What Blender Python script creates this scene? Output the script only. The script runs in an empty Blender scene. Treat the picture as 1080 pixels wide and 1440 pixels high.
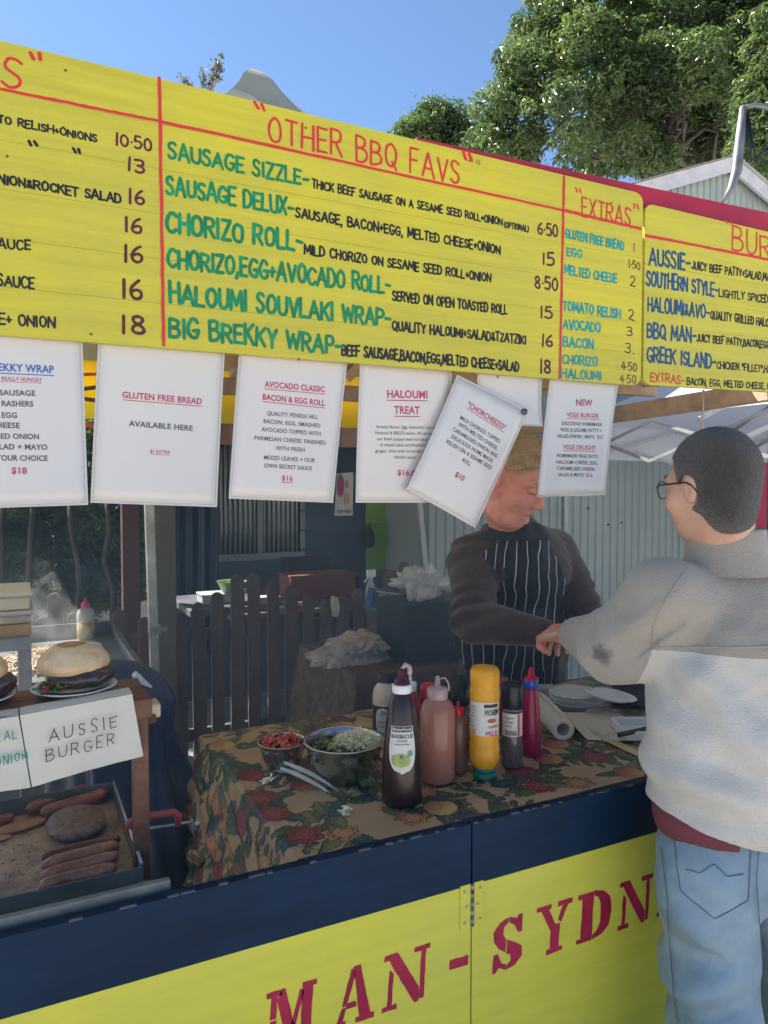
import bpy, bmesh, math, random
import numpy as np
from mathutils import Vector, Matrix
random.seed(7); rng = np.random.default_rng(7)
SC = bpy.context.scene; COL = SC.collection; PI = math.pi; R = math.radians

# ---------------------------------------------------------------- camera
CAM = Vector((0.0, -1.275, 1.62)); YAW, PITCH, FPX = R(26.6), R(-2.2), 1050.0
cd = bpy.data.cameras.new('camera'); cam = bpy.data.objects.new('camera', cd); COL.objects.link(cam); SC.camera = cam
cam.location = CAM; cam.rotation_euler = (PI/2+PITCH, 0, -YAW)
cd.sensor_fit = 'VERTICAL'; cd.sensor_height = 36; cd.lens = FPX/1440*36; cd.clip_start = .02; cd.clip_end = 900
# ---------------------------------------------------------------- light
SUN_EL, SUN_AZ = R(48), R(-38)      # azimuth clockwise from +y
w = bpy.data.worlds.new('World'); SC.world = w; w.use_nodes = True; nt = w.node_tree
sky = nt.nodes.new('ShaderNodeTexSky'); sky.sky_type = 'NISHITA'; sky.sun_disc = False
sky.sun_elevation = SUN_EL; sky.sun_rotation = SUN_AZ; sky.air_density = 1.0; sky.dust_density = .2; sky.ozone_density = 5.0
nt.links.new(sky.outputs[0], nt.nodes['Background'].inputs[0]); nt.nodes['Background'].inputs[1].default_value = .066
sd = bpy.data.lights.new('sun', 'SUN'); sd.energy = 5.0; sd.angle = R(.5); sd.color = (1, .95, .87)
so = bpy.data.objects.new('sun', sd); COL.objects.link(so)
sdir = Vector((math.sin(SUN_AZ)*math.cos(SUN_EL), math.cos(SUN_AZ)*math.cos(SUN_EL), math.sin(SUN_EL)))
so.rotation_euler = sdir.to_track_quat('Z', 'Y').to_euler(); so.location = (-4, 6, 9)
SC.view_settings.view_transform = 'Standard'; SC.view_settings.look = 'None'; SC.view_settings.gamma = 1
SC.view_settings.exposure = 1.62
SC.cycles.max_bounces = 8; SC.cycles.transparent_max_bounces = 12

# ---------------------------------------------------------------- picture to place
FW = Vector((math.sin(YAW)*math.cos(PITCH), math.cos(YAW)*math.cos(PITCH), math.sin(PITCH)))
RT = Vector((math.cos(YAW), -math.sin(YAW), 0)); UP = RT.cross(FW)
def ray(px, py): return FW + RT*((px-540)/FPX) + UP*((720-py)/FPX)
def aty(px, py, y): d = ray(px, py); return CAM + d*((y-CAM.y)/d.y)
def atz(px, py, z): d = ray(px, py); return CAM + d*((z-CAM.z)/d.z)
def atd(px, py, dep): return CAM + ray(px, py)*dep
FWH = Vector((math.sin(YAW), math.cos(YAW), 0))

# ---------------------------------------------------------------- materials
MATS = {}
def mat(name, col, rough=.6, metal=0, noise=None, bump=None, trans=0, alpha=1, ior=1.45, spec=None, sheen=0, emit=None, sss=0, coat=0, col2=None, nscale=None, transl=None, attr=None, streak=None):
    """noise=(scale, amount) darkens/lightens, bump=(scale, strength)"""
    if name in MATS: return MATS[name]
    m = bpy.data.materials.new(name); m.use_nodes = True; t = m.node_tree; b = t.nodes['Principled BSDF']
    c = tuple(col)+(1,) if len(col) == 3 else col
    b.inputs['Base Color'].default_value = c; b.inputs['Roughness'].default_value = rough; b.inputs['Metallic'].default_value = metal
    b.inputs['Transmission Weight'].default_value = trans; b.inputs['Alpha'].default_value = alpha; b.inputs['IOR'].default_value = ior
    if spec is not None: b.inputs['Specular IOR Level'].default_value = spec
    b.inputs['Sheen Weight'].default_value = sheen; b.inputs['Coat Weight'].default_value = coat
    if sss: b.inputs['Subsurface Weight'].default_value = sss; b.inputs['Subsurface Radius'].default_value = (.012, .005, .003); b.inputs['Subsurface Scale'].default_value = 1
    if emit: b.inputs['Emission Color'].default_value = tuple(emit[0])+(1,); b.inputs['Emission Strength'].default_value = emit[1]
    tc = t.nodes.new('ShaderNodeTexCoord')
    src = None
    if attr:
        a = t.nodes.new('ShaderNodeVertexColor'); a.layer_name = attr; src = a.outputs[0]
    if noise:
        n = t.nodes.new('ShaderNodeTexNoise'); n.inputs['Scale'].default_value = noise[0]; n.inputs['Detail'].default_value = 8; n.inputs['Roughness'].default_value = .62
        t.links.new(tc.outputs['Object'], n.inputs['Vector'])
        r = t.nodes.new('ShaderNodeValToRGB'); r.color_ramp.elements[0].position = .32; r.color_ramp.elements[1].position = .7
        k = noise[1]
        if col2: r.color_ramp.elements[0].color = tuple(col2)+(1,); r.color_ramp.elements[1].color = c
        else:
            r.color_ramp.elements[0].color = tuple(max(0, x*(1-k)) for x in c[:3])+(1,); r.color_ramp.elements[1].color = tuple(min(1, x*(1+k)) for x in c[:3])+(1,)
        t.links.new(n.outputs[0], r.inputs[0]); 
        if src:
            mx = t.nodes.new('ShaderNodeMix'); mx.data_type = 'RGBA'; mx.blend_type = 'MULTIPLY'; mx.inputs[0].default_value = 1
            t.links.new(src, mx.inputs[6]); t.links.new(r.outputs[0], mx.inputs[7]); src = mx.outputs[2]
        else: src = r.outputs[0]
        mr = t.nodes.new('ShaderNodeMapRange'); mr.inputs[3].default_value = max(0, rough-.1); mr.inputs[4].default_value = min(1, rough+.12)
        t.links.new(n.outputs[0], mr.inputs[0]); t.links.new(mr.outputs[0], b.inputs['Roughness'])
    if streak:      # brush marks and board grain: noise drawn out along x
        mp = t.nodes.new('ShaderNodeMapping'); mp.inputs['Scale'].default_value = streak[0]; t.links.new(tc.outputs['Object'], mp.inputs['Vector']); n5 = t.nodes.new('ShaderNodeTexNoise'); n5.inputs['Scale'].default_value = 1; n5.inputs['Detail'].default_value = 7; n5.inputs['Roughness'].default_value = .7; t.links.new(mp.outputs[0], n5.inputs['Vector'])
        m5 = t.nodes.new('ShaderNodeMapRange'); m5.inputs[1].default_value = .3; m5.inputs[2].default_value = .7; m5.inputs[3].default_value = 1-streak[1]; m5.inputs[4].default_value = 1+streak[1]*.5; t.links.new(n5.outputs[0], m5.inputs[0]); x5 = t.nodes.new('ShaderNodeMix'); x5.data_type = 'RGBA'; x5.blend_type = 'MULTIPLY'; x5.inputs[0].default_value = 1
        if src: t.links.new(src, x5.inputs[6])
        else: x5.inputs[6].default_value = c
        t.links.new(m5.outputs[0], x5.inputs[7]); src = x5.outputs[2]
    if src: t.links.new(src, b.inputs['Base Color'])
    if bump:
        n2 = t.nodes.new('ShaderNodeTexNoise'); n2.inputs['Scale'].default_value = bump[0]; n2.inputs['Detail'].default_value = 6
        t.links.new(tc.outputs['Object'], n2.inputs['Vector'])
        bp = t.nodes.new('ShaderNodeBump'); bp.inputs['Strength'].default_value = bump[1]; bp.inputs['Distance'].default_value = .01 if len(bump) < 3 else bump[2]
        t.links.new(n2.outputs[0], bp.inputs['Height']); t.links.new(bp.outputs[0], b.inputs['Normal'])
    if transl:      # thin sheet that lets light through
        tr = t.nodes.new('ShaderNodeBsdfTranslucent'); tr.inputs[0].default_value = tuple(transl[0])+(1,)
        mx = t.nodes.new('ShaderNodeMixShader'); mx.inputs[0].default_value = transl[1]
        t.links.new(b.outputs[0], mx.inputs[1]); t.links.new(tr.outputs[0], mx.inputs[2]); t.links.new(mx.outputs[0], t.nodes['Material Output'].inputs[0])
    MATS[name] = m; return m

# ---------------------------------------------------------------- objects
def tag(o, label=None, cat=None, group=None, kind=None):
    if label: o['label'] = label
    if cat: o['category'] = cat
    if group: o['group'] = group
    if kind: o['kind'] = kind
    return o
def thing(name, loc, label, cat, group=None):
    o = bpy.data.objects.new(name, None); COL.objects.link(o); o.location = loc; o.empty_display_size = .05
    return tag(o, label, cat, group)
def wloc(o):
    v = Vector((0, 0, 0))
    while o is not None: v = v + Vector(o.location); o = o.parent
    return v
class MB:
    """collects shapes given in world coordinates; build() links them as one mesh object"""
    def __init__(s): s.v = []; s.f = []; s.m = []; s.sm = []; s.cm = 0; s.cs = False
    def add(s, vs, fs, smooth=None, m=None):
        n = len(s.v); s.v.extend([tuple(p) for p in vs]); s.f.extend([tuple(n+i for i in f) for f in fs])
        s.m.extend([s.cm if m is None else m]*len(fs)); s.sm.extend([s.cs if smooth is None else smooth]*len(fs)); return s
    def box(s, a, b, bev=0, m=None):
        x0, y0, z0 = [min(a[i], b[i]) for i in range(3)]; x1, y1, z1 = [max(a[i], b[i]) for i in range(3)]
        c = Vector(((x0+x1)/2, (y0+y1)/2, (z0+z1)/2)); return s.obox(c, Vector((1, 0, 0)), Vector((0, 1, 0)), Vector((0, 0, 1)), (x1-x0)/2, (y1-y0)/2, (z1-z0)/2, bev, m)
    def obox(s, c, ex, ey, ez, hx, hy, hz, bev=0, m=None):
        c = Vector(c)
        if bev <= 0:
            vs = [c+ex*(i*hx)+ey*(j*hy)+ez*(k*hz) for k in (-1, 1) for j in (-1, 1) for i in (-1, 1)]
            return s.add(vs, [(0, 2, 3, 1), (4, 5, 7, 6), (0, 1, 5, 4), (2, 6, 7, 3), (0, 4, 6, 2), (1, 3, 7, 5)], m=m)
        bm = bmesh.new(); bmesh.ops.create_cube(bm, size=2)
        for v in bm.verts: v.co = Vector((v.co.x*hx, v.co.y*hy, v.co.z*hz))
        bmesh.ops.bevel(bm, geom=bm.edges[:], offset=min(bev, hx*.9, hy*.9, hz*.9), segments=2, affect='EDGES', profile=.5)
        vs = [c+ex*v.co.x+ey*v.co.y+ez*v.co.z for v in bm.verts]; fs = [[v.index for v in f.verts] for f in bm.faces]; bm.free(); return s.add(vs, fs, m=m)
    def bar(s, p, q, wx, wy, upv=Vector((0, 0, 1)), bev=0, m=None):
        p, q = Vector(p), Vector(q); d = (q-p); L = d.length; d.normalize(); a = d.cross(upv)
        if a.length < 1e-4: a = d.cross(Vector((0, 1, 0)))
        a.normalize(); b = a.cross(d)
        return s.obox((p+q)/2, a, b, d, wx/2, wy/2, L/2, bev, m)
    def tube(s, pts, rad, n=12, cap=True, m=None, smooth=True):
        pts = [Vector(p) for p in pts]; rs = rad if isinstance(rad, (list, tuple)) else [rad]*len(pts)
        vs = []; pa = None
        for i, p in enumerate(pts):
            d = (pts[min(i+1, len(pts)-1)]-pts[max(i-1, 0)]).normalized()
            if pa is None: a = d.cross(Vector((0, 0, 1))); a = a if a.length > .05 else d.cross(Vector((0, 1, 0)))
            else: a = pa - d*pa.dot(d)
            a.normalize(); pa = a; b = d.cross(a)
            for k in range(n): t = 2*PI*k/n; vs.append(p+a*(math.cos(t)*rs[i])+b*(math.sin(t)*rs[i]))
        fs = [(i*n+k, i*n+(k+1) % n, (i+1)*n+(k+1) % n, (i+1)*n+k) for i in range(len(pts)-1) for k in range(n)]
        s.add(vs, fs, smooth, m)
        if cap: k0 = len(s.v)-len(vs); s.f.append(tuple(k0+i for i in range(n-1, -1, -1))); s.f.append(tuple(k0+(len(pts)-1)*n+i for i in range(n))); s.m += [s.cm if m is None else m]*2; s.sm += [False]*2
        return s
    def lathe(s, c, prof, n=28, axis=Vector((0, 0, 1)), m=None, smooth=True, sq=None):
        """prof: list of (radius, height); sq: (rx, ry) scale"""
        c = Vector(c); axis = Vector(axis).normalized(); a = axis.cross(Vector((0, 1, 0))); a = a if a.length > .1 else axis.cross(Vector((1, 0, 0))); a.normalize(); b = axis.cross(a)
        sx, sy = sq or (1, 1); vs = []
        for (r, h) in prof:
            for k in range(n): t = 2*PI*k/n; vs.append(c+axis*h+a*(math.cos(t)*r*sx)+b*(math.sin(t)*r*sy))
        fs = [(i*n+k, i*n+(k+1) % n, (i+1)*n+(k+1) % n, (i+1)*n+k) for i in range(len(prof)-1) for k in range(n)]
        return s.add(vs, fs, smooth, m)
    def grid(s, fn, nu, nv, smooth=True, m=None):
        vs = [fn(i/nu, j/nv) for j in range(nv+1) for i in range(nu+1)]
        fs = [(j*(nu+1)+i, j*(nu+1)+i+1, (j+1)*(nu+1)+i+1, (j+1)*(nu+1)+i) for j in range(nv) for i in range(nu)]
        return s.add(vs, fs, smooth, m)
    def prism(s, poly, off, m=None):
        off = Vector(off); n = len(poly); vs = [Vector(p) for p in poly]+[Vector(p)+off for p in poly]
        return s.add(vs, [tuple(range(n-1, -1, -1)), tuple(range(n, 2*n))]+[(i, (i+1) % n, n+(i+1) % n, n+i) for i in range(n)], m=m)
    def build(s, name, mats, parent=None, loc=None, label=None, cat=None, group=None, kind=None, fix=True):
        me = bpy.data.meshes.new(name); org = Vector(loc) if loc is not None else (wloc(parent) if parent else Vector((0, 0, 0)))
        V = np.array(s.v, dtype=float).reshape(-1, 3)-np.array(org)
        me.from_pydata(V.tolist(), [], s.f)
        for mm in (mats if isinstance(mats, (list, tuple)) else [mats]): me.materials.append(mm)
        me.polygons.foreach_set('material_index', s.m); me.polygons.foreach_set('use_smooth', s.sm); me.update()
        if fix:
            bm = bmesh.new(); bm.from_mesh(me); bmesh.ops.recalc_face_normals(bm, faces=bm.faces[:]); bm.to_mesh(me); bm.free()
        return link(name, me, parent, org, label, cat, group, kind)
def link(name, me, parent=None, org=None, label=None, cat=None, group=None, kind=None):
    o = bpy.data.objects.new(name, me); COL.objects.link(o); org = Vector(org) if org is not None else Vector((0, 0, 0))
    if parent: o.parent = parent; o.location = org - wloc(parent)
    else: o.location = org
    return tag(o, label, cat, group, kind)
def fast_mesh(name, V, F, mats, smooth=False, midx=None):
    """V (n,3), F (m,k) arrays"""
    me = bpy.data.meshes.new(name); k = F.shape[1]
    me.vertices.add(len(V)); me.vertices.foreach_set('co', V.astype(np.float32).ravel())
    me.loops.add(F.size); me.loops.foreach_set('vertex_index', F.astype(np.int32).ravel())
    me.polygons.add(len(F)); me.polygons.foreach_set('loop_start', np.arange(0, F.size, k, dtype=np.int32))
    for mm in (mats if isinstance(mats, (list, tuple)) else [mats]): me.materials.append(mm)
    if midx is not None: me.polygons.foreach_set('material_index', midx.astype(np.int32))
    me.polygons.foreach_set('use_smooth', np.full(len(F), smooth)); me.update(calc_edges=True); me.validate(); return me

# ---------------------------------------------------------------- solid figures: blended solids, surface by nets
def vnoise(P, sc, seed=0):
    r = np.random.default_rng(seed); o = np.zeros(len(P))
    for k in range(6):
        d = r.normal(size=3); d /= np.linalg.norm(d); ph = r.uniform(0, 6.28); s2 = sc*r.uniform(.6, 1.6)
        o += np.sin(P@d*s2+ph+1.7*np.sin(P@np.roll(d, 1)*s2*.7+ph*2))
    return o/6
class Sdf:
    def __init__(s, lo, hi, h):
        s.lo = np.array(lo, float); s.h = h; s.n = np.ceil((np.array(hi)-s.lo)/h).astype(int)+1; s.g = np.full(s.n, .5, np.float32)
    def _blk(s, lo, hi, pad):
        a = np.maximum(np.floor((np.array(lo)-pad-s.lo)/s.h).astype(int), 0); b = np.minimum(np.ceil((np.array(hi)+pad-s.lo)/s.h).astype(int)+1, s.n)
        if (b <= a).any(): return None
        ax = [s.lo[i]+np.arange(a[i], b[i])*s.h for i in range(3)]
        X = np.stack(np.meshgrid(*ax, indexing='ij'), -1); return (slice(a[0], b[0]), slice(a[1], b[1]), slice(a[2], b[2])), X
    def _mix(s, sl, d, k, sub):
        g = s.g[sl]; d = d.astype(np.float32)
        if sub:
            d = -d; hh = np.clip(.5-.5*(d-g)/max(k, 1e-5), 0, 1); s.g[sl] = g*(hh)+d*(1-hh)+k*hh*(1-hh)
        else:
            hh = np.clip(.5+.5*(g-d)/max(k, 1e-5), 0, 1); s.g[sl] = g*(1-hh)+d*hh-k*hh*(1-hh)
    def cone(s, p, q, r1, r2, k=.01, sub=False, squash=None):
        p, q = np.array(p, float), np.array(q, float); r = max(r1, r2); B = s._blk(np.minimum(p, q)-r, np.maximum(p, q)+r, .03+k)
        if B is None: return s
        sl, X = B; ab = q-p; t = np.clip(((X-p)@ab)/max(ab@ab, 1e-9), 0, 1); D = X-p-t[..., None]*ab
        if squash is not None:      # (axis, factor): flatter along axis
            ax = np.array(squash[0], float); ax /= np.linalg.norm(ax); c = D@ax; D = D+(c*(1/squash[1]-1))[..., None]*ax
        d = np.linalg.norm(D, axis=-1)-(r1+(r2-r1)*t); s._mix(sl, d, k, sub); return s
    def ell(s, c, rad, axes=None, k=.01, sub=False):
        c = np.array(c, float); rad = np.array(rad, float); r = rad.max(); B = s._blk(c-r, c+r, .03+k)
        if B is None: return s
        sl, X = B; D = X-c
        if axes is not None: D = D@np.array([np.array(a, float)/np.linalg.norm(a) for a in axes]).T
        k0 = np.linalg.norm(D/rad, axis=-1); k1 = np.linalg.norm(D/rad**2, axis=-1)+1e-6; s._mix(sl, k0*(k0-1)/k1, k, sub); return s
    def poly(s, pts, rs, k=.01, squash=None):
        for i in range(len(pts)-1): s.cone(pts[i], pts[i+1], rs[i], rs[i+1], k, squash=squash)
        return s
    def grow(s, a): s.g -= a; return s
    def cut(s, n, p, keep=True):
        """keep the side that normal n points away from"""
        n = np.array(n, float); ax = [s.lo[i]+np.arange(s.n[i])*s.h for i in range(3)]
        d = (ax[0][:, None, None]-p[0])*n[0]+(ax[1][None, :, None]-p[1])*n[1]+(ax[2][None, None, :]-p[2])*n[2]
        s.g = np.maximum(s.g, d.astype(np.float32)); return s
    def mesh(s, disp=None):
        g = s.g; g[0] = g[-1] = .1; g[:, 0] = g[:, -1] = .1; g[:, :, 0] = g[:, :, -1] = .1
        ins = g < 0; n = g.shape
        c = np.zeros((n[0]-1, n[1]-1, n[2]-1), np.int8)
        for i in (0, 1):
            for j in (0, 1):
                for k in (0, 1): c += ins[i:n[0]-1+i, j:n[1]-1+j, k:n[2]-1+k]
        cell = np.argwhere((c > 0) & (c < 8)); idx = np.full(c.shape, -1, np.int64); idx[tuple(cell.T)] = np.arange(len(cell))
        acc = np.zeros((len(cell), 3)); cnt = np.zeros(len(cell))
        cor = [(i, j, k) for i in (0, 1) for j in (0, 1) for k in (0, 1)]
        for a in cor:
            for ax in range(3):
                if a[ax]: continue
                b = list(a); b[ax] = 1
                A = cell+np.array(a); Bq = cell+np.array(b); ga = g[tuple(A.T)]; gb = g[tuple(Bq.T)]; mm = (ga < 0) != (gb < 0)
                t = np.where(mm, ga/(ga-gb+1e-12), 0); P = np.array(a, float)[None]+t[:, None]*(np.array(b)-np.array(a))[None]
                acc[mm] += P[mm]; cnt[mm] += 1
        V = (cell+acc/np.maximum(cnt, 1)[:, None])*s.h+s.lo; F = []
        for ax in range(3):
            o1, o2 = [i for i in range(3) if i != ax]; sl0 = [slice(None)]*3; sl1 = [slice(None)]*3; sl0[ax] = slice(0, -1); sl1[ax] = slice(1, None)
            cr = np.argwhere(ins[tuple(sl0)] != ins[tuple(sl1)]); cr = cr[(cr[:, o1] > 0) & (cr[:, o2] > 0) & (cr[:, o1] < n[o1]-1) & (cr[:, o2] < n[o2]-1)]
            e1 = np.zeros(3, int); e1[o1] = 1; e2 = np.zeros(3, int); e2[o2] = 1
            q = [idx[tuple((cr-e1-e2).T)], idx[tuple((cr-e2).T)], idx[tuple(cr.T)], idx[tuple((cr-e1).T)]]; Q = np.stack(q, 1)
            fl = ins[tuple(cr.T)]; fl = ~fl if ax != 1 else fl
            Q[fl] = Q[fl][:, ::-1]; F.append(Q[(Q >= 0).all(1)])
        F = np.concatenate(F)
        if disp is not None: V = disp(V)
        return V, F
    def obj(s, name, mats, parent, disp=None, midx=None, **kw):
        V, F = s.mesh(disp); org = np.array(wloc(parent) if parent else (0, 0, 0)); mi = midx(V[F].mean(1)) if midx else None
        return link(name, fast_mesh(name, V-org, F, mats, True, mi), parent, org, **kw)

# ---------------------------------------------------------------- hand painted lettering (strokes) 
GL = {
'A': (.72, '0,0 .36,1/.36,1 .72,0/.13,.34 .6,.34'), 'B': (.6, '0,0 0,1/~0,1 .4,1 .52,.85 .5,.65 .3,.54 0,.53/~0,.53 .4,.52 .6,.38 .58,.14 .38,0 0,0'),
'C': (.62, '~.62,.82 .5,.97 .28,1 .08,.8 0,.5 .06,.2 .26,0 .48,.03 .62,.18'), 'D': (.62, '0,0 0,1/~0,1 .3,1 .54,.82 .62,.5 .54,.18 .3,0 0,0'),
'E': (.5, '0,0 0,1/0,1 .5,1/0,.52 .42,.52/0,0 .5,0'), 'F': (.5, '0,0 0,1/0,1 .5,1/0,.52 .42,.52'),
'G': (.64, '~.6,.82 .48,.97 .28,1 .08,.8 0,.5 .06,.2 .28,0 .5,.03 .62,.2 .62,.42/.36,.42 .64,.42'), 'H': (.6, '0,0 0,1/.6,0 .6,1/0,.5 .6,.5'),
'I': (.12, '.06,0 .06,1'), 'J': (.45, '~.42,1 .42,.4 .38,.1 .2,0 .04,.08 0,.24'), 'K': (.58, '0,0 0,1/.56,1 0,.42/.18,.55 .58,0'), 'L': (.5, '0,1 0,0/0,0 .5,0'),
'M': (.78, '0,0 .08,1/.08,1 .39,.25/.39,.25 .7,1/.7,1 .78,0'), 'N': (.62, '0,0 0,1/0,1 .62,0/.62,0 .62,1'),
'O': (.66, '~.33,1 .1,.88 0,.5 .1,.12 .33,0 .56,.12 .66,.5 .56,.88 .33,1'), 'P': (.55, '0,0 0,1/~0,1 .38,1 .54,.86 .54,.62 .38,.48 0,.47'),
'Q': (.68, '~.33,1 .1,.88 0,.5 .1,.12 .33,0 .56,.12 .66,.5 .56,.88 .33,1/.42,.25 .68,-.08'), 'R': (.6, '0,0 0,1/~0,1 .38,1 .54,.88 .54,.64 .38,.5 0,.48/.26,.48 .6,0'),
'S': (.52, '~.5,.86 .38,.99 .18,.99 .04,.82 .08,.62 .28,.51 .46,.38 .5,.16 .36,.01 .14,.01 0,.16'), 'T': (.58, '0,1 .58,1/.29,1 .29,0'),
'U': (.6, '~0,1 0,.35 .08,.08 .3,0 .52,.08 .6,.35 .6,1'), 'V': (.62, '0,1 .31,0/.31,0 .62,1'), 'W': (.9, '0,1 .2,0/.2,0 .45,.8/.45,.8 .7,0/.7,0 .9,1'),
'X': (.56, '0,0 .56,1/0,1 .56,0'), 'Y': (.58, '0,1 .29,.5/.58,1 .29,.5/.29,.5 .29,0'), 'Z': (.56, '0,1 .56,1/.56,1 0,0/0,0 .56,0'),
'0': (.56, '~.28,1 .07,.85 0,.5 .07,.15 .28,0 .49,.15 .56,.5 .49,.85 .28,1'), '1': (.16, '.08,0 .08,1'), '2': (.5, '~.02,.78 .12,.97 .34,.98 .47,.8 .42,.58 .2,.3 0,.02/0,.02 .5,0'),
'3': (.5, '~.02,.9 .2,1 .42,.93 .46,.72 .34,.56 .16,.53/~.16,.53 .4,.5 .5,.3 .42,.08 .2,0 0,.1'), '4': (.55, '.34,1 0,.35/0,.35 .55,.35/.4,.7 .4,0'), '5': (.52, '.46,1 .06,1/.06,1 .03,.58/~.03,.58 .24,.64 .46,.54 .52,.3 .42,.06 .2,0 0,.08'),
'6': (.54, '~.42,.97 .2,.8 .04,.5 .02,.2 .2,0 .42,.04 .53,.24 .46,.46 .26,.5 .06,.36'), '8': (.52, '~.26,1 .06,.9 .08,.66 .26,.53 .46,.38 .5,.14 .28,0 .04,.12 .06,.38 .26,.53 .44,.68 .46,.9 .26,1'),
'+': (.4, '.2,.2 .2,.7/0,.45 .4,.45'), '-': (.4, '0,.45 .4,.45'), ',': (.1, '.08,.08 0,-.2'), '.': (.06, '.02,.02 .05,.03'), '*': (.1, '.03,.42 .07,.44'), '&': (.5, '~.5,.05 .1,.7 .16,.88 .32,.86 .34,.68 .04,.32 .06,.08 .26,.04 .44,.34'),
'"': (.3, '.02,1 .08,.62/.22,1 .28,.62'), "'": (.1, '.05,1 .05,.7'), '(': (.2, '~.2,1.05 .04,.75 0,.45 .06,.15 .2,-.1'), ')': (.2, '~0,1.05 .16,.75 .2,.45 .14,.15 0,-.1'), '$': (.5, '~.48,.82 .36,.93 .14,.93 .03,.78 .1,.6 .4,.42 .48,.22 .36,.07 .12,.07 0,.2/.25,1.05 .25,-.05'), ' ': (.34, '')}
def chaikin(p, it=2):
    for _ in range(it):
        q = [p[0]]
        for i in range(len(p)-1): a, b = p[i], p[i+1]; q += [(.75*a[0]+.25*b[0], .75*a[1]+.25*b[1]), (.25*a[0]+.75*b[0], .25*a[1]+.75*b[1])]
        p = q+[p[-1]]
    return p
def strokes(text, gap=.2, jit=.025, lean=0):
    """-> list of polylines in cap-height units, total width"""
    x = 0; out = []
    for ch in text:
        wd, st = GL[ch]; js = random.uniform(-jit, jit)*1.2; sc = 1+random.uniform(-jit, jit)*2.4
        for s in st.split('/'):
            if not s: continue
            cur = s[0] == '~'; p = [tuple(map(float, q.split(','))) for q in s.lstrip('~').split()]
            p = [(a+random.uniform(-jit, jit), b*sc+js+random.uniform(-jit, jit)) for a, b in p]
            if cur: p = chaikin(p)
            out.append([(x+a+lean*b, b) for a, b in p])
        x += wd+gap
    return out, x-gap
def blades(mesh_obj, n, ln, wd, dirfn, seed, m, parent, name='hair_strands', keep=None, out=.35):
    """short hairs rooted on a surface"""
    r = np.random.default_rng(seed); me = mesh_obj.data; off = np.array(wloc(mesh_obj)); V = np.array([v.co for v in me.vertices])+off; N = np.array([v.normal for v in me.vertices])
    i = r.integers(0, len(V), n); P = V[i]; Nn = N[i]; D = np.array([dirfn(p) for p in P]); D = D+r.normal(size=D.shape)*.28; D -= Nn*(D*Nn).sum(1)[:, None]; D /= np.linalg.norm(D, axis=1)[:, None]+1e-9; D = D+Nn*out*r.uniform(.4, 1.4, n)[:, None]
    S_ = np.cross(D, Nn); S_ /= np.linalg.norm(S_, axis=1)[:, None]+1e-9; L_ = ln*r.uniform(.5, 1.3, n)[:, None]; B = P-Nn*.001
    Q = np.stack([B-S_*wd, B+S_*wd, B+D*L_*.6+S_*wd*.7-Nn*L_*.04, B+D*L_*.6-S_*wd*.7-Nn*L_*.04, B+D*L_-Nn*L_*.18], 1).reshape(-1, 3); k = np.arange(n)*5
    F = np.concatenate([np.stack([k, k+1, k+2], 1), np.stack([k, k+2, k+3], 1), np.stack([k+3, k+2, k+4], 1)]); org = np.array(wloc(parent)); return link(name, fast_mesh(name, Q-org, F, m, False), parent, org, kind='stuff')
def ribbon(p, wd):
    """polyline -> strip of (left, right) with rounded ends, in 2-D"""
    d0 = (p[1][0]-p[0][0], p[1][1]-p[0][1]); l0 = math.hypot(*d0) or 1; d1 = (p[-1][0]-p[-2][0], p[-1][1]-p[-2][1]); l1 = math.hypot(*d1) or 1
    P = [(p[0][0]-d0[0]/l0*wd*k, p[0][1]-d0[1]/l0*wd*k, w2) for k, w2 in ((.46, .25), (.28, .75))]+[(a, b, 1) for a, b in p]+[(p[-1][0]+d1[0]/l1*wd*k, p[-1][1]+d1[1]/l1*wd*k, w2) for k, w2 in ((.28, .75), (.46, .25))]
    out = []
    for i in range(len(P)):
        a = P[max(0, i-1)]; b = P[min(len(P)-1, i+1)]; dx, dy = b[0]-a[0], b[1]-a[1]; l = math.hypot(dx, dy) or 1; nx, ny = -dy/l, dx/l
        hw = wd/2*P[i][2]*random.uniform(.9, 1.1); out.append(((P[i][0]+nx*hw, P[i][1]+ny*hw), (P[i][0]-nx*hw, P[i][1]-ny*hw)))
    return out
def paint(parent, text, p0, p1, hpx, material, y=None, plane=None, wt=.15, gap=.2, jit=.03, mb=None, lift=.0006, name='lettering', nrm=Vector((0, -1, 0)), upv=Vector((0, 0, 1))):
    """strokes between two picture points on the plane (py -> 3-D point)"""
    pl = plane or (lambda a, b: aty(a, b, y))
    A, B = pl(*p0), pl(*p1); H = (pl(p0[0], p0[1]-hpx)-A).length; ex = B-A; st, W = strokes(text, gap, jit); own = mb is None; mb = mb or MB()
    for i, s in enumerate(st):
        rb = ribbon([(a/W*ex.length/H, b) for a, b in s], wt); off = nrm*(lift+(i % 5)*.00014)
        vs = []; 
        for l, r in rb:
            off = off+nrm*(.00011/len(rb))
            for q in (l, r): vs.append(A+ex*(q[0]*H/ex.length)+upv*(q[1]*H)+off)
        mb.add(vs, [(2*k, 2*k+1, 2*k+3, 2*k+2) for k in range(len(rb)-1)])
    if own: return mb.build(name, material, parent, fix=False)
FONT = {}
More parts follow.
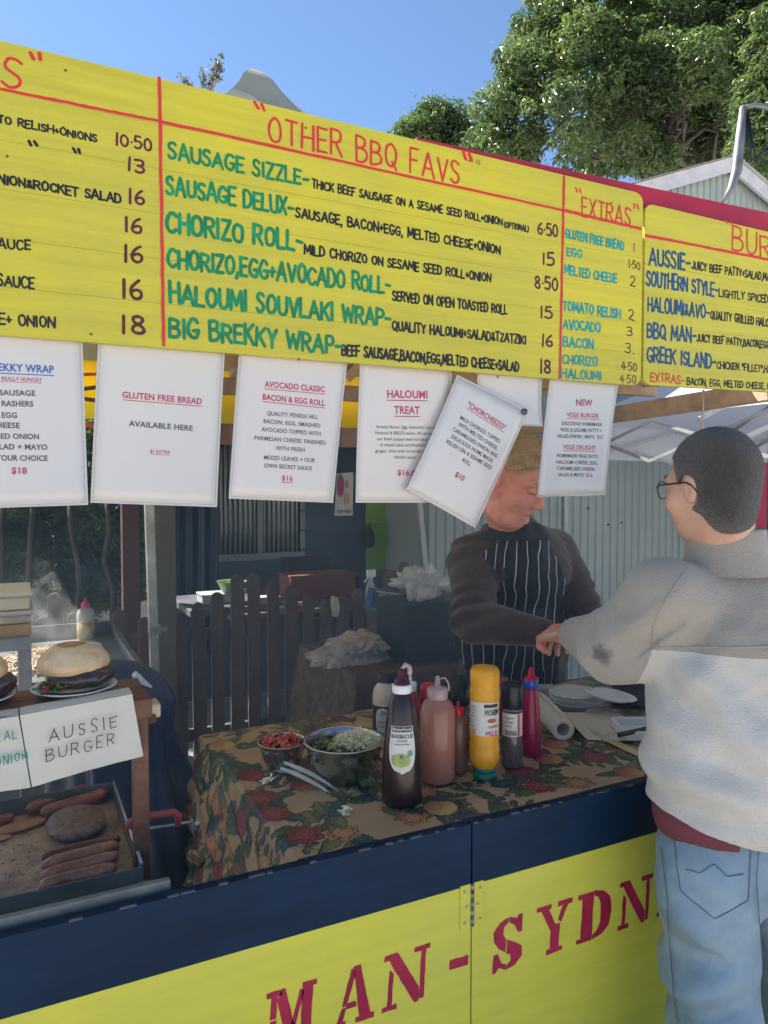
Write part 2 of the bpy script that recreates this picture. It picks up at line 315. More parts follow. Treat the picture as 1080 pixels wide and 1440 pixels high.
def fmesh(text, bold=0.0):
    """built-in font outline as (verts 2-D, faces, width, cap height)"""
    k = (text, bold)
    if k in FONT: return FONT[k]
    cu = bpy.data.curves.new('t', 'FONT'); cu.body = text; cu.size = 1; cu.offset = bold; cu.resolution_u = 3; cu.space_character = 1.04
    o = bpy.data.objects.new('t', cu); COL.objects.link(o); dg = bpy.context.evaluated_depsgraph_get(); me = bpy.data.meshes.new_from_object(o.evaluated_get(dg))
    V = np.array([v.co[:2] for v in me.vertices]).reshape(-1, 2); F = [tuple(p.vertices) for p in me.polygons]
    bpy.data.objects.remove(o); bpy.data.curves.remove(cu); bpy.data.meshes.remove(me); FONT[k] = (V, F, V[:, 0].min(), V[:, 0].max()); return FONT[k]
def typeset(mb, text, A, B, H, upv, nrm, bold=.012, under=False, fn=None, lift=.0006):
    """printed text from A to B (3-D baseline), cap height H"""
    V, F, x0, x1 = fmesh(text, bold); ex = (B-A); L = ex.length; ex = ex/L
    f = fn or (lambda p: p); P = [f(A+ex*((a-x0)/(x1-x0)*L)+upv*(b/.72*H))+nrm*lift for a, b in V]; mb.add(P, F)
    if under:
        q = [f(A+upv*(-H*z)+ex*(L*t))+nrm*lift for t in np.linspace(0, 1, 7) for z in (.28, .4)]; mb.add(q, [(2*k, 2*k+1, 2*k+3, 2*k+2) for k in range(6)])
# ================================================================ palette
M_yel = mat('sign_yellow', (.68, .575, .026), .42, noise=(1.5, .2), col2=(.50, .46, .055), bump=(60, .12), streak=((2.5, 1, 55), .16))
M_yel2 = mat('panel_yellow', (.68, .63, .052), .38, noise=(2.2, .2), col2=(.60, .57, .09), bump=(30, .12), streak=((3, 1, 26), .10))
M_red = mat('paint_red', (.62, .03, .035), .5); M_green = mat('paint_green', (.004, .22, .085), .45, noise=(30, .35)); M_teal = mat('paint_teal', (.01, .30, .30), .45, noise=(30, .3))
M_blue = mat('paint_blue', (.01, .075, .2), .5, noise=(30, .3)); M_blk = mat('paint_black', (.012, .012, .02), .5); M_plum = mat('paint_plum', (.10, .012, .03), .5, noise=(30, .4))
M_navy = mat('navy_paint', (.003, .021, .055), .55, spec=.25, noise=(4, .3), bump=(40, .08), streak=((3, 1, 30), .25)); M_crim = mat('stencil_crimson', (.36, .008, .05), .45, noise=(9, .3))
M_tim = mat('timber', (.46, .33, .22), .7, noise=(9, .35), bump=(60, .3)); M_timd = mat('timber_dark', (.16, .065, .035), .7, noise=(10, .45), bump=(60, .4)); M_timg = mat('timber_grey', (.13, .10, .075), .85, noise=(8, .4), bump=(50, .5))
M_steel = mat('steel', (.52, .52, .52), .38, .85, noise=(14, .35), bump=(30, .15)); M_pole = mat('pole_paint', (.5, .5, .48), .55, .2, noise=(12, .4), bump=(40, .2)); M_dark = mat('black_plastic', (.015, .018, .022), .4); M_white = mat('white_plastic', (.78, .77, .74), .4)
M_print = mat('print_grey', (.09, .09, .10), .6); M_pcrim = mat('print_crimson', (.50, .05, .13), .6); M_pblue = mat('print_blue', (.03, .13, .42), .6); M_ppurp = mat('print_purple', (.38, .05, .22), .6)
M_ink = mat('marker_black', (.03, .03, .04), .6); M_inkg = mat('marker_green', (.0, .25, .22), .6)

# ================================================================ ground and floor
g = MB(); g.grid(lambda u, v: Vector((-140+280*u, -120+280*v, 0)), 8, 8, smooth=False)
g.build('ground', mat('concrete_ground', (.56, .51, .44), .85, noise=(3, .15), bump=(30, .4)), kind='structure')
g = MB(); g.grid(lambda u, v: Vector((-2.2+6*u, .03+4.2*v, .004)), 4, 4, smooth=False)
g.build('stall_floor', mat('dark_floor', (.20, .21, .195), .8, noise=(6, .5), bump=(30, .5)), kind='structure')

# ================================================================ menu boards
YB = .175
def boardpts(y, *pp): return [aty(a, b, y) for a, b in pp]
def slab(name, pts, th, m, parent, bev=0):
    mb = MB(); mb.prism(pts, Vector((0, th, 0))); return mb.build(name, m, parent)
def rule(parent, a, b, wpx, m, y=YB, lift=.0007):
    """painted straight line with slightly uneven edges"""
    mb = MB(); A, B = aty(*a, y), aty(*b, y); ex = (B-A).normalized(); up = Vector((-ex.z, 0, ex.x)); hw = (aty(a[0], a[1]-wpx, y)-A).length/2; n = 26; vs = []
    for i in range(n+1):
        p = A.lerp(B, i/n)+Vector((0, -lift, 0))+up*random.uniform(-.0006, .0006); k = hw*random.uniform(.88, 1.12); vs += [p+up*k, p-up*k]
    mb.add(vs, [(2*i, 2*i+1, 2*i+3, 2*i+2) for i in range(n)]); return mb.build('painted_line', m, parent, fix=False)
bd = thing('menu_board', aty(500, 520, YB), 'long yellow hand-painted menu board headed other bbq favs and extras', 'menu board')
xL = aty(0, 200, YB).x-.5
def zon(x, a, b):     # height at x on the line through picture points a, b of the board plane
    A, B = aty(*a, YB), aty(*b, YB); return A.z+(B.z-A.z)*(x-A.x)/(B.x-A.x)
T0, T1 = (0, 57), (903, 272); B0, B1 = (0, 471), (897, 542)
x2 = aty(904, 400, YB).x; zt = lambda x: zon(x, (0, 57), (780, 243)); zb = lambda x: zon(x, B0, B1)
# the board is made of horizontal planks
NP = 6; xr = x2-.003
xs_ = [xL+(xr-xL)*i/30 for i in range(31)]
for k in range(NP):
    f0, f1 = k/NP, (k+1)/NP; mb = MB(); jg = .00025
    def P(x, f): 
        t, b = zt(x), zb(x); rnd = 0
        e = max(0, x-(xr-.03))/.03; 
        if f in (0, 1): rnd = .022*(1-math.sqrt(max(0, 1-e*e)))
        return b+(t-b)*f + (rnd if f == 0 else -rnd if f == 1 else 0)
    xs = xs_[:-1]+[xr-.03+.03*q for q in (0, .3, .55, .75, .9, 1)]; xs = sorted(set(xs))
    lo = [Vector((x, YB, P(x, f0)+(jg if k else 0))) for x in xs]; hi = [Vector((x, YB, P(x, f1)-(jg if k < NP-1 else 0))) for x in reversed(xs)]
    mb.prism(lo+hi, Vector((0, .014, 0))); mb.build('plank', M_yel, bd)
bb = MB(); bb.box((xL+.05, YB+.0145, zb(xL)+.08), (xr-.05, YB+.02, zt(xr)-.06)); bb.build('backing_sheet', M_yel, bd)
for a, b in (((0, 125), (226, 171)), ((226, 171), (793, 296)), ((793, 296), (902, 322))): rule(bd, a, b, 4.5, M_red)
rule(bd, (224, 108), (230, 487), 4.5, M_red, lift=.0011); rule(bd, (793, 247), (787, 533), 4, M_red, lift=.0011)
rule(bd, (-60, 113), (0, 125.3), 4.5, M_red)
def L(par, m, wt, rows, **kw):
    for t, x0, y0, x1, y1, h in rows: paint(par, t, (x0, y0), (x1, y1), h, m, y=YB, wt=wt, **kw)
L(bd, M_green, .195, [('SAUSAGE SIZZLE-', 237, 222, 433, 262, 22), ('SAUSAGE DELUX-', 234, 272, 412, 303, 24), ('CHORIZO ROLL-', 234, 325, 425, 353, 27),
  ('CHORIZO,EGG+AVOCADO ROLL-', 236, 375, 548, 413, 26), ('HALOUMI SOUVLAKI WRAP-', 239, 425, 549, 459, 27), ('BIG BREKKY WRAP-', 239, 473, 480, 498, 27)])
L(bd, M_blk, .225, [('THICK BEEF SAUSAGE ON A SESAME SEED ROLL+ONION', 439, 264, 706, 317, 11), ('(OPTIONAL)', 709, 320, 743, 326, 8), ('SAUSAGE, BACON+EGG, MELTED CHEESE+ONION', 416, 305, 703, 357, 13),
  ('MILD CHORIZO ON SESAME SEED ROLL+ONION', 428, 357, 690, 397, 12.5), ('SERVED ON OPEN TOASTED ROLL', 552, 422, 713, 442, 12.5), ('QUALITY HALOUMI+SALAD&TZATZIKI', 552, 464, 739, 484, 12.5), ('BEEF SAUSAGE,BACON,EGG,MELTED CHEESE+SALAD', 481, 499, 729, 522, 14)], jit=.035)
L(bd, M_plum, .175, [('6*50', 756, 328, 784, 334, 16), ('15', 763, 372, 779, 373, 17), ('8*50', 752, 405, 784, 410, 17), ('15', 760, 447, 776, 448, 17), ('16', 762, 487, 777, 488, 17), ('18', 759, 524, 774, 525, 19),
  ('10*50', 163, 204, 213, 213, 17), ('13', 180, 240, 203, 245, 19), ('16', 181, 286, 203, 288, 20), ('16', 176, 326, 199, 329, 21), ('16', 174, 368, 201, 370, 23), ('16', 172, 418, 200, 421, 25), ('18', 171, 468, 204, 472, 26)])
L(bd, M_blk, .24, [('TO RELISH+ONIONS', -3, 172, 136, 200, 10.5), ('NION&ROCKET SALAD', -2, 258, 170, 286, 12.5)], jit=.04)
L(bd, M_blk, .19, [('SAUCE', -14, 348, 43, 352, 14), ('SAUCE', -3, 401, 48, 406, 15), ('E+ ONION', -1, 456, 77, 461, 15)], jit=.04)
L(bd, M_blk, .3, [('"', 41, 213, 52, 214, 14), ('"', 103, 224, 113, 225, 14)])
L(bd, M_red, .10, [('S', 4, 122, 31, 127, 41), ('OTHER BBQ FAVS', 378, 198, 645, 258, 36), ('EXTRAS', 818, 304, 886, 319, 27)], gap=.24)
L(bd, M_red, .22, [('"', 43, 98, 59, 99, 24), ('"', 358, 165, 373, 168, 20), ('"', 651, 238, 663, 241, 24), ('"', 809, 278, 817, 280, 14), ('"', 890, 301, 898, 303, 14)])
L(bd, M_teal, .215, [('GLUTEN FREE BREAD', 795, 334, 877, 352, 12), ('EGG', 797, 359, 818, 363, 11), ('MELTED CHEESE', 794, 385, 867, 398, 12), ('TOMATO RELISH', 792, 436, 872, 448, 13), ('AVOCADO', 792, 462, 844, 467, 12.5), ('BACON', 792, 487, 834, 491, 13), ('CHORIZO', 791, 511, 840, 515, 12), ('HALOUMI', 790, 531, 845, 535, 12)])
L(bd, M_plum, .13, [('1', 890, 354, 894, 355, 11), ('1*50', 884, 376, 900, 380, 11), ('2', 886, 402, 893, 403, 13), ('2', 884, 449, 891, 451, 14), ('3', 881, 472, 889, 473, 13), ('3.', 879, 496, 891, 498, 13), ('4*50', 874, 520, 895, 523, 12), ('4*50', 872, 537, 894, 540, 11)])
for (px, py) in ((92, 99), (430, 180), (660, 226), (128, 470), (420, 505), (700, 530), (10, 220), (860, 285)):
    c = aty(px, py, YB); MB().lathe(c, [(0, -.0009), (.0022, -.0007), (.0030, .0005)], 10, axis=Vector((0, 1, 0))).build('screw', mat('screw_dull', (.16, .13, .04), .5, .4), bd)
mb = MB(); c = aty(672, 228, YB)+Vector((0, -.0006, 0)); mb.add([c+Vector((math.cos(t)*(.0065 if k % 2 else .0075), 0, math.sin(t)*(.0075 if k % 2 else .0065))) for k, t in enumerate(np.linspace(0, 2*PI, 20, endpoint=False))], [tuple(range(20))]); mb.build('knot_mark', mat('knot', (.42, .33, .03), .5, noise=(120, .5)), bd, fix=False)
# second board
b2 = thing('menu_board', aty(1000, 540, YB), 'yellow burger menu board at the right end, partly cut by the picture edge', 'menu board')
x3 = x2+.006; x4 = aty(1145, 400, YB).x+.5; zt2 = lambda x: zon(x, (910, 286), (1080, 326)); zb2 = lambda x: zon(x, (908, 541), (1080, 551))
for k in range(NP):
    mb = MB(); f0, f1 = k/NP, (k+1)/NP; xs = [x3+.028*q for q in (0, .12, .3, .55, 1)]+[x3+(x4-x3)*i/12 for i in range(1, 13)]
    def P(x, f):
        t, b = zt2(x), zb2(x); e = max(0, (x3+.028)-x)/.028; rnd = .02*(1-math.sqrt(max(0, 1-e*e))); return b+(t-b)*f+(rnd if f == 0 else -rnd if f == 1 else 0)
    mb.prism([Vector((x, YB, P(x, f0)+(.0002 if k else 0))) for x in xs]+[Vector((x, YB, P(x, f1)-(.0002 if k < NP-1 else 0))) for x in reversed(xs)], Vector((0, .014, 0))); mb.build('plank', M_yel, b2)
rule(b2, (907, 331), (1080, 365), 4, M_red); rule(b2, (1080, 365), (1230, 394), 4, M_red)
L(b2, M_red, .09, [('BURGERS', 1030, 352, 1150, 375, 32)], gap=.22); L(b2, M_red, .22, [('"', 1020, 322, 1028, 323, 12)])
L(b2, M_blue, .17, [('AUSSIE-', 913, 371, 970, 381, 22), ('SOUTHERN STYLE-', 909, 401, 1009, 417, 20), ('HALOUMI&AVO-', 911, 437, 997, 448, 19), ('BBQ MAN-', 910, 474, 978, 481, 20), ('GREEK ISLAND-', 910, 508, 1006, 518, 20)], gap=.2)
L(b2, M_blk, .2, [('JUICY BEEF PATTY+SALAD,MAYO', 973, 378, 1092, 397, 11), ('LIGHTLY SPICED CHICKEN', 1011, 417, 1118, 431, 10.5), ('QUALITY GRILLED HALOUMI', 999, 448, 1092, 461, 11), ('JUICY BEEF PATTY,BACON,EGG', 980, 480, 1081, 490, 10), ('CHICKEN "FILLET",HALOUMI', 1008, 518, 1105, 526, 9.5), ('BACON, EGG, MELTED CHEESE, HALOUMI', 966, 541, 1108, 549, 9)], jit=.035)
L(b2, M_red, .16, [('EXTRAS-', 915, 536, 962, 540, 12)])
# red fascia and the stall's own frame behind the boards
fa = thing('stall_frame', (1.2, .25, 0), 'timber and red-edged frame that carries the menu boards over the counter', 'stall frame')
yf = YB+.024; A, B = aty(640, 205, yf), aty(1080, 299, yf); dz = (B.z-A.z)/(B.x-A.x); mb = MB(); xa, xb = A.x-.1, x4
mb.prism([Vector((xa, yf, A.z+dz*(xa-A.x)-.06)), Vector((xb, yf, A.z+dz*(xb-A.x)-.06)), Vector((xb, yf, A.z+dz*(xb-A.x))), Vector((xa, yf, A.z+dz*(xa-A.x)))], Vector((0, .02, 0))); mb.build('fascia_board', mat('fascia_red', (.36, .012, .04), .5, noise=(6, .25)), fa)
zbm = zb(1.0)
for nm, y, z, s in (('beam', .26, zbm+.11, .045), ('beam', 1.25, 2.02, .04), ('beam', 2.3, 2.05, .05)):
    xs0 = xL if y < .5 else aty(300, 540, y).x; mb = MB(); mb.box((xs0, y, z), (x4, y+s, z+s*1.6), .003); mb.build(nm, M_tim, fa)
for x in (.55, 1.0, 1.75, 2.6):       # rafters with braces
    mb = MB(); mb.bar((x, .24, zbm+.16), (x, 2.4, 2.15), .035, .06); mb.build('rafter', M_tim, fa)
for x in (-.25, .38, .72, 1.1, 1.5):
    mb = MB(); mb.bar((x, 1.225, 2.0), (x+.3, 1.225, 2.3), .02, .035); mb.build('brace', M_tim, fa)
mb = MB(); A = aty(735, 613, 2.2); B = aty(1085, 560, .55); mb.bar(A+Vector((0, 0, .04)), B+Vector((0, 0, .028)), .04, .075, bev=.004); mb.build('side_beam', M_tim, fa)
M_tarp = mat('sun_block_canvas', (.50, .48, .42), .8, noise=(3, .1), transl=((.85, .82, .72), .55))
for (x0_, x1_, y1_) in ((-2.4, .50, 2.3), (.505, 2.2, 3.0)):  # unseen sheets added to block sun leaks, translucent to keep some fill
    mb = MB(); mb.grid(lambda u, v: Vector((x0_+(x1_-x0_)*u, .24+(y1_-.24)*v, 2.335+.06*v+.012*math.sin(u*PI*3)*math.sin(v*PI))), 24, 12); mb.grid(lambda u, v: Vector((x0_+(x1_-x0_)*u, .24+(y1_-.24)*v, 2.341+.06*v+.012*math.sin(u*PI*3)*math.sin(v*PI))), 24, 12); mb.build('sun_block_sheet', M_tarp, fa, fix=False)
for x in (x4-.03, xL):
    mb = MB(); mb.box((x-.03, YB+.05, 0), (x+.03, YB+.11, 2.3), .004); mb.build('post', M_tim, fa)
# ================================================================ laminated notices under the board
M_pap = [mat('laminate_%s' % n, c, .2, noise=(3, .04), bump=(5, .05), coat=.35, transl=((.8, .8, .82), .12)) for n, c in (('cool', (.68, .66, .655)), ('warm', (.72, .665, .645)), ('plain', (.70, .67, .64)))]
M_edge = mat('laminate_edge', (.45, .33, .22), .3); M_bord = mat('laminate_border', (.50, .47, .45), .12, coat=.6, spec=.8)
def notice(label, c, y, rows, mt=0, bow=.006, ph=0, hide=.02):
    """c: corners TL, TR, BR, BL in the picture; rows: (text, x0, y0, x1, y1, cap px, material, underline)"""
    TLp, TR_, BR_, BL_ = [aty(a, b, y) for a, b in c]; up = (TLp-BL_).normalized(); up2 = (TR_-BR_).normalized()
    if hide: TLp = TLp+up*hide; TR_ = TR_+up2*hide
    o = thing('menu_notice', (TLp+TR_)/2, label, 'notice', 'laminated notices hung under the menu board')
    H = (TLp-BL_).length
    def bend(p):
        t = max(0, (TLp.z-p.z)/H); s = (p.x-TLp.x)/max(.01, (TR_.x-TLp.x)); return p+Vector((0, bow*t*math.sin(t*2.6+ph)+bow*.45*math.sin(s*3.1+ph*2)*t, 0))
    mb = MB(); top = lambda u, v: bend(TLp.lerp(TR_, u).lerp(BL_.lerp(BR_, u), v)); n, m_ = 10, 12
    mb.grid(top, n, m_); mb.grid(lambda u, v: top(u, v)+Vector((0, .0011, 0)), n, m_)
    k = (n+1)*(m_+1); rim = [(0, i) for i in range(n+1)]
    e = []
    for (u0, v0, u1, v1, q) in ((0, 0, 1, 0, n), (1, 0, 1, 1, m_), (1, 1, 0, 1, n), (0, 1, 0, 0, m_)):
        for i in range(q):
            a = (round((u0+(u1-u0)*i/q)*n), round((v0+(v1-v0)*i/q)*m_)); b = (round((u0+(u1-u0)*(i+1)/q)*n), round((v0+(v1-v0)*(i+1)/q)*m_))
            ia, ib = a[1]*(n+1)+a[0], b[1]*(n+1)+b[0]; mb.f.append((ia, ib, ib+k, ia+k)); mb.m.append(1); mb.sm.append(False)
    mb.build('sheet', [M_pap[mt], M_edge], o)
    bw = .0042/max(.05, (TR_-TLp).length); bh = .0042/H; fr_ = MB(); e2 = [(0, 0, 1, bh), (0, 1-bh, 1, 1), (0, bh, bw, 1-bh), (1-bw, bh, 1, 1-bh)]
    for (u0, v0, u1, v1) in e2: fr_.grid(lambda u, v: top(u0+(u1-u0)*u, v0+(v1-v0)*v)+Vector((0, -.0004, 0)), 10 if u1-u0 > .5 else 1, 12 if v1-v0 > .5 else 1)
    fr_.build('clear_border', M_bord, o, fix=False)
    byM = {}
    for (t, x0, y0, x1, y1, h, m, ul) in rows:
        q = byM.setdefault(m.name, (MB(), m)); A, B = aty(x0, y0, y), aty(x1, y1, y); ex = (B-A).normalized(); upv = Vector((-ex.z, 0, ex.x)); Hh = (aty(x0, y0-h, y)-A).length
        typeset(q[0], t, A, B, Hh, upv, Vector((0, -1, 0)), bold=.024 if h > 7.5 else .012 if h > 5 else .004, under=ul, fn=bend, lift=.0007)
    for q, m in byM.values(): q.build('lettering', m, o, fix=False)
    return o
G, C, BL, PU = M_print, M_pcrim, M_pblue, M_ppurp
notice('laminated brekky wrap notice with blue heading, at the left picture edge', ((-58, 462), (116, 481), (124, 710), (-52, 716)), .196, [
 ('BIG BREKKY WRAP', -48, 519, 76, 524.5, 11, BL, 1), ('FOR THE REALLY HUNGRY', -30, 533, 59, 537, 5.5, C, 1), ('BEEF SAUSAGE', -30, 555, 50, 556.5, 8, G, 0), ('BACON RASHERS', -42, 570, 47, 571.5, 8, G, 0), ('FREE RANGE EGG', -68, 586, 24, 587.5, 8, G, 0),
 ('CHEESE', -14, 601, 28, 602, 8, G, 0), ('CARAMELISED ONION', -58, 616, 55, 617.5, 8, G, 0), ('SALAD + MAYO', -15, 631.5, 67, 632.5, 8, G, 0), ('SAUCE OF YOUR CHOICE', -60, 647, 67, 648, 8, G, 0), ('$18', 16, 666, 38, 666.5, 9.5, C, 0)], 0, ph=.5)
notice('laminated gluten free bread notice with mostly blank sheet', ((138, 482), (316, 497), (304, 713), (127, 707)), .198, [
 ('GLUTEN FREE BREAD', 172, 559, 284, 568.5, 9, C, 1), ('AVAILABLE HERE', 181, 599, 271, 606, 8, G, 0), ('$1 EXTRA', 211, 637, 239, 638.5, 5.2, C, 1)], 2, ph=1.2)
notice('laminated avocado classic bacon and egg roll notice', ((336, 499), (488, 513), (467, 707), (320, 701)), .196, [
 ('AVOCADO CLASSIC', 372, 544, 457, 551.5, 8.5, C, 1), ('BACON & EGG ROLL', 369, 562, 457, 571, 8.5, C, 1), ('QUALITY PENDLE HILL', 375, 584, 447, 589.5, 6, G, 0), ('BACON, EGG, SMASHED', 370, 595, 450, 601.5, 6, G, 0), ('AVOCADO TOPPED WITH', 367, 606.5, 450.5, 613, 6, G, 0),
 ('PARMESAN CHEESE, FINISHED', 357, 618.5, 457, 625.5, 6, G, 0), ('WITH FRESH', 386.5, 633, 427.5, 635.5, 6, G, 0), ('MIXED LEAVES + OUR', 370, 646, 442, 650.5, 6, G, 0), ('OWN SECRET SAUCE', 370, 657.5, 437.5, 661.5, 6, G, 0), ('$16', 394.5, 675.5, 410, 676.5, 7.5, C, 1)], 1, ph=2.1)
notice('laminated haloumi treat notice, its right side behind a tilted sheet', ((506, 515), (635, 527), (632, 707), (501, 707)), .200, [
 ('HALOUMI', 545, 559, 601.6, 560, 11, C, 1), ('TREAT', 555, 581.5, 591, 582, 11, C, 1), ('Streaky Bacon, Egg, Imported Cypriot', 530, 602, 615, 603, 4.6, G, 0), ("Haloumi & BBQ'D onion. All served on", 529, 610.5, 616, 611.5, 4.6, G, 0), ('our fresh poppy seed roll atop a bed', 531, 619, 616, 620, 4.6, G, 0),
 ('of mixed salad and finished with a', 535, 627.5, 614, 628, 4.6, G, 0), ('ginger, lime and coriander greek', 529, 636, 611, 636.5, 4.6, G, 0), ('tzatziki sauce.', 555.6, 644.5, 587, 645, 4.6, G, 0), ('$16.00', 560.4, 668, 590, 669.5, 8, C, 0)], 1, ph=.2)
notice('laminated vege burger and vege delight notice, rightmost under the board', ((773, 536), (869, 544), (848, 696), (754, 699)), .196, [
 ('NEW', 810, 570, 833, 571, 9, PU, 0), ('VEGE BURGER', 797, 586, 842.4, 588, 6.5, C, 1), ('DELICIOUS HOMEMADE', 790, 597.6, 846.5, 599.5, 5.2, G, 0), ('VEGE & LEGUME PATTY +', 787.6, 606.6, 845.6, 608.2, 5.2, G, 0), ('SALAD,ONION , MAYO', 783.5, 615.3, 835.5, 617, 5.2, G, 0), ('$12', 839.6, 616.8, 847, 617.2, 5.2, C, 0),
 ('VEGE DELIGHT', 791, 631.6, 837, 633, 6.5, C, 1), ('HOMEMADE VEGE PATTY,', 782, 643, 841, 644.7, 5.2, G, 0), ('HALOUMI CHEESE, EGG,', 781, 652, 839, 653.6, 5.2, G, 0), ('CARAMELISED ONION,', 782, 660.8, 835, 662.3, 5.2, G, 0), ('SALAD & MAYO', 783, 669.6, 819, 670.4, 5.2, G, 0), ('$16', 822, 670.4, 831, 670.8, 5.2, C, 0)], 0, ph=1.7)
bk = notice('small blank white sheet tucked behind the tilted notice', ((672, 530), (762, 535), (761, 600), (672, 596)), .203, [], 0, ph=1)
tl = notice('tilted laminated chorcheezo notice swinging loose from one corner', ((643, 527), (742, 578), (670, 743), (572, 688)), .1885, [
 ('"CHORCHEEZO"', 656, 571.5, 708.5, 605.5, 8, C, 1), ('MILD CHORIZO TOPPED', 645, 589.5, 701, 623.5, 6, G, 0), ('WITH MELTED CHEESE,', 642.5, 598.5, 697.5, 633.5, 6, G, 0), ('CARAMELISED ONION AND', 634.5, 605.5, 697.6, 644.5, 6, G, 0), ('DELICIOUS HOME MADE', 632.4, 616, 691, 651, 6, G, 0),
 ('RELISH ON A SESAME SEED', 625.5, 623, 689.5, 661, 6, G, 0), ('ROLL', 648, 648.6, 659.5, 655.5, 6, G, 0), ('$10', 638, 669.5, 650, 677, 8, C, 0)], 0, bow=-.008, ph=.9, hide=.0)
mb = MB(); p = aty(737, 579, .186); mb.lathe(p, [(.0, -.004), (.0075, -.004), (.0075, .002), (0, .002)], 16, axis=Vector((0, 1, 0))); tag(mb.build('magnet', mat('magnet_grey', (.12, .12, .13), .5, .6), loc=p), 'round dark grey magnet on the corner of the tilted notice', 'magnet')

# ================================================================ counter front
ZC = aty(664, 1158, 0).z; ZY = aty(664, 1244, 0).z; XH = aty(663, 1241, 0).x
ct = thing('serving_counter', (XH, .01, 0), 'yellow folding counter front with navy top band and crimson stencil lettering', 'counter')
for i, (a, b) in enumerate(((-1.3, XH-.0018), (XH+.0018, 3.7))):
    mb = MB(); mb.box((a, 0, .05), (b, .02, ZY-.0005)); mb.build('door_panel', M_yel2, ct)
    mb = MB(); mb.box((a, -.0012, ZY), (b, .02, ZC), .0012); mb.build('navy_band', M_navy, ct)
mb = MB()   # worn bright edge along the top
for i in range(160):
    x = -1.2+4.8*i/160+random.uniform(0, .02)
    if random.random() < .7: mb.box((x, -.0016, ZC-.0008*random.uniform(.5, 2)), (x+random.uniform(.003, .03), .004, ZC+.0005))
mb.build('worn_edge', mat('worn_edge', (.12, .125, .14), .7), ct, kind='stuff')
# hinge
hz0, hz1 = aty(664, 1301, 0).z, aty(664, 1241, 0).z; hp = thing('h', (0, 0, 0), None, None); bpy.data.objects.remove(hp)
hb = MB()
for sx in (-1, 1): hb.box((XH+sx*.004, -.0032, hz0), (XH+sx*.029, -.0002, hz1), .0008)
hin = hb.build('hinge', M_yel2, ct)
kb = MB(); n = 5
for i in range(n):
    z0 = hz0+(hz1-hz0)*i/n; kb.lathe((XH, -.003, z0+.0008), [(0, 0), (.0042, 0), (.0042, (hz1-hz0)/n-.0016), (0, (hz1-hz0)/n-.0016)], 12)
kb.build('knuckle', mat('hinge_worn', (.28, .27, .2), .45, .6, noise=(80, .5)), hin)
for sx in (-1, 1):
    for f in (.14, .5, .86):
        s = MB(); c = Vector((XH+sx*(.019 if f != .5 else .014), -.0033, hz0+(hz1-hz0)*f)); s.lathe(c, [(0, -.0012), (.003, -.0009), (.0036, 0), (.0036, .002)], 12, axis=Vector((0, 1, 0))); s.box(c+Vector((-.0028, -.0018, -.0004)), c+Vector((.0028, -.0011, .0004))); s.build('screw', mat('screw_head', (.45, .43, .3), .4, .7), hin)
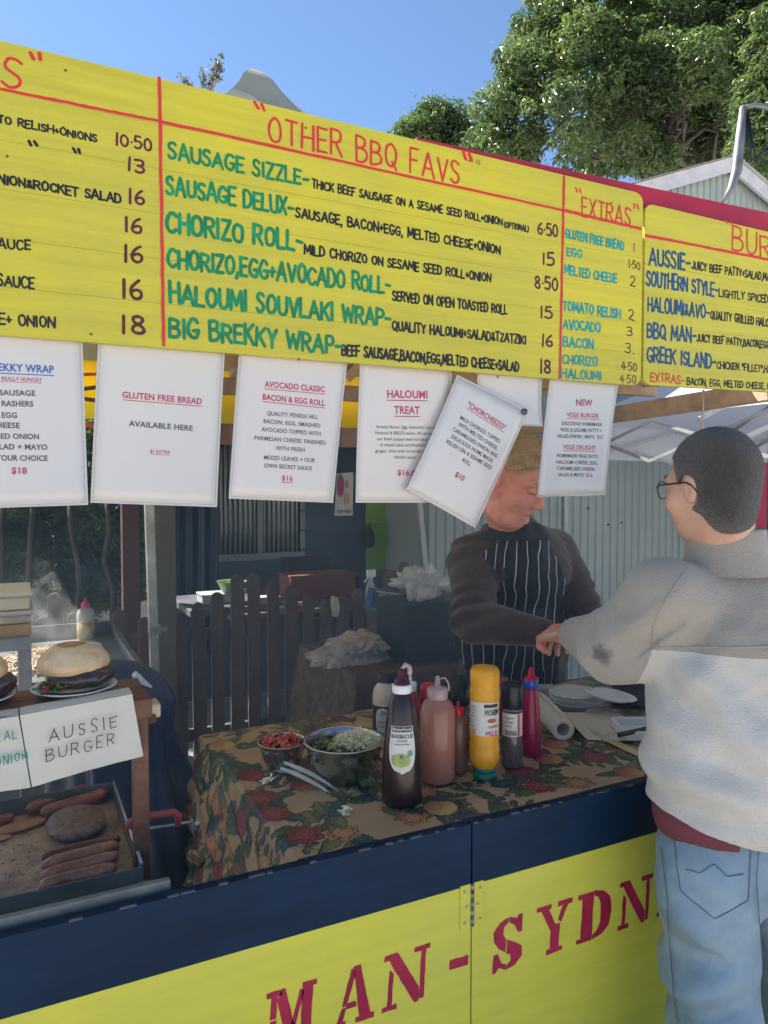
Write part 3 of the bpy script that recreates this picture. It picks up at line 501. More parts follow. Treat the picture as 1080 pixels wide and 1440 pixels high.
# stencil alphabet: filled pieces in a unit box (x, y)
def q(*p): return list(p)
SERIF = {
'M': (1.08, [q((0, 0), (.30, 0), (.30, .07), (.20, .07), (.20, .5), (.10, .5), (.10, .07), (0, .07)), q((0, 1), (.30, 1), (.30, .93), (.20, .93), (.2, .56), (.10, .56), (.10, .93), (0, .93)),
            q((.33, 1), (.38, 1), (.62, .3), (.56, .04), (.50, .04), (.24, .86)), q((.60, .12), (.80, .86), (.74, .9), (.57, .34)), q((.72, 0), (1.08, 0), (1.08, .07), (1.0, .07), (1.0, .93), (1.08, .93), (1.08, 1), (.80, 1), (.80, .07), (.72, .07))]),
'A': (.92, [q((.0, 0), (.27, 0), (.27, .07), (.19, .07), (.27, .30), (.21, .30), (.10, .07), (0, .07)), q((.22, .36), (.28, .36), (.44, .86), (.40, .97), (.38, .97)), q((.30, .30), (.50, .30), (.48, .37), (.33, .37)),
            q((.44, 1), (.56, 1), (.84, .07), (.92, .07), (.92, 0), (.54, 0), (.54, .07), (.62, .07))]),
'N': (.92, [q((0, 1), (.24, 1), (.72, .24), (.72, .0), (.66, 0), (.16, .80), (.10, .93), (0, .93)), q((.10, .72), (.16, .64), (.16, .07), (.26, .07), (.26, 0), (0, 0), (0, .07), (.10, .07)), q((.62, 1), (.92, 1), (.92, .93), (.83, .93), (.83, .04), (.77, .04), (.77, .93), (.62, .93))]),
'-': (.42, [q((0, .38), (.42, .38), (.42, .54), (0, .54))]),
'S': (.72, [q((.10, .0), (.17, .08), (.34, 0), (.34, .07), (.22, .14), (.13, .33), (.06, .33), (.05, 0)), q((.39, 0), (.55, .03), (.70, .17), (.68, .36), (.55, .46), (.36, .56), (.36, .32), (.46, .27), (.48, .14), (.39, .07)),
            q((.30, .36), (.30, .6), (.22, .70), (.24, .85), (.33, .92), (.33, 1), (.16, .94), (.03, .80), (.06, .62), (.16, .46)), q((.39, .92), (.52, .84), (.60, .68), (.67, .68), (.66, 1), (.60, 1), (.56, .93), (.39, 1))]),
'Y': (.94, [q((0, 1), (.36, 1), (.36, .93), (.29, .93), (.50, .55), (.62, .55), (.62, .07), (.72, .07), (.72, 0), (.32, 0), (.32, .07), (.41, .07), (.41, .45), (.12, .93), (0, .93)), q((.58, 1), (.94, 1), (.94, .93), (.84, .93), (.66, .6), (.60, .64), (.74, .93), (.58, .93))]),
'D': (.84, [q((0, 0), (.34, 0), (.34, 1), (0, 1), (0, .93), (.10, .93), (.10, .07), (0, .07)), q((.40, 0), (.60, .05), (.76, .2), (.82, .5), (.76, .8), (.6, .95), (.40, 1), (.40, .92), (.50, .86), (.57, .7), (.58, .5), (.57, .3), (.50, .14), (.40, .08))]),
'E': (.8, [q((0, 0), (.34, 0), (.34, 1), (0, 1), (0, .93), (.10, .93), (.10, .07), (0, .07)), q((.40, 0), (.8, 0), (.8, .34), (.74, .34), (.62, .1), (.40, .07)), q((.40, .46), (.56, .46), (.60, .34), (.60, .68), (.56, .54), (.40, .54)), q((.40, .93), (.62, .9), (.72, .68), (.78, .68), (.78, 1), (.40, 1))])}
bl0, bl1 = aty(693, 1369, 0), aty(858, 1311, 0)          # baseline
zl = lambda x: bl0.z+(bl1.z-bl0.z)*(x-bl0.x)/(bl1.x-bl0.x); Hc = (aty(711, 1293, 0)-aty(711, 1363, 0)).length
def xb_(px): return atz(px, 1330, 0).x if False else None
def xpx(px, z=None):  # x on the counter plane where the baseline passes the picture column
    y_ = 1369-.3515*(px-693); return aty(px, y_, 0).x
for ch, a, b, mtl in (('M', 372, 440, M_crim), ('A', 467, 524, M_crim), ('N', 538, 600, M_crim), ('-', 631, 655, M_crim), ('S', 690, 733, M_crim), ('Y', 752, 800, M_crim), ('D', 811, 858, M_crim), ('N', 869, 914, M_crim), ('E', 924, 962, M_crim), ('Y', 972, 1014, M_crim), ('M', 1056, 1108, M_blue)):
    xa, xb = xpx(a), xpx(b); wd, ps = SERIF[ch]; mb = MB(); sh = random.uniform(-.002, .002)
    for i, pl in enumerate(ps):
        pts = []; nP = len(pl); ar_ = sum(pl[k][0]*pl[(k+1) % nP][1]-pl[(k+1) % nP][0]*pl[k][1] for k in range(nP)); sg_ = 1 if ar_ > 0 else -1; gw = .021; q2 = []
        for k in range(nP):      # heavier stroke weight
            (ax_, ay_), (bx_, by_), (cx_, cy_) = pl[k-1], pl[k], pl[(k+1) % nP]; d1 = Vector((bx_-ax_, by_-ay_)).normalized(); d2 = Vector((cx_-bx_, cy_-by_)).normalized(); m1 = Vector((d1.y, -d1.x))+Vector((d2.y, -d2.x)); m1 = m1/max(.55, m1.length_squared/2); q2.append((bx_+m1.x*gw*sg_*.5*2, by_+m1.y*gw*sg_*.35*2))
        pl = q2
        for k in range(len(pl)):       # round, slightly ragged outline
            p0, p1 = pl[k], pl[(k+1) % len(pl)]; nn = max(1, int(math.dist(p0, p1)/.12))
            for t in range(nn): f = t/nn; pts.append((p0[0]+(p1[0]-p0[0])*f+random.uniform(-.008, .008), p0[1]+(p1[1]-p0[1])*f+random.uniform(-.008, .008)))
        mb.add([Vector((xa+(xb-xa)*u/wd+.06*v*Hc, -.0007, zl(xa)+sh+v*Hc+(zl(xb)-zl(xa))*u/wd)) for u, v in pts], [tuple(range(len(pts)))])
    mb.build('lettering', mtl, ct, fix=False)
# ================================================================ foliage
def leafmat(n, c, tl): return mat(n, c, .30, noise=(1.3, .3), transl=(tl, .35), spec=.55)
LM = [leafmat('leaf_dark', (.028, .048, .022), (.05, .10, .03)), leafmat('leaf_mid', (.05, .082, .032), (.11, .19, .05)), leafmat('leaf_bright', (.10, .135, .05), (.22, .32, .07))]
M_bark = mat('bark', (.05, .042, .036), .85, noise=(5, .4), bump=(18, .8)); M_barkp = mat('bark_pale', (.22, .19, .16), .85, noise=(5, .3), bump=(18, .6))
def leaves(clumps, n, size, mats=LM, seed=1, flat=.5, aspect=.36, droop=.3, shell=.55):
    """clumps: array (k,4) centre + radius; n leaves in all; each leaf is a folded four-corner blade"""
    r = np.random.default_rng(seed); cl = np.array(clumps, float); wgt = cl[:, 3]**2; ci = r.choice(len(cl), n, p=wgt/wgt.sum())
    d = r.normal(size=(n, 3)); d /= np.linalg.norm(d, axis=1)[:, None]; rad = cl[ci, 3]*(shell+(1-shell)*r.random(n)**.6)*np.where(r.random(n) < .12, r.uniform(1.0, 1.55, n), 1); P = cl[ci, :3]+d*rad[:, None]*np.array([1, 1, .72])
    N = d*.7+r.normal(size=(n, 3))*.55+np.array([0, 0, flat]); N /= np.linalg.norm(N, axis=1)[:, None]
    T = np.cross(N, r.normal(size=(n, 3))); T[:, 2] -= droop; T -= N*(T*N).sum(1)[:, None]; T /= np.linalg.norm(T, axis=1)[:, None]; B = np.cross(N, T)
    s = size*r.uniform(.6, 1.25, n)[:, None]; w_ = s*aspect
    V = np.stack([P-T*s*.5, P+B*w_*.5+N*w_*.16, P+T*s*.5-N*s*.1, P-B*w_*.5+N*w_*.16], 1).reshape(-1, 3); F = np.arange(4*n).reshape(-1, 4)
    F = np.concatenate([F[:, [0, 1, 2]], F[:, [0, 2, 3]]])
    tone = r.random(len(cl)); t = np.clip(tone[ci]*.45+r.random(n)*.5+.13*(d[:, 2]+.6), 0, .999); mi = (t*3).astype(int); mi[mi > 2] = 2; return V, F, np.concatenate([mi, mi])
def limb(mb, a, b, r0, r1, wob=.08, n=7, seed=0):
    a, b = Vector(a), Vector(b); rr = random.Random(seed); L_ = (b-a).length; pts = []
    for i in range(n):
        t = i/(n-1); pts.append(a.lerp(b, t)+Vector([rr.uniform(-1, 1)*wob*L_*math.sin(t*PI) for _ in range(3)]))
    mb.tube(pts, [r0+(r1-r0)*i/(n-1) for i in range(n)], 9); return pts
def tree(name, base, lobes, nleaf, lsize, label, seed, trunk_r=.22, fork=None, clump=(.35, .6), per=26, mats=LM, limbs=(), cat='tree', group=None, bark=None):
    rr = np.random.default_rng(seed); cl = []
    for (c, rad) in lobes:
        c = np.array(c); rad = np.array(rad); k = int(per*(rad.prod())**.66)+5
        d = rr.normal(size=(k, 3)); d /= np.linalg.norm(d, axis=1)[:, None]; q = c+d*rad*(rr.random(k)**.35)[:, None]; cl += [(*p, rr.uniform(*clump)) for p in q]
    o = thing(name, base, label, cat, group); org = np.array(base)
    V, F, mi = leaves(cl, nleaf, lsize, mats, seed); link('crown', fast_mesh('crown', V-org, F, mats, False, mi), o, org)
    mb = MB(); fk = Vector(fork) if fork else Vector(base)+Vector((0, 0, 3)); limb(mb, base, fk, trunk_r, trunk_r*.7, .03, 8, seed)
    rq = random.Random(seed)
    for (c, rad) in lobes[::2]: limb(mb, fk, Vector(c), trunk_r*.32, trunk_r*.08, .10, 10, rq.random())
    for k in range(min(60, len(cl))):
        c = cl[rq.randrange(len(cl))]; lb = min(lobes, key=lambda l: (Vector(l[0])-Vector(c[:3])).length); limb(mb, Vector(lb[0]), Vector(c[:3]), trunk_r*.16, trunk_r*.04, .06, 5, rq.random())
    for (a, b, r0, r1) in limbs: limb(mb, a, b, r0, r1, .05, 9, rq.random())
    mb.build('trunk', bark or M_bark, o); return o
DT = 13.0; s13 = DT/1050
def lobe(px, py, rx, ry, dep, dd=1.0): return (tuple(atd(px, py, dep)), (rx*dep/1050, rx*dep/1050*dd, ry*dep/1050))
bs = atd(950, 250, DT); base = (bs.x, bs.y, 0)
tree('fig_tree', base, [lobe(800, 55, 72, 70, DT), lobe(870, -20, 110, 80, DT+.5), lobe(975, 15, 100, 70, DT+1), lobe(752, 118, 52, 55, DT-.5), lobe(815, 165, 85, 50, DT-1), lobe(722, 160, 40, 40, DT), lobe(735, 205, 55, 28, DT+.3), lobe(885, 130, 60, 70, DT+.8), lobe(900, 60, 75, 60, DT+.5), lobe(868, 208, 70, 30, DT+1),
  lobe(1045, 0, 75, 60, DT-1), lobe(775, 25, 40, 45, DT), lobe(1000, 80, 60, 50, DT+2), lobe(1020, -90, 160, 60, DT), lobe(930, 120, 60, 50, DT+2.5), lobe(1010, 150, 50, 55, DT+2.5), lobe(960, 40, 60, 60, DT-.8), lobe(1050, 90, 60, 60, DT+2), lobe(905, 175, 45, 35, DT+2.2), lobe(850, 90, 60, 50, DT-1.2), lobe(985, 110, 55, 40, DT-1.6), lobe(1055, 60, 50, 70, DT-1), lobe(1060, 150, 40, 50, DT-1), lobe(935, 85, 50, 45, DT-1.5), lobe(980, 170, 40, 30, DT+1.5), lobe(905, 215, 40, 22, DT-1), lobe(1000, 200, 60, 35, DT+2), lobe(955, 228, 60, 22, DT+2.5), lobe(1060, 215, 40, 40, DT+2.5), lobe(1070, 110, 30, 60, DT+1), lobe(690, 205, 35, 24, DT+1)],
     140000, .12, 'big glossy-leaved tree rising behind the menu board and the gabled shed', 5, .15, fork=tuple(atd(935, 215, DT)), clump=(.14, .46), per=25,
     limbs=[(atd(930, 250, DT), atd(952, 60, DT-.3), .085, .03), (atd(945, 180, DT), atd(1000, 120, DT-.2), .045, .02), (atd(925, 225, DT-.2), atd(880, 150, DT-.4), .04, .02)])
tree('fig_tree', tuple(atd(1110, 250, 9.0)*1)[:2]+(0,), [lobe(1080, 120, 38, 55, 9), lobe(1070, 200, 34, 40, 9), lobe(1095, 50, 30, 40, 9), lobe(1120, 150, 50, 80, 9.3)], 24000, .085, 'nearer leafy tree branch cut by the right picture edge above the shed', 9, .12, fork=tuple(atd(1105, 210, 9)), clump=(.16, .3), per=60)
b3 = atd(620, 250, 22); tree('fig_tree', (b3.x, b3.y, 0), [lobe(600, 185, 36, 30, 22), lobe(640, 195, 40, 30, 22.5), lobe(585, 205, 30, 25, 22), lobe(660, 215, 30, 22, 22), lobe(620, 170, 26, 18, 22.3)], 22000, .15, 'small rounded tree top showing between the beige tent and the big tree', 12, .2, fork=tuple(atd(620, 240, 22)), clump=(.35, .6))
# budding twigs beside the tent peak
tw = thing('shrub', (atd(285, 130, 6).x, atd(285, 130, 6).y, 0), 'thin budding treetop with reddish leaves left of the beige tent peak', 'tree'); mb = MB(); tl_ = []
for (x, y) in ((252, 106), (262, 112), (285, 100), (287, 112), (303, 85), (305, 95), (312, 78), (310, 100), (298, 108)):
    a = atd(288+random.uniform(-6, 6), 165, 6); b = atd(x, y, 6); limb(mb, a, b, .012, .004, .06, 6, x); tl_ += [(*b, .035), (*a.lerp(b, .85), .04)]
limb(mb, (tw.location.x, tw.location.y, 0), atd(290, 165, 6), .05, .02, .02, 8, 4); mb.build('trunk', M_barkp, tw)
rb = leafmat('leaf_bud', (.16, .06, .04), (.2, .1, .05)); V, F, mi = leaves(tl_, 420, .035, [rb, LM[2], rb], 3, shell=.1); link('crown', fast_mesh('crown', V-np.array(tw.location), F, [rb, LM[1], mat('leaf_pale', (.35, .3, .24), .6)], False, mi), tw, tuple(tw.location))

# ================================================================ beige tent over the stall (peaked canvas)
M_canvas = mat('canvas_beige', (.34, .345, .27), .8, noise=(3, .12), bump=(160, .2))
pk = atd(357, 99, 3.62); tc_ = thing('market_tent', (pk.x, pk.y, 0), 'beige peaked canvas tent roof, its tip showing above the menu board', 'tent')
ev, hw = 2.36, 1.42
def hat(u, v):      # u around, v from the tip to the eave
    a = u*4; k = int(a) % 4; f = a-int(a); cs = [(-1, -1), (1, -1), (1, 1), (-1, 1)]; p = Vector(cs[k]).lerp(Vector(cs[(k+1) % 4]), f); h = (1-v)**1.75
    if v < .08: h = 1-(v/.08)**1.5*.14*.55-.0
    z = ev+(pk.z-ev)*((1-v)**1.45 if v > .08 else ((1-.08)**1.45+(1-(1-.08)**1.45)*(1-(v/.08)**1.8)))
    rr = max(v, .006); return Vector((pk.x+p.x*hw*rr, pk.y+p.y*hw*rr, z-.012*math.sin(f*PI)*v*3))
mb = MB(); mb.grid(lambda u, v: hat(u*.9999, v), 48, 40); mb.build('canopy', M_canvas, tc_)
mb = MB(); mb.grid(lambda u, v: hat(u*.9999, 1)+Vector((0, 0, -.2*v)), 48, 2); mb.build('valance', mat('canvas_yellow', (.75, .55, .02), .7, transl=((.95, .62, .01), .6)), tc_)
for sx in (-1, 1):
    for sy in (-1, 1): pass
# stripes on the far valance (seen between the notices)
yv = pk.y+hw; mb = MB()
# ================================================================ yellow striped banner at the back of the stall
yb = 3.62; A, B = aty(-40, 470, yb), aty(330, 596, yb); o = tag(MB().prism([Vector((A.x, yb, B.z)), Vector((aty(505, 540, yb).x, yb, B.z)), Vector((aty(505, 540, yb).x, yb, A.z)), Vector((A.x, yb, A.z))], Vector((0, .004, 0))).build('banner_sheet', mat('banner_yellow', (.88, .78, .03), .6, noise=(3, .06), transl=((1.0, .93, .04), .8)), loc=((A.x+B.x)/2, yb, B.z)), 'yellow banner with brown bars hung at the back of the stall', 'banner'); o.name = 'banner'
for (x0, y0, x1, y1, wd, cc) in ((112, 488, 140, 494, 9, 0), (112, 527, 140, 526, 4, 1), (112, 548, 140, 544, 5, 0), (112, 560, 140, 564, 5, 0), (112, 598, 140, 598, 6, 1)):
    m = MB(); a, b = aty(x0, y0, yb), aty(x1, y1, yb); h = wd/1050*5.2; m.prism([a+Vector((0, -.002, -h/2)), b+Vector((0, -.002, -h/2)), b+Vector((0, -.002, h/2)), a+Vector((0, -.002, h/2))], Vector((0, .0015, 0))); m.build('printed_bar', [M_timd, mat('banner_red', (.75, .12, .02), .6)][cc], o)
# ================================================================ white marquee at the right
M_mq = mat('marquee_white', (.62, .63, .70), .6, noise=(2, .08), bump=(20, .15), transl=((.8, .82, .9), .35)); M_alu = mat('aluminium', (.33, .34, .36), .5, .5, noise=(10, .2))
q0, q1 = aty(868, 646, 3.0), aty(1250, 655, 3.0); zv = q0.z; mx0, mx1, my0, my1 = aty(790, 646, 3.0).x, q0.x+2.95, .55, 3.05; mc = Vector(((mx0+mx1)/2, (my0+my1)/2, zv+1.05))
mq = thing('marquee', (mc.x, mc.y, 0), 'white pop-up marquee with folding metal truss behind the customer', 'marquee'); mb = MB()
cor = [Vector((mx0, my0, zv+.24)), Vector((mx1, my0, zv+.24)), Vector((mx1, my1, zv+.24)), Vector((mx0, my1, zv+.24))]
for k in range(4):
    a, b = cor[k], cor[(k+1) % 4]
    mb.grid(lambda u, v, a=a, b=b: (a.lerp(b, u)).lerp(mc, v)+Vector((0, 0, -.10*math.sin(v*PI)*math.sin(u*PI))), 10, 10)
mb.build('canopy', M_mq, mq)
mb = MB()
for k in (1, 2):
    a, b = cor[k], cor[(k+1) % 4]; mb.grid(lambda u, v, a=a, b=b: a.lerp(b, u)+Vector((.006*math.sin(u*25), .006*math.sin(u*31), -.25*v+.006*abs(math.sin(u*9)))), 30, 2)
mb.build('valance', M_mq, mq)
for k in range(4):
    c = cor[k]; mb = MB(); p = Vector((c.x+(.04 if c.x < mc.x else -.04), c.y+(.04 if c.y < mc.y else -.04), 0))
    if k in (0, 1): continue
    mb.bar(p, p+Vector((0, 0, zv+.22)), .035, .035); mb.build('leg', M_alu, mq)
for k in range(4):
    a, b = cor[k], cor[(k+1) % 4]; ins = (mc-(a+b)/2); ins.z = 0; ins = ins.normalized()*.05
    for j in range(3):
        p, r_ = a.lerp(b, j/3)+ins, a.lerp(b, (j+1)/3)+ins
        for d in (0, 1):
            mb = MB(); mb.bar(p+Vector((0, 0, -.02-.26*d)), r_+Vector((0, 0, -.28+.26*d))+ins*(.5*d), .010, .019); mb.build('truss_bar', M_alu, mq)
for k in range(4):
    c = (cor[k]+cor[(k+1) % 4])/2; mb = MB(); mb.bar(c+Vector((0, 0, -.05)), mc+Vector((0, 0, -.15)), .014, .026); mb.build('truss_bar', M_alu, mq)
    mb = MB(); mb.bar(c+Vector((0, 0, -.28)), mc+Vector((0, 0, -.5)), .014, .026); mb.build('truss_bar', M_alu, mq)
mb = MB(); mb.bar(mc+Vector((0, 0, -.62)), mc+Vector((0, 0, -.05)), .04, .04); mb.build('centre_post', M_alu, mq)
# string hanging from the side beam, lantern hook
mb = MB(); a = atd(989, 548, 2.35); mb.tube([a, a.lerp(atd(986, 600, 2.35), .5)+Vector((.004, 0, 0)), atd(984, 640, 2.35)], .003, 6); tag(mb.build('string', mat('string', (.5, .4, .28), .9), loc=a), 'thin string hanging from the pale side beam above the customer', 'string')
# ================================================================ gabled shed
YS = 3.55; M_clad = mat('cladding_green', (.37, .415, .385), .6, noise=(1.2, .14), bump=(8, .08)); M_trim = mat('barge_white', (.62, .60, .60), .5, noise=(6, .15))
pkp = aty(1019, 226, YS); la = aty(905, 268, YS); ra = aty(1080, 272, YS); sl = .5*((pkp.z-la.z)/(pkp.x-la.x)+(pkp.z-ra.z)/(ra.x-pkp.x))
x0 = aty(604, 700, YS).x; hwid = pkp.x-x0; xe = pkp.x+hwid; ez = pkp.z-sl*hwid
sh = thing('shed', (pkp.x, YS, 0), 'grey-green ribbed metal shed with white gable trim behind the stall', 'shed'); mb = MB()
pit = .082; nn = int((xe-x0)/pit); pr = []
for i in range(nn):
    x = x0+i*pit
    for dx, dy in ((0, 0), (.050, 0), (.058, -.012), (.074, -.012)): pr.append((x+dx, YS+dy))
pr.append((xe, YS)); top = lambda x: pkp.z-sl*abs(x-pkp.x)-.02
vs = []
for x, y in pr: vs += [Vector((x, y, 0)), Vector((x, y, top(x)))]
mb.add(vs, [(2*i, 2*i+2, 2*i+3, 2*i+1) for i in range(len(pr)-1)])
mb.add([Vector((x0, YS, 0)), Vector((x0, YS+5, 0)), Vector((x0, YS+5, top(x0))), Vector((x0, YS, top(x0)))], [(0, 1, 2, 3)]); mb.add([Vector((xe, YS, 0)), Vector((xe, YS+5, 0)), Vector((xe, YS+5, top(xe))), Vector((xe, YS, top(xe)))], [(0, 1, 2, 3)])
mb.build('wall', M_clad, sh)
for sgn in (-1, 1):
    xo = pkp.x+sgn*(hwid+.2); zo = pkp.z-sl*(hwid+.2); mb = MB(); n_ = Vector((0, 0, 1)); th = .13
    mb.prism([Vector((pkp.x, YS-.10, pkp.z)), Vector((xo, YS-.10, zo)), Vector((xo, YS-.10, zo-th)), Vector((pkp.x, YS-.10, pkp.z-th))], Vector((0, .03, 0))); mb.build('barge_board', M_trim, sh)
    mb = MB(); k = 40; vs = []
    for i in range(k+1):
        f = i/k; x = pkp.x+(xo-pkp.x)*f; z = pkp.z+(zo-pkp.z)*f+.012
        vs += [Vector((x, YS-.13, z)), Vector((x, YS+5.1, z))]
    mb.add(vs, [(2*i, 2*i+2, 2*i+3, 2*i+1) for i in range(k)]); mb.build('roof', M_trim, sh)
for i, (px, py) in enumerate(((828, 715), (856, 738), (875, 735), (960, 700), (700, 850), (845, 680))):
    c = aty(px, py, YS-.013); mb = MB(); mb.lathe(c, [(0, -.004), (.006, -.004), (.009, 0), (.009, .01)], 8, axis=Vector((0, 1, 0))); mb.build('roofing_screw', M_dark, sh)
# crimson sheet at the right edge
p = aty(1059, 650, 2.6); p2 = aty(1130, 790, 2.6); mb = MB(); mb.prism([Vector((p.x, 2.6, p2.z)), Vector((p2.x, 2.6, p2.z)), Vector((p2.x, 2.6, p.z)), Vector((p.x, 2.6, p.z))], Vector((0, .02, 0)))
tb = thing('banner_stand', (p.x+.1, 2.62, 0), 'plain crimson upright banner at the right picture edge behind the customer', 'banner'); mb.build('panel', mat('crimson_cloth', (.33, .008, .05), .7, noise=(3, .15)), tb); mb = MB(); mb.bar((p.x+.15, 2.63, 0), (p.x+.15, 2.63, p.z), .02, .02); mb.build('post', M_alu, tb)
# street-side pole with curved bracket
dp = 5.2; mb = MB(); pl = thing('service_pole', (atd(1040, 250, dp).x, atd(1040, 250, dp).y, 0), 'pale grey curved metal pole with cables above the shed roof', 'pole')
mb.tube([atd(1045, 150, dp), atd(1040, 200, dp), atd(1036, 240, dp), atd(1028, 266, dp), atd(1016, 284, dp)], [.022, .034, .036, .026, .010], 10); mb.build('curved_arm', mat('galvanised', (.20, .205, .21), .5, .6, noise=(8, .35)), pl)
mb = MB(); mb.tube([atd(1045, 152, dp), atd(1062, 148, dp), atd(1082, 152, dp), atd(1100, 160, dp)], .018, 8); mb.build('bracket', MATS['galvanised'], pl)
mb = MB(); c = atd(1100, 160, dp); mb.tube([Vector((c.x, c.y, 0)), c+Vector((0, 0, .6))], .05, 12); mb.build('post', MATS['galvanised'], pl)
for k in range(3):
    mb = MB(); a = atd(1046+3*k, 158, dp); mb.tube([a, atd(1052+4*k, 190+10*k, dp), atd(1050+6*k, 228, dp), atd(1062+8*k, 222-8*k, dp), atd(1095, 200+8*k, dp)], .007, 6); mb.build('cable', M_dark, pl)
# ================================================================ house wall behind the fence
YH = 4.3; M_house = mat('house_dark', (.06, .085, .125), .8, noise=(2, .3), bump=(12, .2)); M_lime = mat('lime_wall', (.22, .40, .07), .7, noise=(2, .15))
hs = thing('house', (1.6, YH, 0), 'dark blue-grey weatherboard house with barred window behind the picket fence', 'house')
xa = aty(238, 700, YH).x; xg = aty(513, 700, YH).x; xc = aty(586, 700, YH).x; xz = x0+1.5
wx0, wx1 = aty(306, 700, YH).x, aty(421, 700, YH).x; wz0, wz1 = aty(360, 778, YH).z, 1.98
nb = 14; hb_ = .155
for k in range(nb):
    z = k*hb_
    for (a, b) in (((xa, wx0), (wx1, xg)) if wz0-.05 < z < wz1 else ((xa, xg),)):
        mb = MB(); mb.prism([Vector((a, YH-.006, z+hb_)), Vector((a, YH-.022, z)), Vector((a, YH, z)), Vector((a, YH, z+hb_))], Vector((b-a, 0, 0))); mb.build('weatherboard', M_house, hs)
mb = MB(); mb.box((xa, YH+.001, 0), (wx0, YH+.1, 2.17)); mb.box((wx1, YH+.001, 0), (xg, YH+.1, 2.17)); mb.box((wx0, YH+.001, 0), (wx1, YH+.1, wz0)); mb.box((wx0, YH+.001, wz1), (wx1, YH+.1, 2.17)); mb.build('wall', M_house, hs)
mb = MB(); mb.box((xg, YH-.03, 0), (xc, YH+.1, 2.15)); mb.build('wall', M_lime, hs, label='lime green painted wall panel')
mb = MB(); mb.box((xc, YH-.05, 0), (xz, YH+.1, 2.15)); mb.build('wall', mat('house_grey', (.16, .19, .18), .8, noise=(3, .2)), hs, label='grey wall beside the lime panel')
wn = MB().box((wx0, YH-.02, wz0-.05), (wx1, YH+.02, wz0)).box((wx0, YH-.02, wz1), (wx1, YH+.02, wz1+.05)).box((wx0-.04, YH-.02, wz0-.05), (wx0, YH+.02, wz1+.05)).box((wx1, YH-.02, wz0-.05), (wx1+.04, YH+.02, wz1+.05)).build('window', mat('window_frame', (.2, .22, .24), .5), hs)
MB().box((wx0, YH+.03, wz0), (wx1, YH+.036, wz1)).build('pane', mat('pane_glass', (.05, .07, .09), .08, spec=.8), wn)
for k in range(17):
    x = wx0+(wx1-wx0)*(k+.5)/17; MB().tube([(x, YH+.005, wz0), (x, YH+.005, wz1)], .007, 6).build('bar', mat('window_bar', (.45, .48, .5), .4, .5), wn)
MB().box(((wx0+wx1)/2-.02, YH-.018, wz0), ((wx0+wx1)/2+.02, YH+.018, wz1)).build('mullion', MATS['window_frame'], wn)
mb = MB(); mb.prism([Vector((xa-.3, YH-.4, 2.14)), Vector((xz, YH-.4, 2.14)), Vector((xz, YH+2.5, 3.2)), Vector((xa-.3, YH+2.5, 3.2))], Vector((0, 0, .06))); mb.build('roof', mat('roof_dull', (.14, .13, .13), .6, noise=(3, .3)), hs)
mb = MB(); mb.box((xa-.3, YH-.44, 2.10), (xz, YH-.405, 2.22)); mb.build('gutter', M_trim, hs)
# eave soffit boards, pinkish, seen between notices
mb = MB(); zz = aty(330, 602, YH-.3).z; mb.box((xa, YH-.32, zz-.12), (xg, YH-.25, zz+.1), .004); mb.build('fascia', mat('soffit_pink', (.27, .17, .15), .7, noise=(4, .2)), hs)
# wall lamp on the lime wall
lp = thing('wall_lamp', aty(519, 750, YH-.05), 'black outdoor lamp fixed to the lime green wall', 'lamp'); c = aty(519, 756, YH-.1); mb = MB(); mb.lathe(c, [(0, .09), (.015, .085), (.045, .03), (.05, -.05), (.03, -.08), (0, -.08)], 12); mb.build('lamp_body', M_dark, lp); mb = MB(); mb.bar(aty(520, 735, YH-.04), c+Vector((0, 0, .09)), .012, .012); mb.bar(aty(515, 741, YH-.1), aty(533, 737, YH-.06), .008, .008); mb.build('bracket', M_dark, lp)
# poster with circles
po = thing('poster', aty(483, 725, 3.0), 'white poster with magenta and orange circles hanging behind the notices', 'poster'); a, b, c, d = aty(474, 666, 3.0), aty(497, 664, 3.0), aty(496, 725, 3.0), aty(471, 725, 3.0)
mb = MB(); mb.prism([d, c, b, a], Vector((0, .006, 0))); mb.build('board', mat('poster_white', (.45, .47, .48), .5), po)
for (px, py, rx, ry, cc) in ((479, 683, 5.5, 17, (.30, .02, .12)), (488, 681, 2.5, 6, (.45, .12, .16)), (488, 702, 4, 9, (.55, .25, .14))):
    mb = MB(); cc_ = aty(px, py, 2.996); rx_ = rx/1050*4.6; ry_ = ry/1050*4.4; mb.add([cc_+Vector((math.cos(t)*rx_, 0, math.sin(t)*ry_)) for t in np.linspace(0, 2*PI, 24, endpoint=False)], [tuple(range(24))]); mb.build('printed_circle', mat('pc%d' % int(cc[0]*100), cc, .5), po)
mb = MB(); typeset(mb, 'ASK HERE', aty(474, 721, 2.996), aty(494, 721, 2.996), .02, Vector((0, 0, 1)), Vector((0, -1, 0)), .02); mb.build('lettering', M_print, po, fix=False)
mb = MB(); mb.tube([(a.x+.03, 3.003, a.z-.002), (a.x+.03, 3.003, 2.5)], .0015, 5); mb.build('cord', M_dark, po)
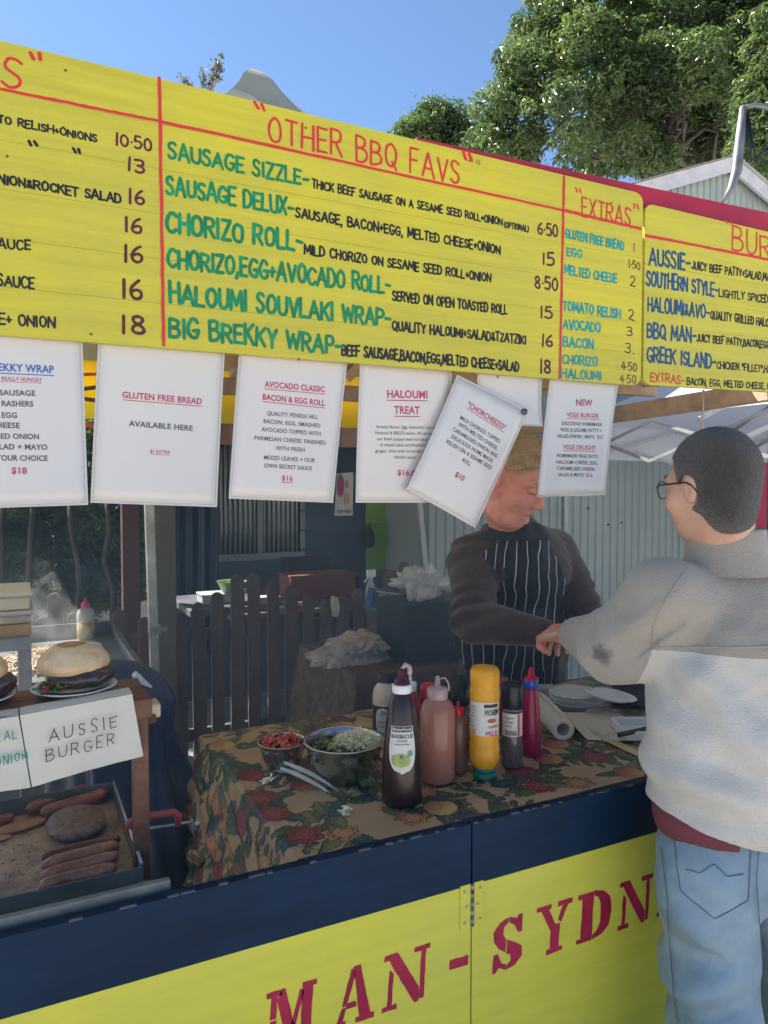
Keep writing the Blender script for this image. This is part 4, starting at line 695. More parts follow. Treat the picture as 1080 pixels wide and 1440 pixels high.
# ================================================================ picket fence
YF = 2.55; M_pk = mat('picket_dark', (.125, .088, .07), .85, noise=(7, .45), bump=(40, .5))
fn = thing('picket_fence', (aty(380, 900, YF).x, YF, 0), 'dark brown picket fence with rounded tops across the back of the stall', 'fence')
tops = [(60, 868), (77, 834), (104, 862), (130, 870), (167, 858), (205, 868), (253, 863), (281, 847), (306, 833), (333, 808), (357, 806), (385, 815), (409, 823), (434, 833), (460, 842), (483, 838), (505, 828), (523, 814), (547, 801), (568, 790), (593, 800), (618, 815), (40, 872), (16, 872), (-8, 872), (-34, 872), (645, 830), (672, 838)]
pm = None
for i, (px, py) in enumerate(tops):
    t = aty(px, py, YF); w2 = .033 if i % 3 else .036; mb = MB(); H = t.z; pts = [(-w2, .06), (w2, .06), (w2, H-w2)]+[(w2*math.cos(a), H-w2+w2*math.sin(a)) for a in np.linspace(.3, PI-.3, 7)]+[(-w2, H-w2)]
    tl2 = random.uniform(-.006, .006); mb.prism([Vector((t.x+u+tl2*v, YF+random.uniform(-.001, .001), v)) for u, v in pts], Vector((0, .016, 0))); mb.build('picket', M_pk, fn)
for z in (aty(350, 888, YF).z, .32): mb = MB(); mb.box((aty(-60, 900, YF).x, YF+.019, z-.03), (aty(690, 900, YF).x, YF+.05, z+.03)); mb.build('rail', M_pk, fn)
for px in (-40, 236, 690): x = aty(px, 900, YF).x; mb = MB(); mb.box((x-.04, YF+.05, 0), (x+.04, YF+.13, .95)); mb.build('post', M_pk, fn)
# posts of the stall and tent
def leg(label, a, b, wd, m, bracket=None, name='tent_leg', cat='tent leg'):
    o = thing(name, (b[0], b[1], 0), label, cat); mb = MB(); mb.bar(b, a, wd, wd, bev=.003); mb.build('tube', m, o)
    if bracket is not None: mb = MB(); mb.box(bracket-Vector((wd*.65, wd*.65, .02)), bracket+Vector((wd*.65, wd*.65, .02)), .004); mb.tube([bracket+Vector((wd*.6, -.01, 0)), bracket+Vector((wd*1.4, -.01, 0))], [.008, .012], 8); mb.build('clamp', M_steel, o)
    mb = MB(); f = Vector(b); mb.box(f-Vector((.05, .05, 0)), f+Vector((.05, .05, .006))); mb.build('foot_plate', m, o)
a = aty(207, 640, 1.9); b = aty(219, 985, 1.9); d = (b-a)/(b.z-a.z); leg('scuffed pale metal tent leg with a clamp, left of the grey timber post', a+d*(2.3-a.z), b+d*(-b.z), .036, M_pole, aty(217, 885, 1.9))
a = aty(583, 640, 2.75); b = aty(598, 805, 2.75); d = (b-a)/(b.z-a.z); leg('thin pale metal tent leg in front of the lime green wall', a+d*(2.3-a.z), b+d*(-b.z), .034, M_alu)
a = aty(231, 700, 2.42); o = thing('timber_post', (a.x, 2.45, 0), 'weathered grey square timber post beside the metal tent leg', 'post'); MB().box((a.x-.05, 2.4, 0), (a.x+.05, 2.5, 2.6), .006).build('shaft', mat('post_olive', (.12, .115, .085), .85, noise=(4, .35), bump=(30, .5)), o)
MB().box((a.x-.06, 2.39, 2.6), (a.x+.06, 2.51, 2.62)).build('cap', M_timg, o)
a = aty(183, 700, 3.4); o = thing('timber_post', (a.x, 3.4, 0), 'dull red painted post standing in front of the dark hedge', 'post'); MB().box((a.x-.05, 3.38, 0), (a.x+.05, 3.46, 2.6), .005).build('shaft', mat('post_red', (.07, .03, .028), .7, noise=(4, .3)), o)
MB().box((a.x-.06, 3.37, 2.6), (a.x+.06, 3.47, 2.62)).build('cap', M_timd, o)
# dark blue tarpaulin hanging left of the house
mb = MB(); a, b = aty(240, 560, 3.9), aty(300, 900, 3.9); mb.grid(lambda u, v: Vector((a.x-.05+(b.x-a.x+.1)*u, 3.9+.03*math.sin(u*26)+.015*math.sin(u*57+v*3), a.z+.25+(b.z-.1-a.z-.25)*v)), 60, 14); tag(mb.build('tarpaulin', mat('tarp_blue', (.012, .035, .075), .5, noise=(3, .3)), loc=((a.x+b.x)/2, 3.9, a.z+.25)), 'dark blue tarpaulin hanging in folds beside the house window', 'tarpaulin')
# hedge and trunks at the left, sunlit yard behind
cl = []
rr = np.random.default_rng(4)
for k in range(125):
    px, py, dd = rr.uniform(-120, 200), rr.uniform(600, 835), rr.uniform(5.3, 6.1)
    if 45 < px < 82 and py > 775: continue
    if (px-68)**2+(py-805)**2 < 30**2: continue
    cl.append((*atd(px, py, dd), rr.uniform(.13, .26)))
hd = thing('hedge_tree', (atd(60, 800, 5.2).x, atd(60, 800, 5.2).y, 0), 'dark leafy hedge tree with sunlight glinting through, at the far left behind the stall', 'tree'); org = np.array(hd.location)
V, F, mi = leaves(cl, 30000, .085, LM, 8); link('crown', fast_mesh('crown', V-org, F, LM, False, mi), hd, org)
mb = MB()
for (x_, x2_) in ((48, 40), (150, 158), (98, 120), (5, -10)): a = atd(x_, 700, 5.1); b = atd(x2_, 900, 5.1); b.z = 0; limb(mb, b, a, .028, .018, .03, 8, x_)
mb.build('trunk', M_bark, hd)
o = thing('garden_wall', (-1.6, 6.6, 0), 'pale boundary wall with upright palings, seen sunlit through the hedge tree', 'wall'); xw0, xw1 = atd(-150, 800, 7).x, atd(235, 800, 7).x
MB().box((xw0, 6.6, 0), (xw1, 6.7, .95)).build('base_wall', mat('wall_pink', (.55, .45, .38), .8, noise=(5, .35), bump=(12, .5)), o)
for i in range(int((xw1-xw0)/.14)):
    MB().box((xw0+.14*i, 6.62, .95), (xw0+.14*i+.09, 6.65, 2.3)).build('paling', mat('paling', (.55, .57, .56), .7, noise=(5, .2)), o)
cl = [(*atd(rr.uniform(50, 130), rr.uniform(835, 850), rr.uniform(5.2, 5.7)), rr.uniform(.07, .13)) for _ in range(20)]; o = thing('garden_shrub', (atd(90, 840, 5.5).x, atd(90, 840, 5.5).y, 0), 'low bright green shrub behind the left pickets', 'shrub'); org = np.array(o.location)
V, F, mi = leaves(cl, 3500, .045, [LM[2], LM[2], LM[1]], 8); link('crown', fast_mesh('crown', V-org, F, [LM[2], LM[2], LM[1]], False, mi), o, org); mb = MB(); limb(mb, org, atd(90, 845, 5.5), .03, .01, .1, 5, 2); mb.build('stem', M_bark, o)
# ================================================================ front table and floral cloth
ZT = .915; TX0 = atz(430, 1215, ZT).x; TX0 = .475; TX1, TY0, TY1 = 2.6, .026, .80
tbl = thing('folding_table', (1.5, .4, 0), 'white folding table hidden under the floral tablecloth', 'table'); MB().box((TX0+.01, TY0+.01, ZT-.035), (TX1-.01, TY1-.01, ZT-.006), .005).build('tabletop', M_white, tbl)
for x in (TX0+.12, TX1-.12):
    for y in (TY0+.08, TY1-.08): MB().tube([(x, y, 0), (x, y, ZT-.036)], .014, 8).build('leg', M_steel, tbl)
class Painter:
    """paints motifs onto points of a cloth (u, v in metres)"""
    def __init__(s, U, V, base, seed):
        s.U, s.V = U, V; s.C = np.tile(np.array(base, float), (len(U), 1)); s.r = np.random.default_rng(seed)
        s.C *= (1+.16*vnoise(np.stack([U, V, U*0], 1), 22, 3))[:, None]
    def loc(s, c, a, R_):
        m = np.where((abs(s.U-c[0]) < R_) & (abs(s.V-c[1]) < R_))[0]; x, y = s.U[m]-c[0], s.V[m]-c[1]; return m, x*math.cos(a)+y*math.sin(a), -x*math.sin(a)+y*math.cos(a)
    def put(s, m, mask, col, al=1.0): mm = m[mask]; s.C[mm] = s.C[mm]*(1-al)+np.array(col)*al
    def leaf(s, c, a, L_, W_, col, dk):
        m, x, y = s.loc(c, a, L_); h = W_*np.sin(np.clip((x+L_/2)/L_, 0, 1)*PI)**.8*(1-.25*x/L_); e = abs(y)-h/2
        s.put(m, (abs(x) < L_/2) & (e < .0022), dk); s.put(m, (abs(x) < L_/2) & (e < -.0004), col); s.put(m, (abs(x) < L_/2) & (e < 0) & (y > 0), [q*1.5+.01 for q in col], .6); s.put(m, (abs(x) < L_/2) & (abs(y) < .0009) & (e < 0), [.25, .24, .10], .6)
    def fruit(s, c, r_, col, col2, dk):
        m, x, y = s.loc(c, 0, r_*1.5); d = np.hypot(x, y); s.put(m, d < r_+.0022, dk); k = d < r_; mm = m[k]; t = np.clip(.5+(x[k]-y[k])/r_*.5, 0, 1)[:, None]; s.C[mm] = np.array(col)*t+np.array(col2)*(1-t)
        s.put(m, (abs(x-r_*.15*np.sin(y/r_*2)) < .001) & k, dk, .6)
    def rose(s, c, r_, col, dk):
        m, x, y = s.loc(c, s.r.uniform(0, 6), r_*1.6); d = np.hypot(x, y); a = np.arctan2(y, x); rr_ = r_*(1+.12*np.cos(a*6)); s.put(m, d < rr_+.002, dk); k = d < rr_; s.put(m, k, col)
        for q in (.25, .45, .66, .85): s.put(m, k & (abs(d-r_*q*(1+.16*np.cos(a*(4+q*4)+q*9))) < .0016), dk, .8)
        s.put(m, k & (d < r_*.55), [q*1.4+.02 for q in col], .4)
    def berries(s, c, r_, col, dk):
        for _ in range(12): p = (c[0]+s.r.normal()*r_*.5, c[1]+s.r.normal()*r_*.5); m, x, y = s.loc(p, 0, .02); d = np.hypot(x, y); s.put(m, d < .0075, dk); s.put(m, d < .0058, col)
    def vine(s, c, a, n=7, dk=(.02, .03, .015)):
        p = np.array(c, float); st = .017; cu = s.r.uniform(-.25, .25)
        for i in range(n*2):
            a += cu*.6+s.r.normal()*.08; q_ = p+st*np.array([math.cos(a), math.sin(a)]); m, x, y = s.loc((p+q_)/2, a, st*1.3); s.put(m, (abs(x) < st*.62) & (abs(y) < .0014), dk)
            if i % 2: 
                for sg in (-1, 1): b = a+sg*.9; s.leaf(tuple(q_+.018*np.array([math.cos(b), math.sin(b)])), b, s.r.uniform(.026, .042), s.r.uniform(.010, .016), s.green(), dk)
            p = q_
    def green(s): return [(.03, .075, .05), (.055, .10, .045), (.02, .06, .07), (.12, .13, .05)][s.r.integers(4)]
def floral(U, V, seed=3):
    P = Painter(U, V, (.47, .31, .165), seed); r = P.r; dk = (.022, .02, .014); u0, u1, v0, v1 = U.min(), U.max(), V.min(), V.max(); ar = (u1-u0)*(v1-v0)
    R_ = lambda: (r.uniform(u0, u1), r.uniform(v0, v1))
    for _ in range(int(ar*55)): P.vine(R_(), r.uniform(0, 6.3), 5)
    for _ in range(int(ar*60)): P.leaf(R_(), r.uniform(0, 6.3), r.uniform(.06, .11), r.uniform(.028, .045), P.green(), dk)
    cell = .12; pts = [(u0+cell*(i+.5)+r.uniform(-.03, .03), v0+cell*(j+.5)+r.uniform(-.03, .03)) for i in range(int((u1-u0)/cell)) for j in range(int((v1-v0)/cell))]
    for c in pts:
        k = r.integers(6)
        for _ in range(3): b = r.uniform(0, 6.3); P.leaf((c[0]+.046*math.cos(b), c[1]+.046*math.sin(b)), b, r.uniform(.06, .095), r.uniform(.026, .038), P.green(), dk)
        if k == 0: P.fruit(c, .036, (.55, .26, .10), (.32, .06, .05), dk)
        elif k == 1: P.fruit(c, .032, (.30, .04, .06), (.16, .015, .05), dk)
        elif k == 2: P.rose(c, .037, (.30, .06, .06), dk)
        elif k == 3: P.rose(c, .034, (.50, .22, .10), dk)
        elif k == 4: P.berries(c, .028, (.06, .11, .14), dk)
        else: P.fruit(c, .037, (.60, .40, .15), (.42, .18, .07), dk)
    return P.C
def cloth(name, label, x0, x1, y0, y1, z, dl, db, dr, h, painter, m, th=.0, flare=.10, frontdrop=0, seed=1, wr=.0018):
    us = np.arange(x0-dl, x1+dr+h, h); vs_ = np.arange(y0-frontdrop, y1+db+h, h); U, V = np.meshgrid(us, vs_); sh_ = U.shape; U, V = U.ravel(), V.ravel()
    dx = np.maximum(x0-U, 0)-np.maximum(U-x1, 0); dy = np.maximum(V-y1, 0)-np.maximum(y0-V, 0); ax, ay = abs(dx), abs(dy); rr_ = .012
    drop = np.maximum(ax, ay)+.25*np.minimum(ax, ay); soft = np.where(drop < .03, drop**2/.06, drop-.015)
    fold = (.020*np.sin((U+V*.6)*31+1.3)+.012*np.sin((U-V)*57))
    fl = flare*np.minimum(drop, .5)
    X = np.clip(U, x0, x1)-np.sign(dx)*(np.minimum(ax, .02)*.5+fl*(ax > 0)*(ax >= ay*.5)+abs(fold)*np.minimum(drop*3, 1)*(ax > 0)); Y = np.clip(V, y0, y1)+np.sign(dy)*(np.minimum(ay, .02)*.5+fl*.5*(ay > 0)+abs(fold)*np.minimum(drop*3, 1)*(ay > 0))
    Z = z-soft+wr*vnoise(np.stack([U, V, U*0], 1), 12, seed)+wr*.5*vnoise(np.stack([U, V, U*0], 1), 30, seed+1)
    P = np.stack([X, Y, Z], 1); n0, n1 = sh_; I = np.arange(n0*n1).reshape(n0, n1); F = np.stack([I[:-1, :-1].ravel(), I[:-1, 1:].ravel(), I[1:, 1:].ravel(), I[1:, :-1].ravel()], 1)
    org = np.array(((x0+x1)/2, (y0+y1)/2, z)); me = fast_mesh(name, P-org, F, m, True)
    if painter is not None:
        C = np.concatenate([np.clip(painter(U, V), 0, 1), np.ones((len(U), 1))], 1).astype(np.float32); at = me.color_attributes.new('print', 'FLOAT_COLOR', 'POINT'); at.data.foreach_set('color', C.ravel())
    return link(name, me, None, org, label, 'tablecloth')
M_floral = mat('floral_cloth', (1, 1, 1), .42, noise=(3, .10), bump=(220, .12), attr='print', spec=.45)
cloth('tablecloth', 'floral and fruit patterned tablecloth on the front table', TX0, TX1, TY0, TY1, ZT+.001, .40, .30, .02, .0034, floral, M_floral)
# ---------------------------------------------------------------- rear table with its mottled cloth
ZR = .83; RX0, RX1, RY0, RY1 = aty(470, 900, 1.75).x, 2.35, 1.5, 2.15
rt = thing('folding_table', ((RX0+RX1)/2, 1.8, 0), 'rear side table hidden under a mottled brown tablecloth', 'table'); MB().box((RX0+.01, RY0+.01, ZR-.035), (RX1-.01, RY1-.01, ZR-.006), .005).build('tabletop', M_white, rt)
for x in (RX0+.1, RX1-.1):
    for y in (RY0+.08, RY1-.08): MB().tube([(x, y, 0), (x, y, ZR-.036)], .014, 8).build('leg', M_steel, rt)
M_mott = mat('mottled_cloth', (.20, .12, .05), .6, noise=(26, .5), col2=(.022, .02, .015), bump=(30, .3))
cloth('tablecloth', 'mottled brown and black tablecloth on the rear side table', RX0, RX1, RY0, RY1, ZR+.001, .45, .2, .02, .014, None, M_mott, frontdrop=.6, flare=.06, seed=5)

# ================================================================ bottles and other things on the front table
def dep(p): return (p-CAM).dot(FW)
def stand(px, py, z=ZT+.003): p = atz(px, py, z); return p, dep(p)/1050
def prof_fn(prof):
    hs_ = [h for r, h in prof]; rs_ = [r for r, h in prof]; return lambda h: float(np.interp(h, hs_, rs_))
TOCAM = lambda c: math.atan2(CAM.y-c.y, CAM.x-c.x)
def wrap(c, rf, ang, lift=.0006):
    def f(p): h = p.z; r = rf(h)+lift; a = ang+p.x/r; return Vector((c.x+math.cos(a)*r, c.y+math.sin(a)*r, c.z+h))
    return f
def patch(c, rf, ang, u0, u1, h0, h1, m, parent, shape=None, name='label_sticker', lift=.0004, n=14):
    f = wrap(c, rf, ang, lift); mb = MB()
    def g(u, v):
        k = 1
        if shape == 'oval': k = math.sqrt(max(0, 1-(2*v-1)**2))**.6
        if shape == 'shield': k = .82+.18*math.sin(PI*min(1, v*1.1)) if v > .38 else .98*math.sqrt(max(0, 1-((.38-v)/.38)**2))
        return f(Vector(((u0+u1)/2+(u-.5)*(u1-u0)*max(k, .02), 0, h0+(h1-h0)*v)))
    mb.grid(g, n, n); return mb.build(name, m, parent, fix=False)
def wtext(c, rf, ang, text, u0, u1, h, cap, m, parent, bold=.02, lift=.001, flip=False):
    mb = MB(); f = wrap(c, rf, ang, lift)
    if flip: g = lambda p: f(Vector((-(p.x), 0, 2*h+cap-p.z)))
    else: g = f
    typeset(mb, text, Vector((u0, 0, h)), Vector((u1, 0, h)), cap, Vector((0, 0, 1)), Vector((0, 0, 0)), bold, fn=g, lift=0); return mb.build('lettering', m, parent, fix=False)
M_lab = mat('label_white', (.62, .62, .58), .4, noise=(8, .06)); M_labk = mat('label_dark', (.03, .03, .03), .4)
# barbecue sauce
c, s = stand(565, 1126); H = 193*s; r0 = 28*s; bq = thing('sauce_bottle', c, 'tall dark barbecue sauce bottle with white neck ring and tomato label, nearest on the table', 'sauce bottle', 'sauce bottles on the floral cloth')
pr = [(0, 0), (r0*.9, 0), (r0, .02*H), (r0, .12*H), (r0*.97, .28*H), (r0*.88, .5*H), (r0*.70, .68*H), (r0*.52, .77*H), (r0*.42, .80*H)]; MB().lathe(c, pr, 32).build('body', mat('bbq_brown', (.022, .010, .012), .3, coat=.2), bq); rf = prof_fn(pr)
MB().lathe(c, [(r0*.47, .80*H), (r0*.49, .805*H), (r0*.49, .855*H), (r0*.44, .86*H), (0, .86*H)], 28).build('neck_ring', M_white, bq)
cp = MB().lathe(c, [(r0*.42, .861*H), (r0*.40, .885*H), (r0*.2, .90*H), (r0*.17, .95*H), (r0*.12, .975*H), (0, .975*H)], 20).build('cap', mat('cap_maroon', (.07, .008, .02), .35), bq)
MB().tube([c+Vector((-.002, 0, .965*H)), c+RT*.008+Vector((0, 0, 1.0*H)), c+RT*.016+Vector((0, 0, .985*H)), c+RT*.018+Vector((0, 0, .95*H)), c+RT*.016+Vector((0, 0, .93*H))], [.003, .006, .0055, .006, .006], 10).build('nozzle_cover', mat('residue', (.42, .28, .24), .5, noise=(60, .4)), cp)
an = TOCAM(c)+.02; patch(c, rf, an, -.031, .031, .25*H, .585*H, M_lab, bq, 'shield'); patch(c, rf, an, -.023, .023, .545*H, .582*H, M_labk, bq, lift=.0008)
wtext(c, rf, an, 'MasterFoods', -.0215, .0215, .555*H, .0066, M_lab, bq, lift=.0014); wtext(c, rf, an, 'BARBECUE', -.025, .025, .503*H, .0085, M_print, bq, .03); wtext(c, rf, an, 'SAUCE', -.011, .011, .478*H, .0042, M_print, bq); wtext(c, rf, an, 'MADE IN AUSTRALIA', -.016, .016, .455*H, .0034, M_print, bq)
M_tomg = mat('print_tomato', (.36, .42, .12), .5, noise=(60, .3))
f = wrap(c, rf, an, .001); mb = MB()
for i in range(5):
    mb = MB(); u0_ = (i-2)*.0065; ce = Vector((-.003+u0_, 0, .345*H)); mb.add([f(ce+Vector((.0085*math.cos(t), 0, .015*math.sin(t)*(1-.1*abs(i-2))))) + (c-CAM).normalized()*(-.00015*(5-abs(i-2)*1.0-i*.1)) for t in np.linspace(0, 2*PI, 20, endpoint=False)], [tuple(range(20))]); mb.build('printed_tomato', M_tomg, bq, fix=False)
f = wrap(c, rf, an, .0022); mb = MB(); st = []
for k in range(12): rr_ = .010 if k % 2 == 0 else .0022; st.append(f(Vector((-.002+rr_*math.cos(k*PI/6), 0, .375*H+rr_*math.sin(k*PI/6)))))
mb.add(st, [tuple(range(12))]); mb.build('printed_stalk', mat('print_leaf', (.02, .16, .09), .5), bq, fix=False)
f = wrap(c, rf, an, .0024); mb = MB(); mb.add([f(Vector((.018+.0062*math.cos(t), 0, .395*H+.0062*math.sin(t)))) for t in np.linspace(0, 2*PI, 18, endpoint=False)], [tuple(range(18))]); mb.build('printed_badge', mat('print_badge', (.06, .34, .22), .5), bq, fix=False)
# whole egg mayonnaise
c, s = stand(544, 1032); H = 88*s; r0 = 20*s; mz = thing('mayonnaise_bottle', c, 'cream mayonnaise bottle with black cap and round dark label behind the barbecue sauce', 'bottle')
pr = [(0, 0), (r0*.92, 0), (r0, .03*H), (r0, .62*H), (r0*.9, .74*H), (r0*.62, .83*H), (r0*.6, .85*H)]; rf = prof_fn(pr); MB().lathe(c, pr, 28).build('body', mat('mayo', (.62, .53, .38), .35, sss=.1), mz); MB().lathe(c, [(r0*.66, .85*H), (r0*.66, .99*H), (r0*.6, H), (0, H)], 24).build('cap', M_dark, mz)
an = TOCAM(c)-.25; patch(c, rf, an, -.05, .05, .06*H, .50*H, M_labk, mz); patch(c, rf, an, -.024, .024, .08*H, .48*H, M_lab, mz, 'oval', lift=.0009)
wtext(c, rf, an, 'OV', -.009, .009, .37*H, .011, M_print, mz, lift=.0014); wtext(c, rf, an, 'WHOLE EGG', -.016, .016, .24*H, .006, M_print, mz, lift=.0014); wtext(c, rf, an, 'MAYONNAISE', -.016, .016, .17*H, .005, M_print, mz, lift=.0014)
def squeeze(px, py, hpx, wpx, label, col, colr, nozzle=None, body=None, group='sauce bottles on the floral cloth', tall=.8, rough=.32, tr=0):
    c, s = stand(px, py); H = hpx*s; r0 = wpx*s/2; o = thing('sauce_bottle', c, label, 'sauce bottle', group)
    pr = [(0, 0), (r0*.9, 0), (r0, .03*H), (r0*.99, tall*.85*H), (r0*.82, tall*.95*H), (r0*.5, tall*H), (r0*.48, (tall+.02)*H)]; MB().lathe(c, pr, 28).build('body', body or mat('sauce_%s' % px, col, rough, sss=.12, noise=(9, .12)), o)
    MB().lathe(c, [(r0*.56, tall*H+.0005), (r0*.58, (tall+.01)*H), (r0*.58, (tall+.09)*H), (r0*.5, (tall+.105)*H), (r0*.16, (tall+.115)*H), (r0*.13, H*.985), (0, H)], 20).build('cap', colr, o); return c, s, H, r0, o
M_rcap = mat('cap_red', (.55, .01, .05), .3); M_clr = mat('cap_clear', (.62, .45, .42), .25, trans=.35)
squeeze(577, 1063, 116, 30, 'tall thin tomato sauce bottle with white cap between the barbecue and pink bottles', (.40, .035, .025), M_white)
c, s, H, r0, o = squeeze(603, 1058, 97, 44, 'squat pale bottle with broad red cap behind the pink squeeze bottle', (.42, .24, .20), M_rcap, tall=.72)
MB().lathe(c, [(r0*.52, .745*H), (r0*.54, .76*H), (r0*.54, .97*H), (r0*.46, 1.0*H), (0, 1.0*H)], 24).build('screw_cap', M_rcap, o)
c, s, H, r0, o = squeeze(615, 1096, 148, 50, 'large pinkish brown squeeze bottle with clear nozzle and looped strap', (.36, .155, .115), M_clr, tall=.78, rough=.25)
MB().lathe(c, [(r0*.50, .785*H), (r0*.52, .79*H), (r0*.52, .875*H), (r0*.46, .88*H)], 24).build('collar', M_clr, o)
MB().tube([c+RT*.004+Vector((0, 0, .96*H)), c+RT*.016+Vector((0, 0, .975*H)), c+RT*.025+Vector((0, 0, .93*H)), c+RT*.027+Vector((0, 0, .86*H)), c+RT*.018+Vector((0, 0, .81*H))], .0022, 8).build('strap', M_clr, o)
squeeze(644, 1084, 100, 28, 'small brown sauce bottle with red cap right of the pink squeeze bottle', (.22, .10, .07), M_rcap)
c, s = stand(645, 1042); H = 92*s; r0 = 15*s; o = thing('spice_grinder', c, 'spice grinder with navy top standing behind the sauces left of the mustard', 'grinder', 'spice grinders'); MB().lathe(c, [(0, 0), (r0*.9, 0), (r0*.9, .58*H), (0, .58*H)], 20).build('jar', mat('grinder_dim', (.06, .05, .05), .3), o); MB().lathe(c, [(r0*.95, .585*H), (r0, .6*H), (r0, .92*H), (r0*.7, .93*H), (r0*.65, H), (0, H)], 20).build('cap', M_dark, o)
# tall mustard, upside down
c, s = stand(681, 1092); H = 158*s; r0 = 21.5*s; mu = thing('mustard_bottle', c, 'yellow mustard bottle standing upside down on its green cap', 'mustard bottle'); M_mus = mat('mustard_yellow', (.72, .33, .015), .38, noise=(30, .08), sss=.1)
MB().lathe(c, [(0, 0), (r0*.72, 0), (r0*.76, .01*H), (r0*.76, .045*H), (r0*.70, .05*H), (r0*.70, .06*H), (r0*.76, .065*H), (r0*.76, .095*H), (0, .095*H)], 28).build('cap', mat('cap_green', (.01, .16, .11), .35), mu)
prm = [(r0*.7, .096*H), (r0*.74, .11*H), (r0*.92, .15*H), (r0*1.0, .19*H), (r0*1.0, .30*H), (r0*.93, .31*H), (r0*.95, .40*H), (r0*.95, .68*H), (r0*.93, .69*H), (r0*1.0, .71*H), (r0*1.0, .80*H), (r0*.92, .82*H), (r0*.98, .84*H), (r0*.96, .95*H), (r0*.8, .985*H), (0, H)]; rf = prof_fn(prm)
mb = MB(); n = 40
vs = [];
for (r, h) in prm:
    for k in range(n):
        t = 2*PI*k/n; fc = 1
        if r > r0*.97: fc = 1-.07*abs(((k/n*10) % 1)-.5)*1.2
        vs.append(c+Vector((math.cos(t)*r*fc, math.sin(t)*r*fc, h)))
mb.add(vs, [(i*n+k, i*n+(k+1) % n, (i+1)*n+(k+1) % n, (i+1)*n+k) for i in range(len(prm)-1) for k in range(n)], True); mb.build('body', M_mus, mu)
an = TOCAM(c)-.05; patch(c, rf, an, -.044, .044, .405*H, .70*H, M_lab, mu); patch(c, rf, an, -.0, .038, .655*H, .69*H, M_labk, mu, lift=.0009)
wtext(c, rf, an, 'AMERICAN', -.042, -.002, .585*H, .014, M_labk, mu, .03, .0012, True); wtext(c, rf, an, 'SQUEEZY', -.038, -.008, .475*H, .006, mat('print_magenta', (.5, .02, .16), .5), mu, .02, .0012, True)
f = wrap(c, rf, an, .0012); mb = MB(); A_, B_ = Vector((.004, 0, .415*H)), Vector((.036, 0, .43*H)); st, W_ = strokes('MILD', .25, .04)
for i, sp in enumerate(st):
    rb_ = ribbon(sp, .16); mb.add([f(Vector((.005+(q_[0]/W_)*.032, 0, .41*H+q_[1]*.011)))+(CAM-c).normalized()*(.0001*(i % 4)) for l_, r_ in rb_ for q_ in (l_, r_)], [(2*k, 2*k+1, 2*k+3, 2*k+2) for k in range(len(rb_)-1)])
mb.build('lettering', MATS['print_magenta'], mu, fix=False)
mb = MB(); mb.add([f(Vector((.02+.012*math.cos(t), 0, .54*H+.005*math.sin(t)))) for t in np.linspace(0, 2*PI, 18, endpoint=False)], [tuple(range(18))]); mb.build('printed_hot_dog', mat('print_sausage', (.42, .10, .05), .5), mu, fix=False)
for j in range(8): mb = MB(); mb.add([f(Vector((-.036+u_, 0, .455*H+j*.0075+v_))) for u_, v_ in ((0, 0), (.017-(j % 3)*.003, 0), (.017-(j % 3)*.003, .0018), (0, .0018))], [(0, 1, 2, 3)]); mb.build('printed_line', M_print, mu, fix=False)
patch(c, rf, an, -.038, -.020, .41*H, .445*H, mat('print_orange', (.6, .28, .05), .5), mu, lift=.001, name='printed_panel')
# pepper grinder
c, s = stand(720, 1076); H = 116*s; r0 = 16*s; pg = thing('spice_grinder', c, 'glass peppercorn grinder with black top and white label right of the mustard', 'grinder', 'spice grinders')
pr = [(0, 0), (r0*.9, 0), (r0*.98, .02*H), (r0*.9, .3*H), (r0*.86, .5*H), (r0*.86, .68*H), (0, .68*H)]; rf = prof_fn(pr[:-1]); MB().lathe(c, pr, 28).build('jar', mat('peppercorns', (.20, .155, .16), .18, noise=(320, .85), col2=(.02, .015, .02), coat=.6), pg)
MB().lathe(c, [(r0*.8, .685*H), (r0*.82, .69*H), (r0*.82, .71*H)], 24).build('collar', mat('collar_grey', (.3, .27, .28), .3, trans=.3), pg)
MB().lathe(c, [(r0*.93, .71*H), (r0*.97, .72*H), (r0*.97, .975*H), (r0*.92, 1.0*H), (r0*.78, 1.0*H), (r0*.76, .97*H), (0, .97*H)], 28).build('cap', mat('cap_black', (.012, .016, .025), .35), pg)
an = TOCAM(c); patch(c, rf, an, -.036, .036, .385*H, .66*H, M_lab, pg)
for j, t_ in enumerate(('Pepper', 'Grinder', 'BLACK')): wtext(c, rf, an, t_, -.018, .006-j*.003, (.60-.05*j)*H, .0055, M_print, pg, .01, .001)
f = wrap(c, rf, an, .001); mb = MB(); u_ = -.018
while u_ < .012: w_ = random.choice((.0007, .0013, .002)); mb.add([f(Vector((u_, 0, .40*H))), f(Vector((u_+w_, 0, .40*H))), f(Vector((u_+w_, 0, .46*H))), f(Vector((u_, 0, .46*H)))], [(0, 1, 2, 3)]); u_ += w_+random.choice((.0008, .0015))
mb.build('printed_barcode', M_print, pg, fix=False, kind='stuff'); patch(c, rf, an, .014, .020, .39*H, .655*H, M_pcrim, pg, lift=.001, name='printed_panel')
# dark red jar behind
c, s = stand(702, 1026); H = 74*s; r0 = 12*s; jr = thing('jar', c, 'small red relish jar between the mustard and the pepper grinder, mostly hidden', 'jar'); MB().lathe(c, [(0, 0), (r0*.9, 0), (r0, .05*H), (r0, .8*H), (r0*.9, .86*H)], 24).build('body', mat('relish_red', (.30, .05, .04), .25, noise=(90, .5), coat=.5), jr); MB().lathe(c, [(r0*.96, .865*H), (r0, .87*H), (r0, .99*H), (0, H)], 24).build('lid', mat('lid_red', (.42, .07, .06), .3, noise=(70, .4)), jr)
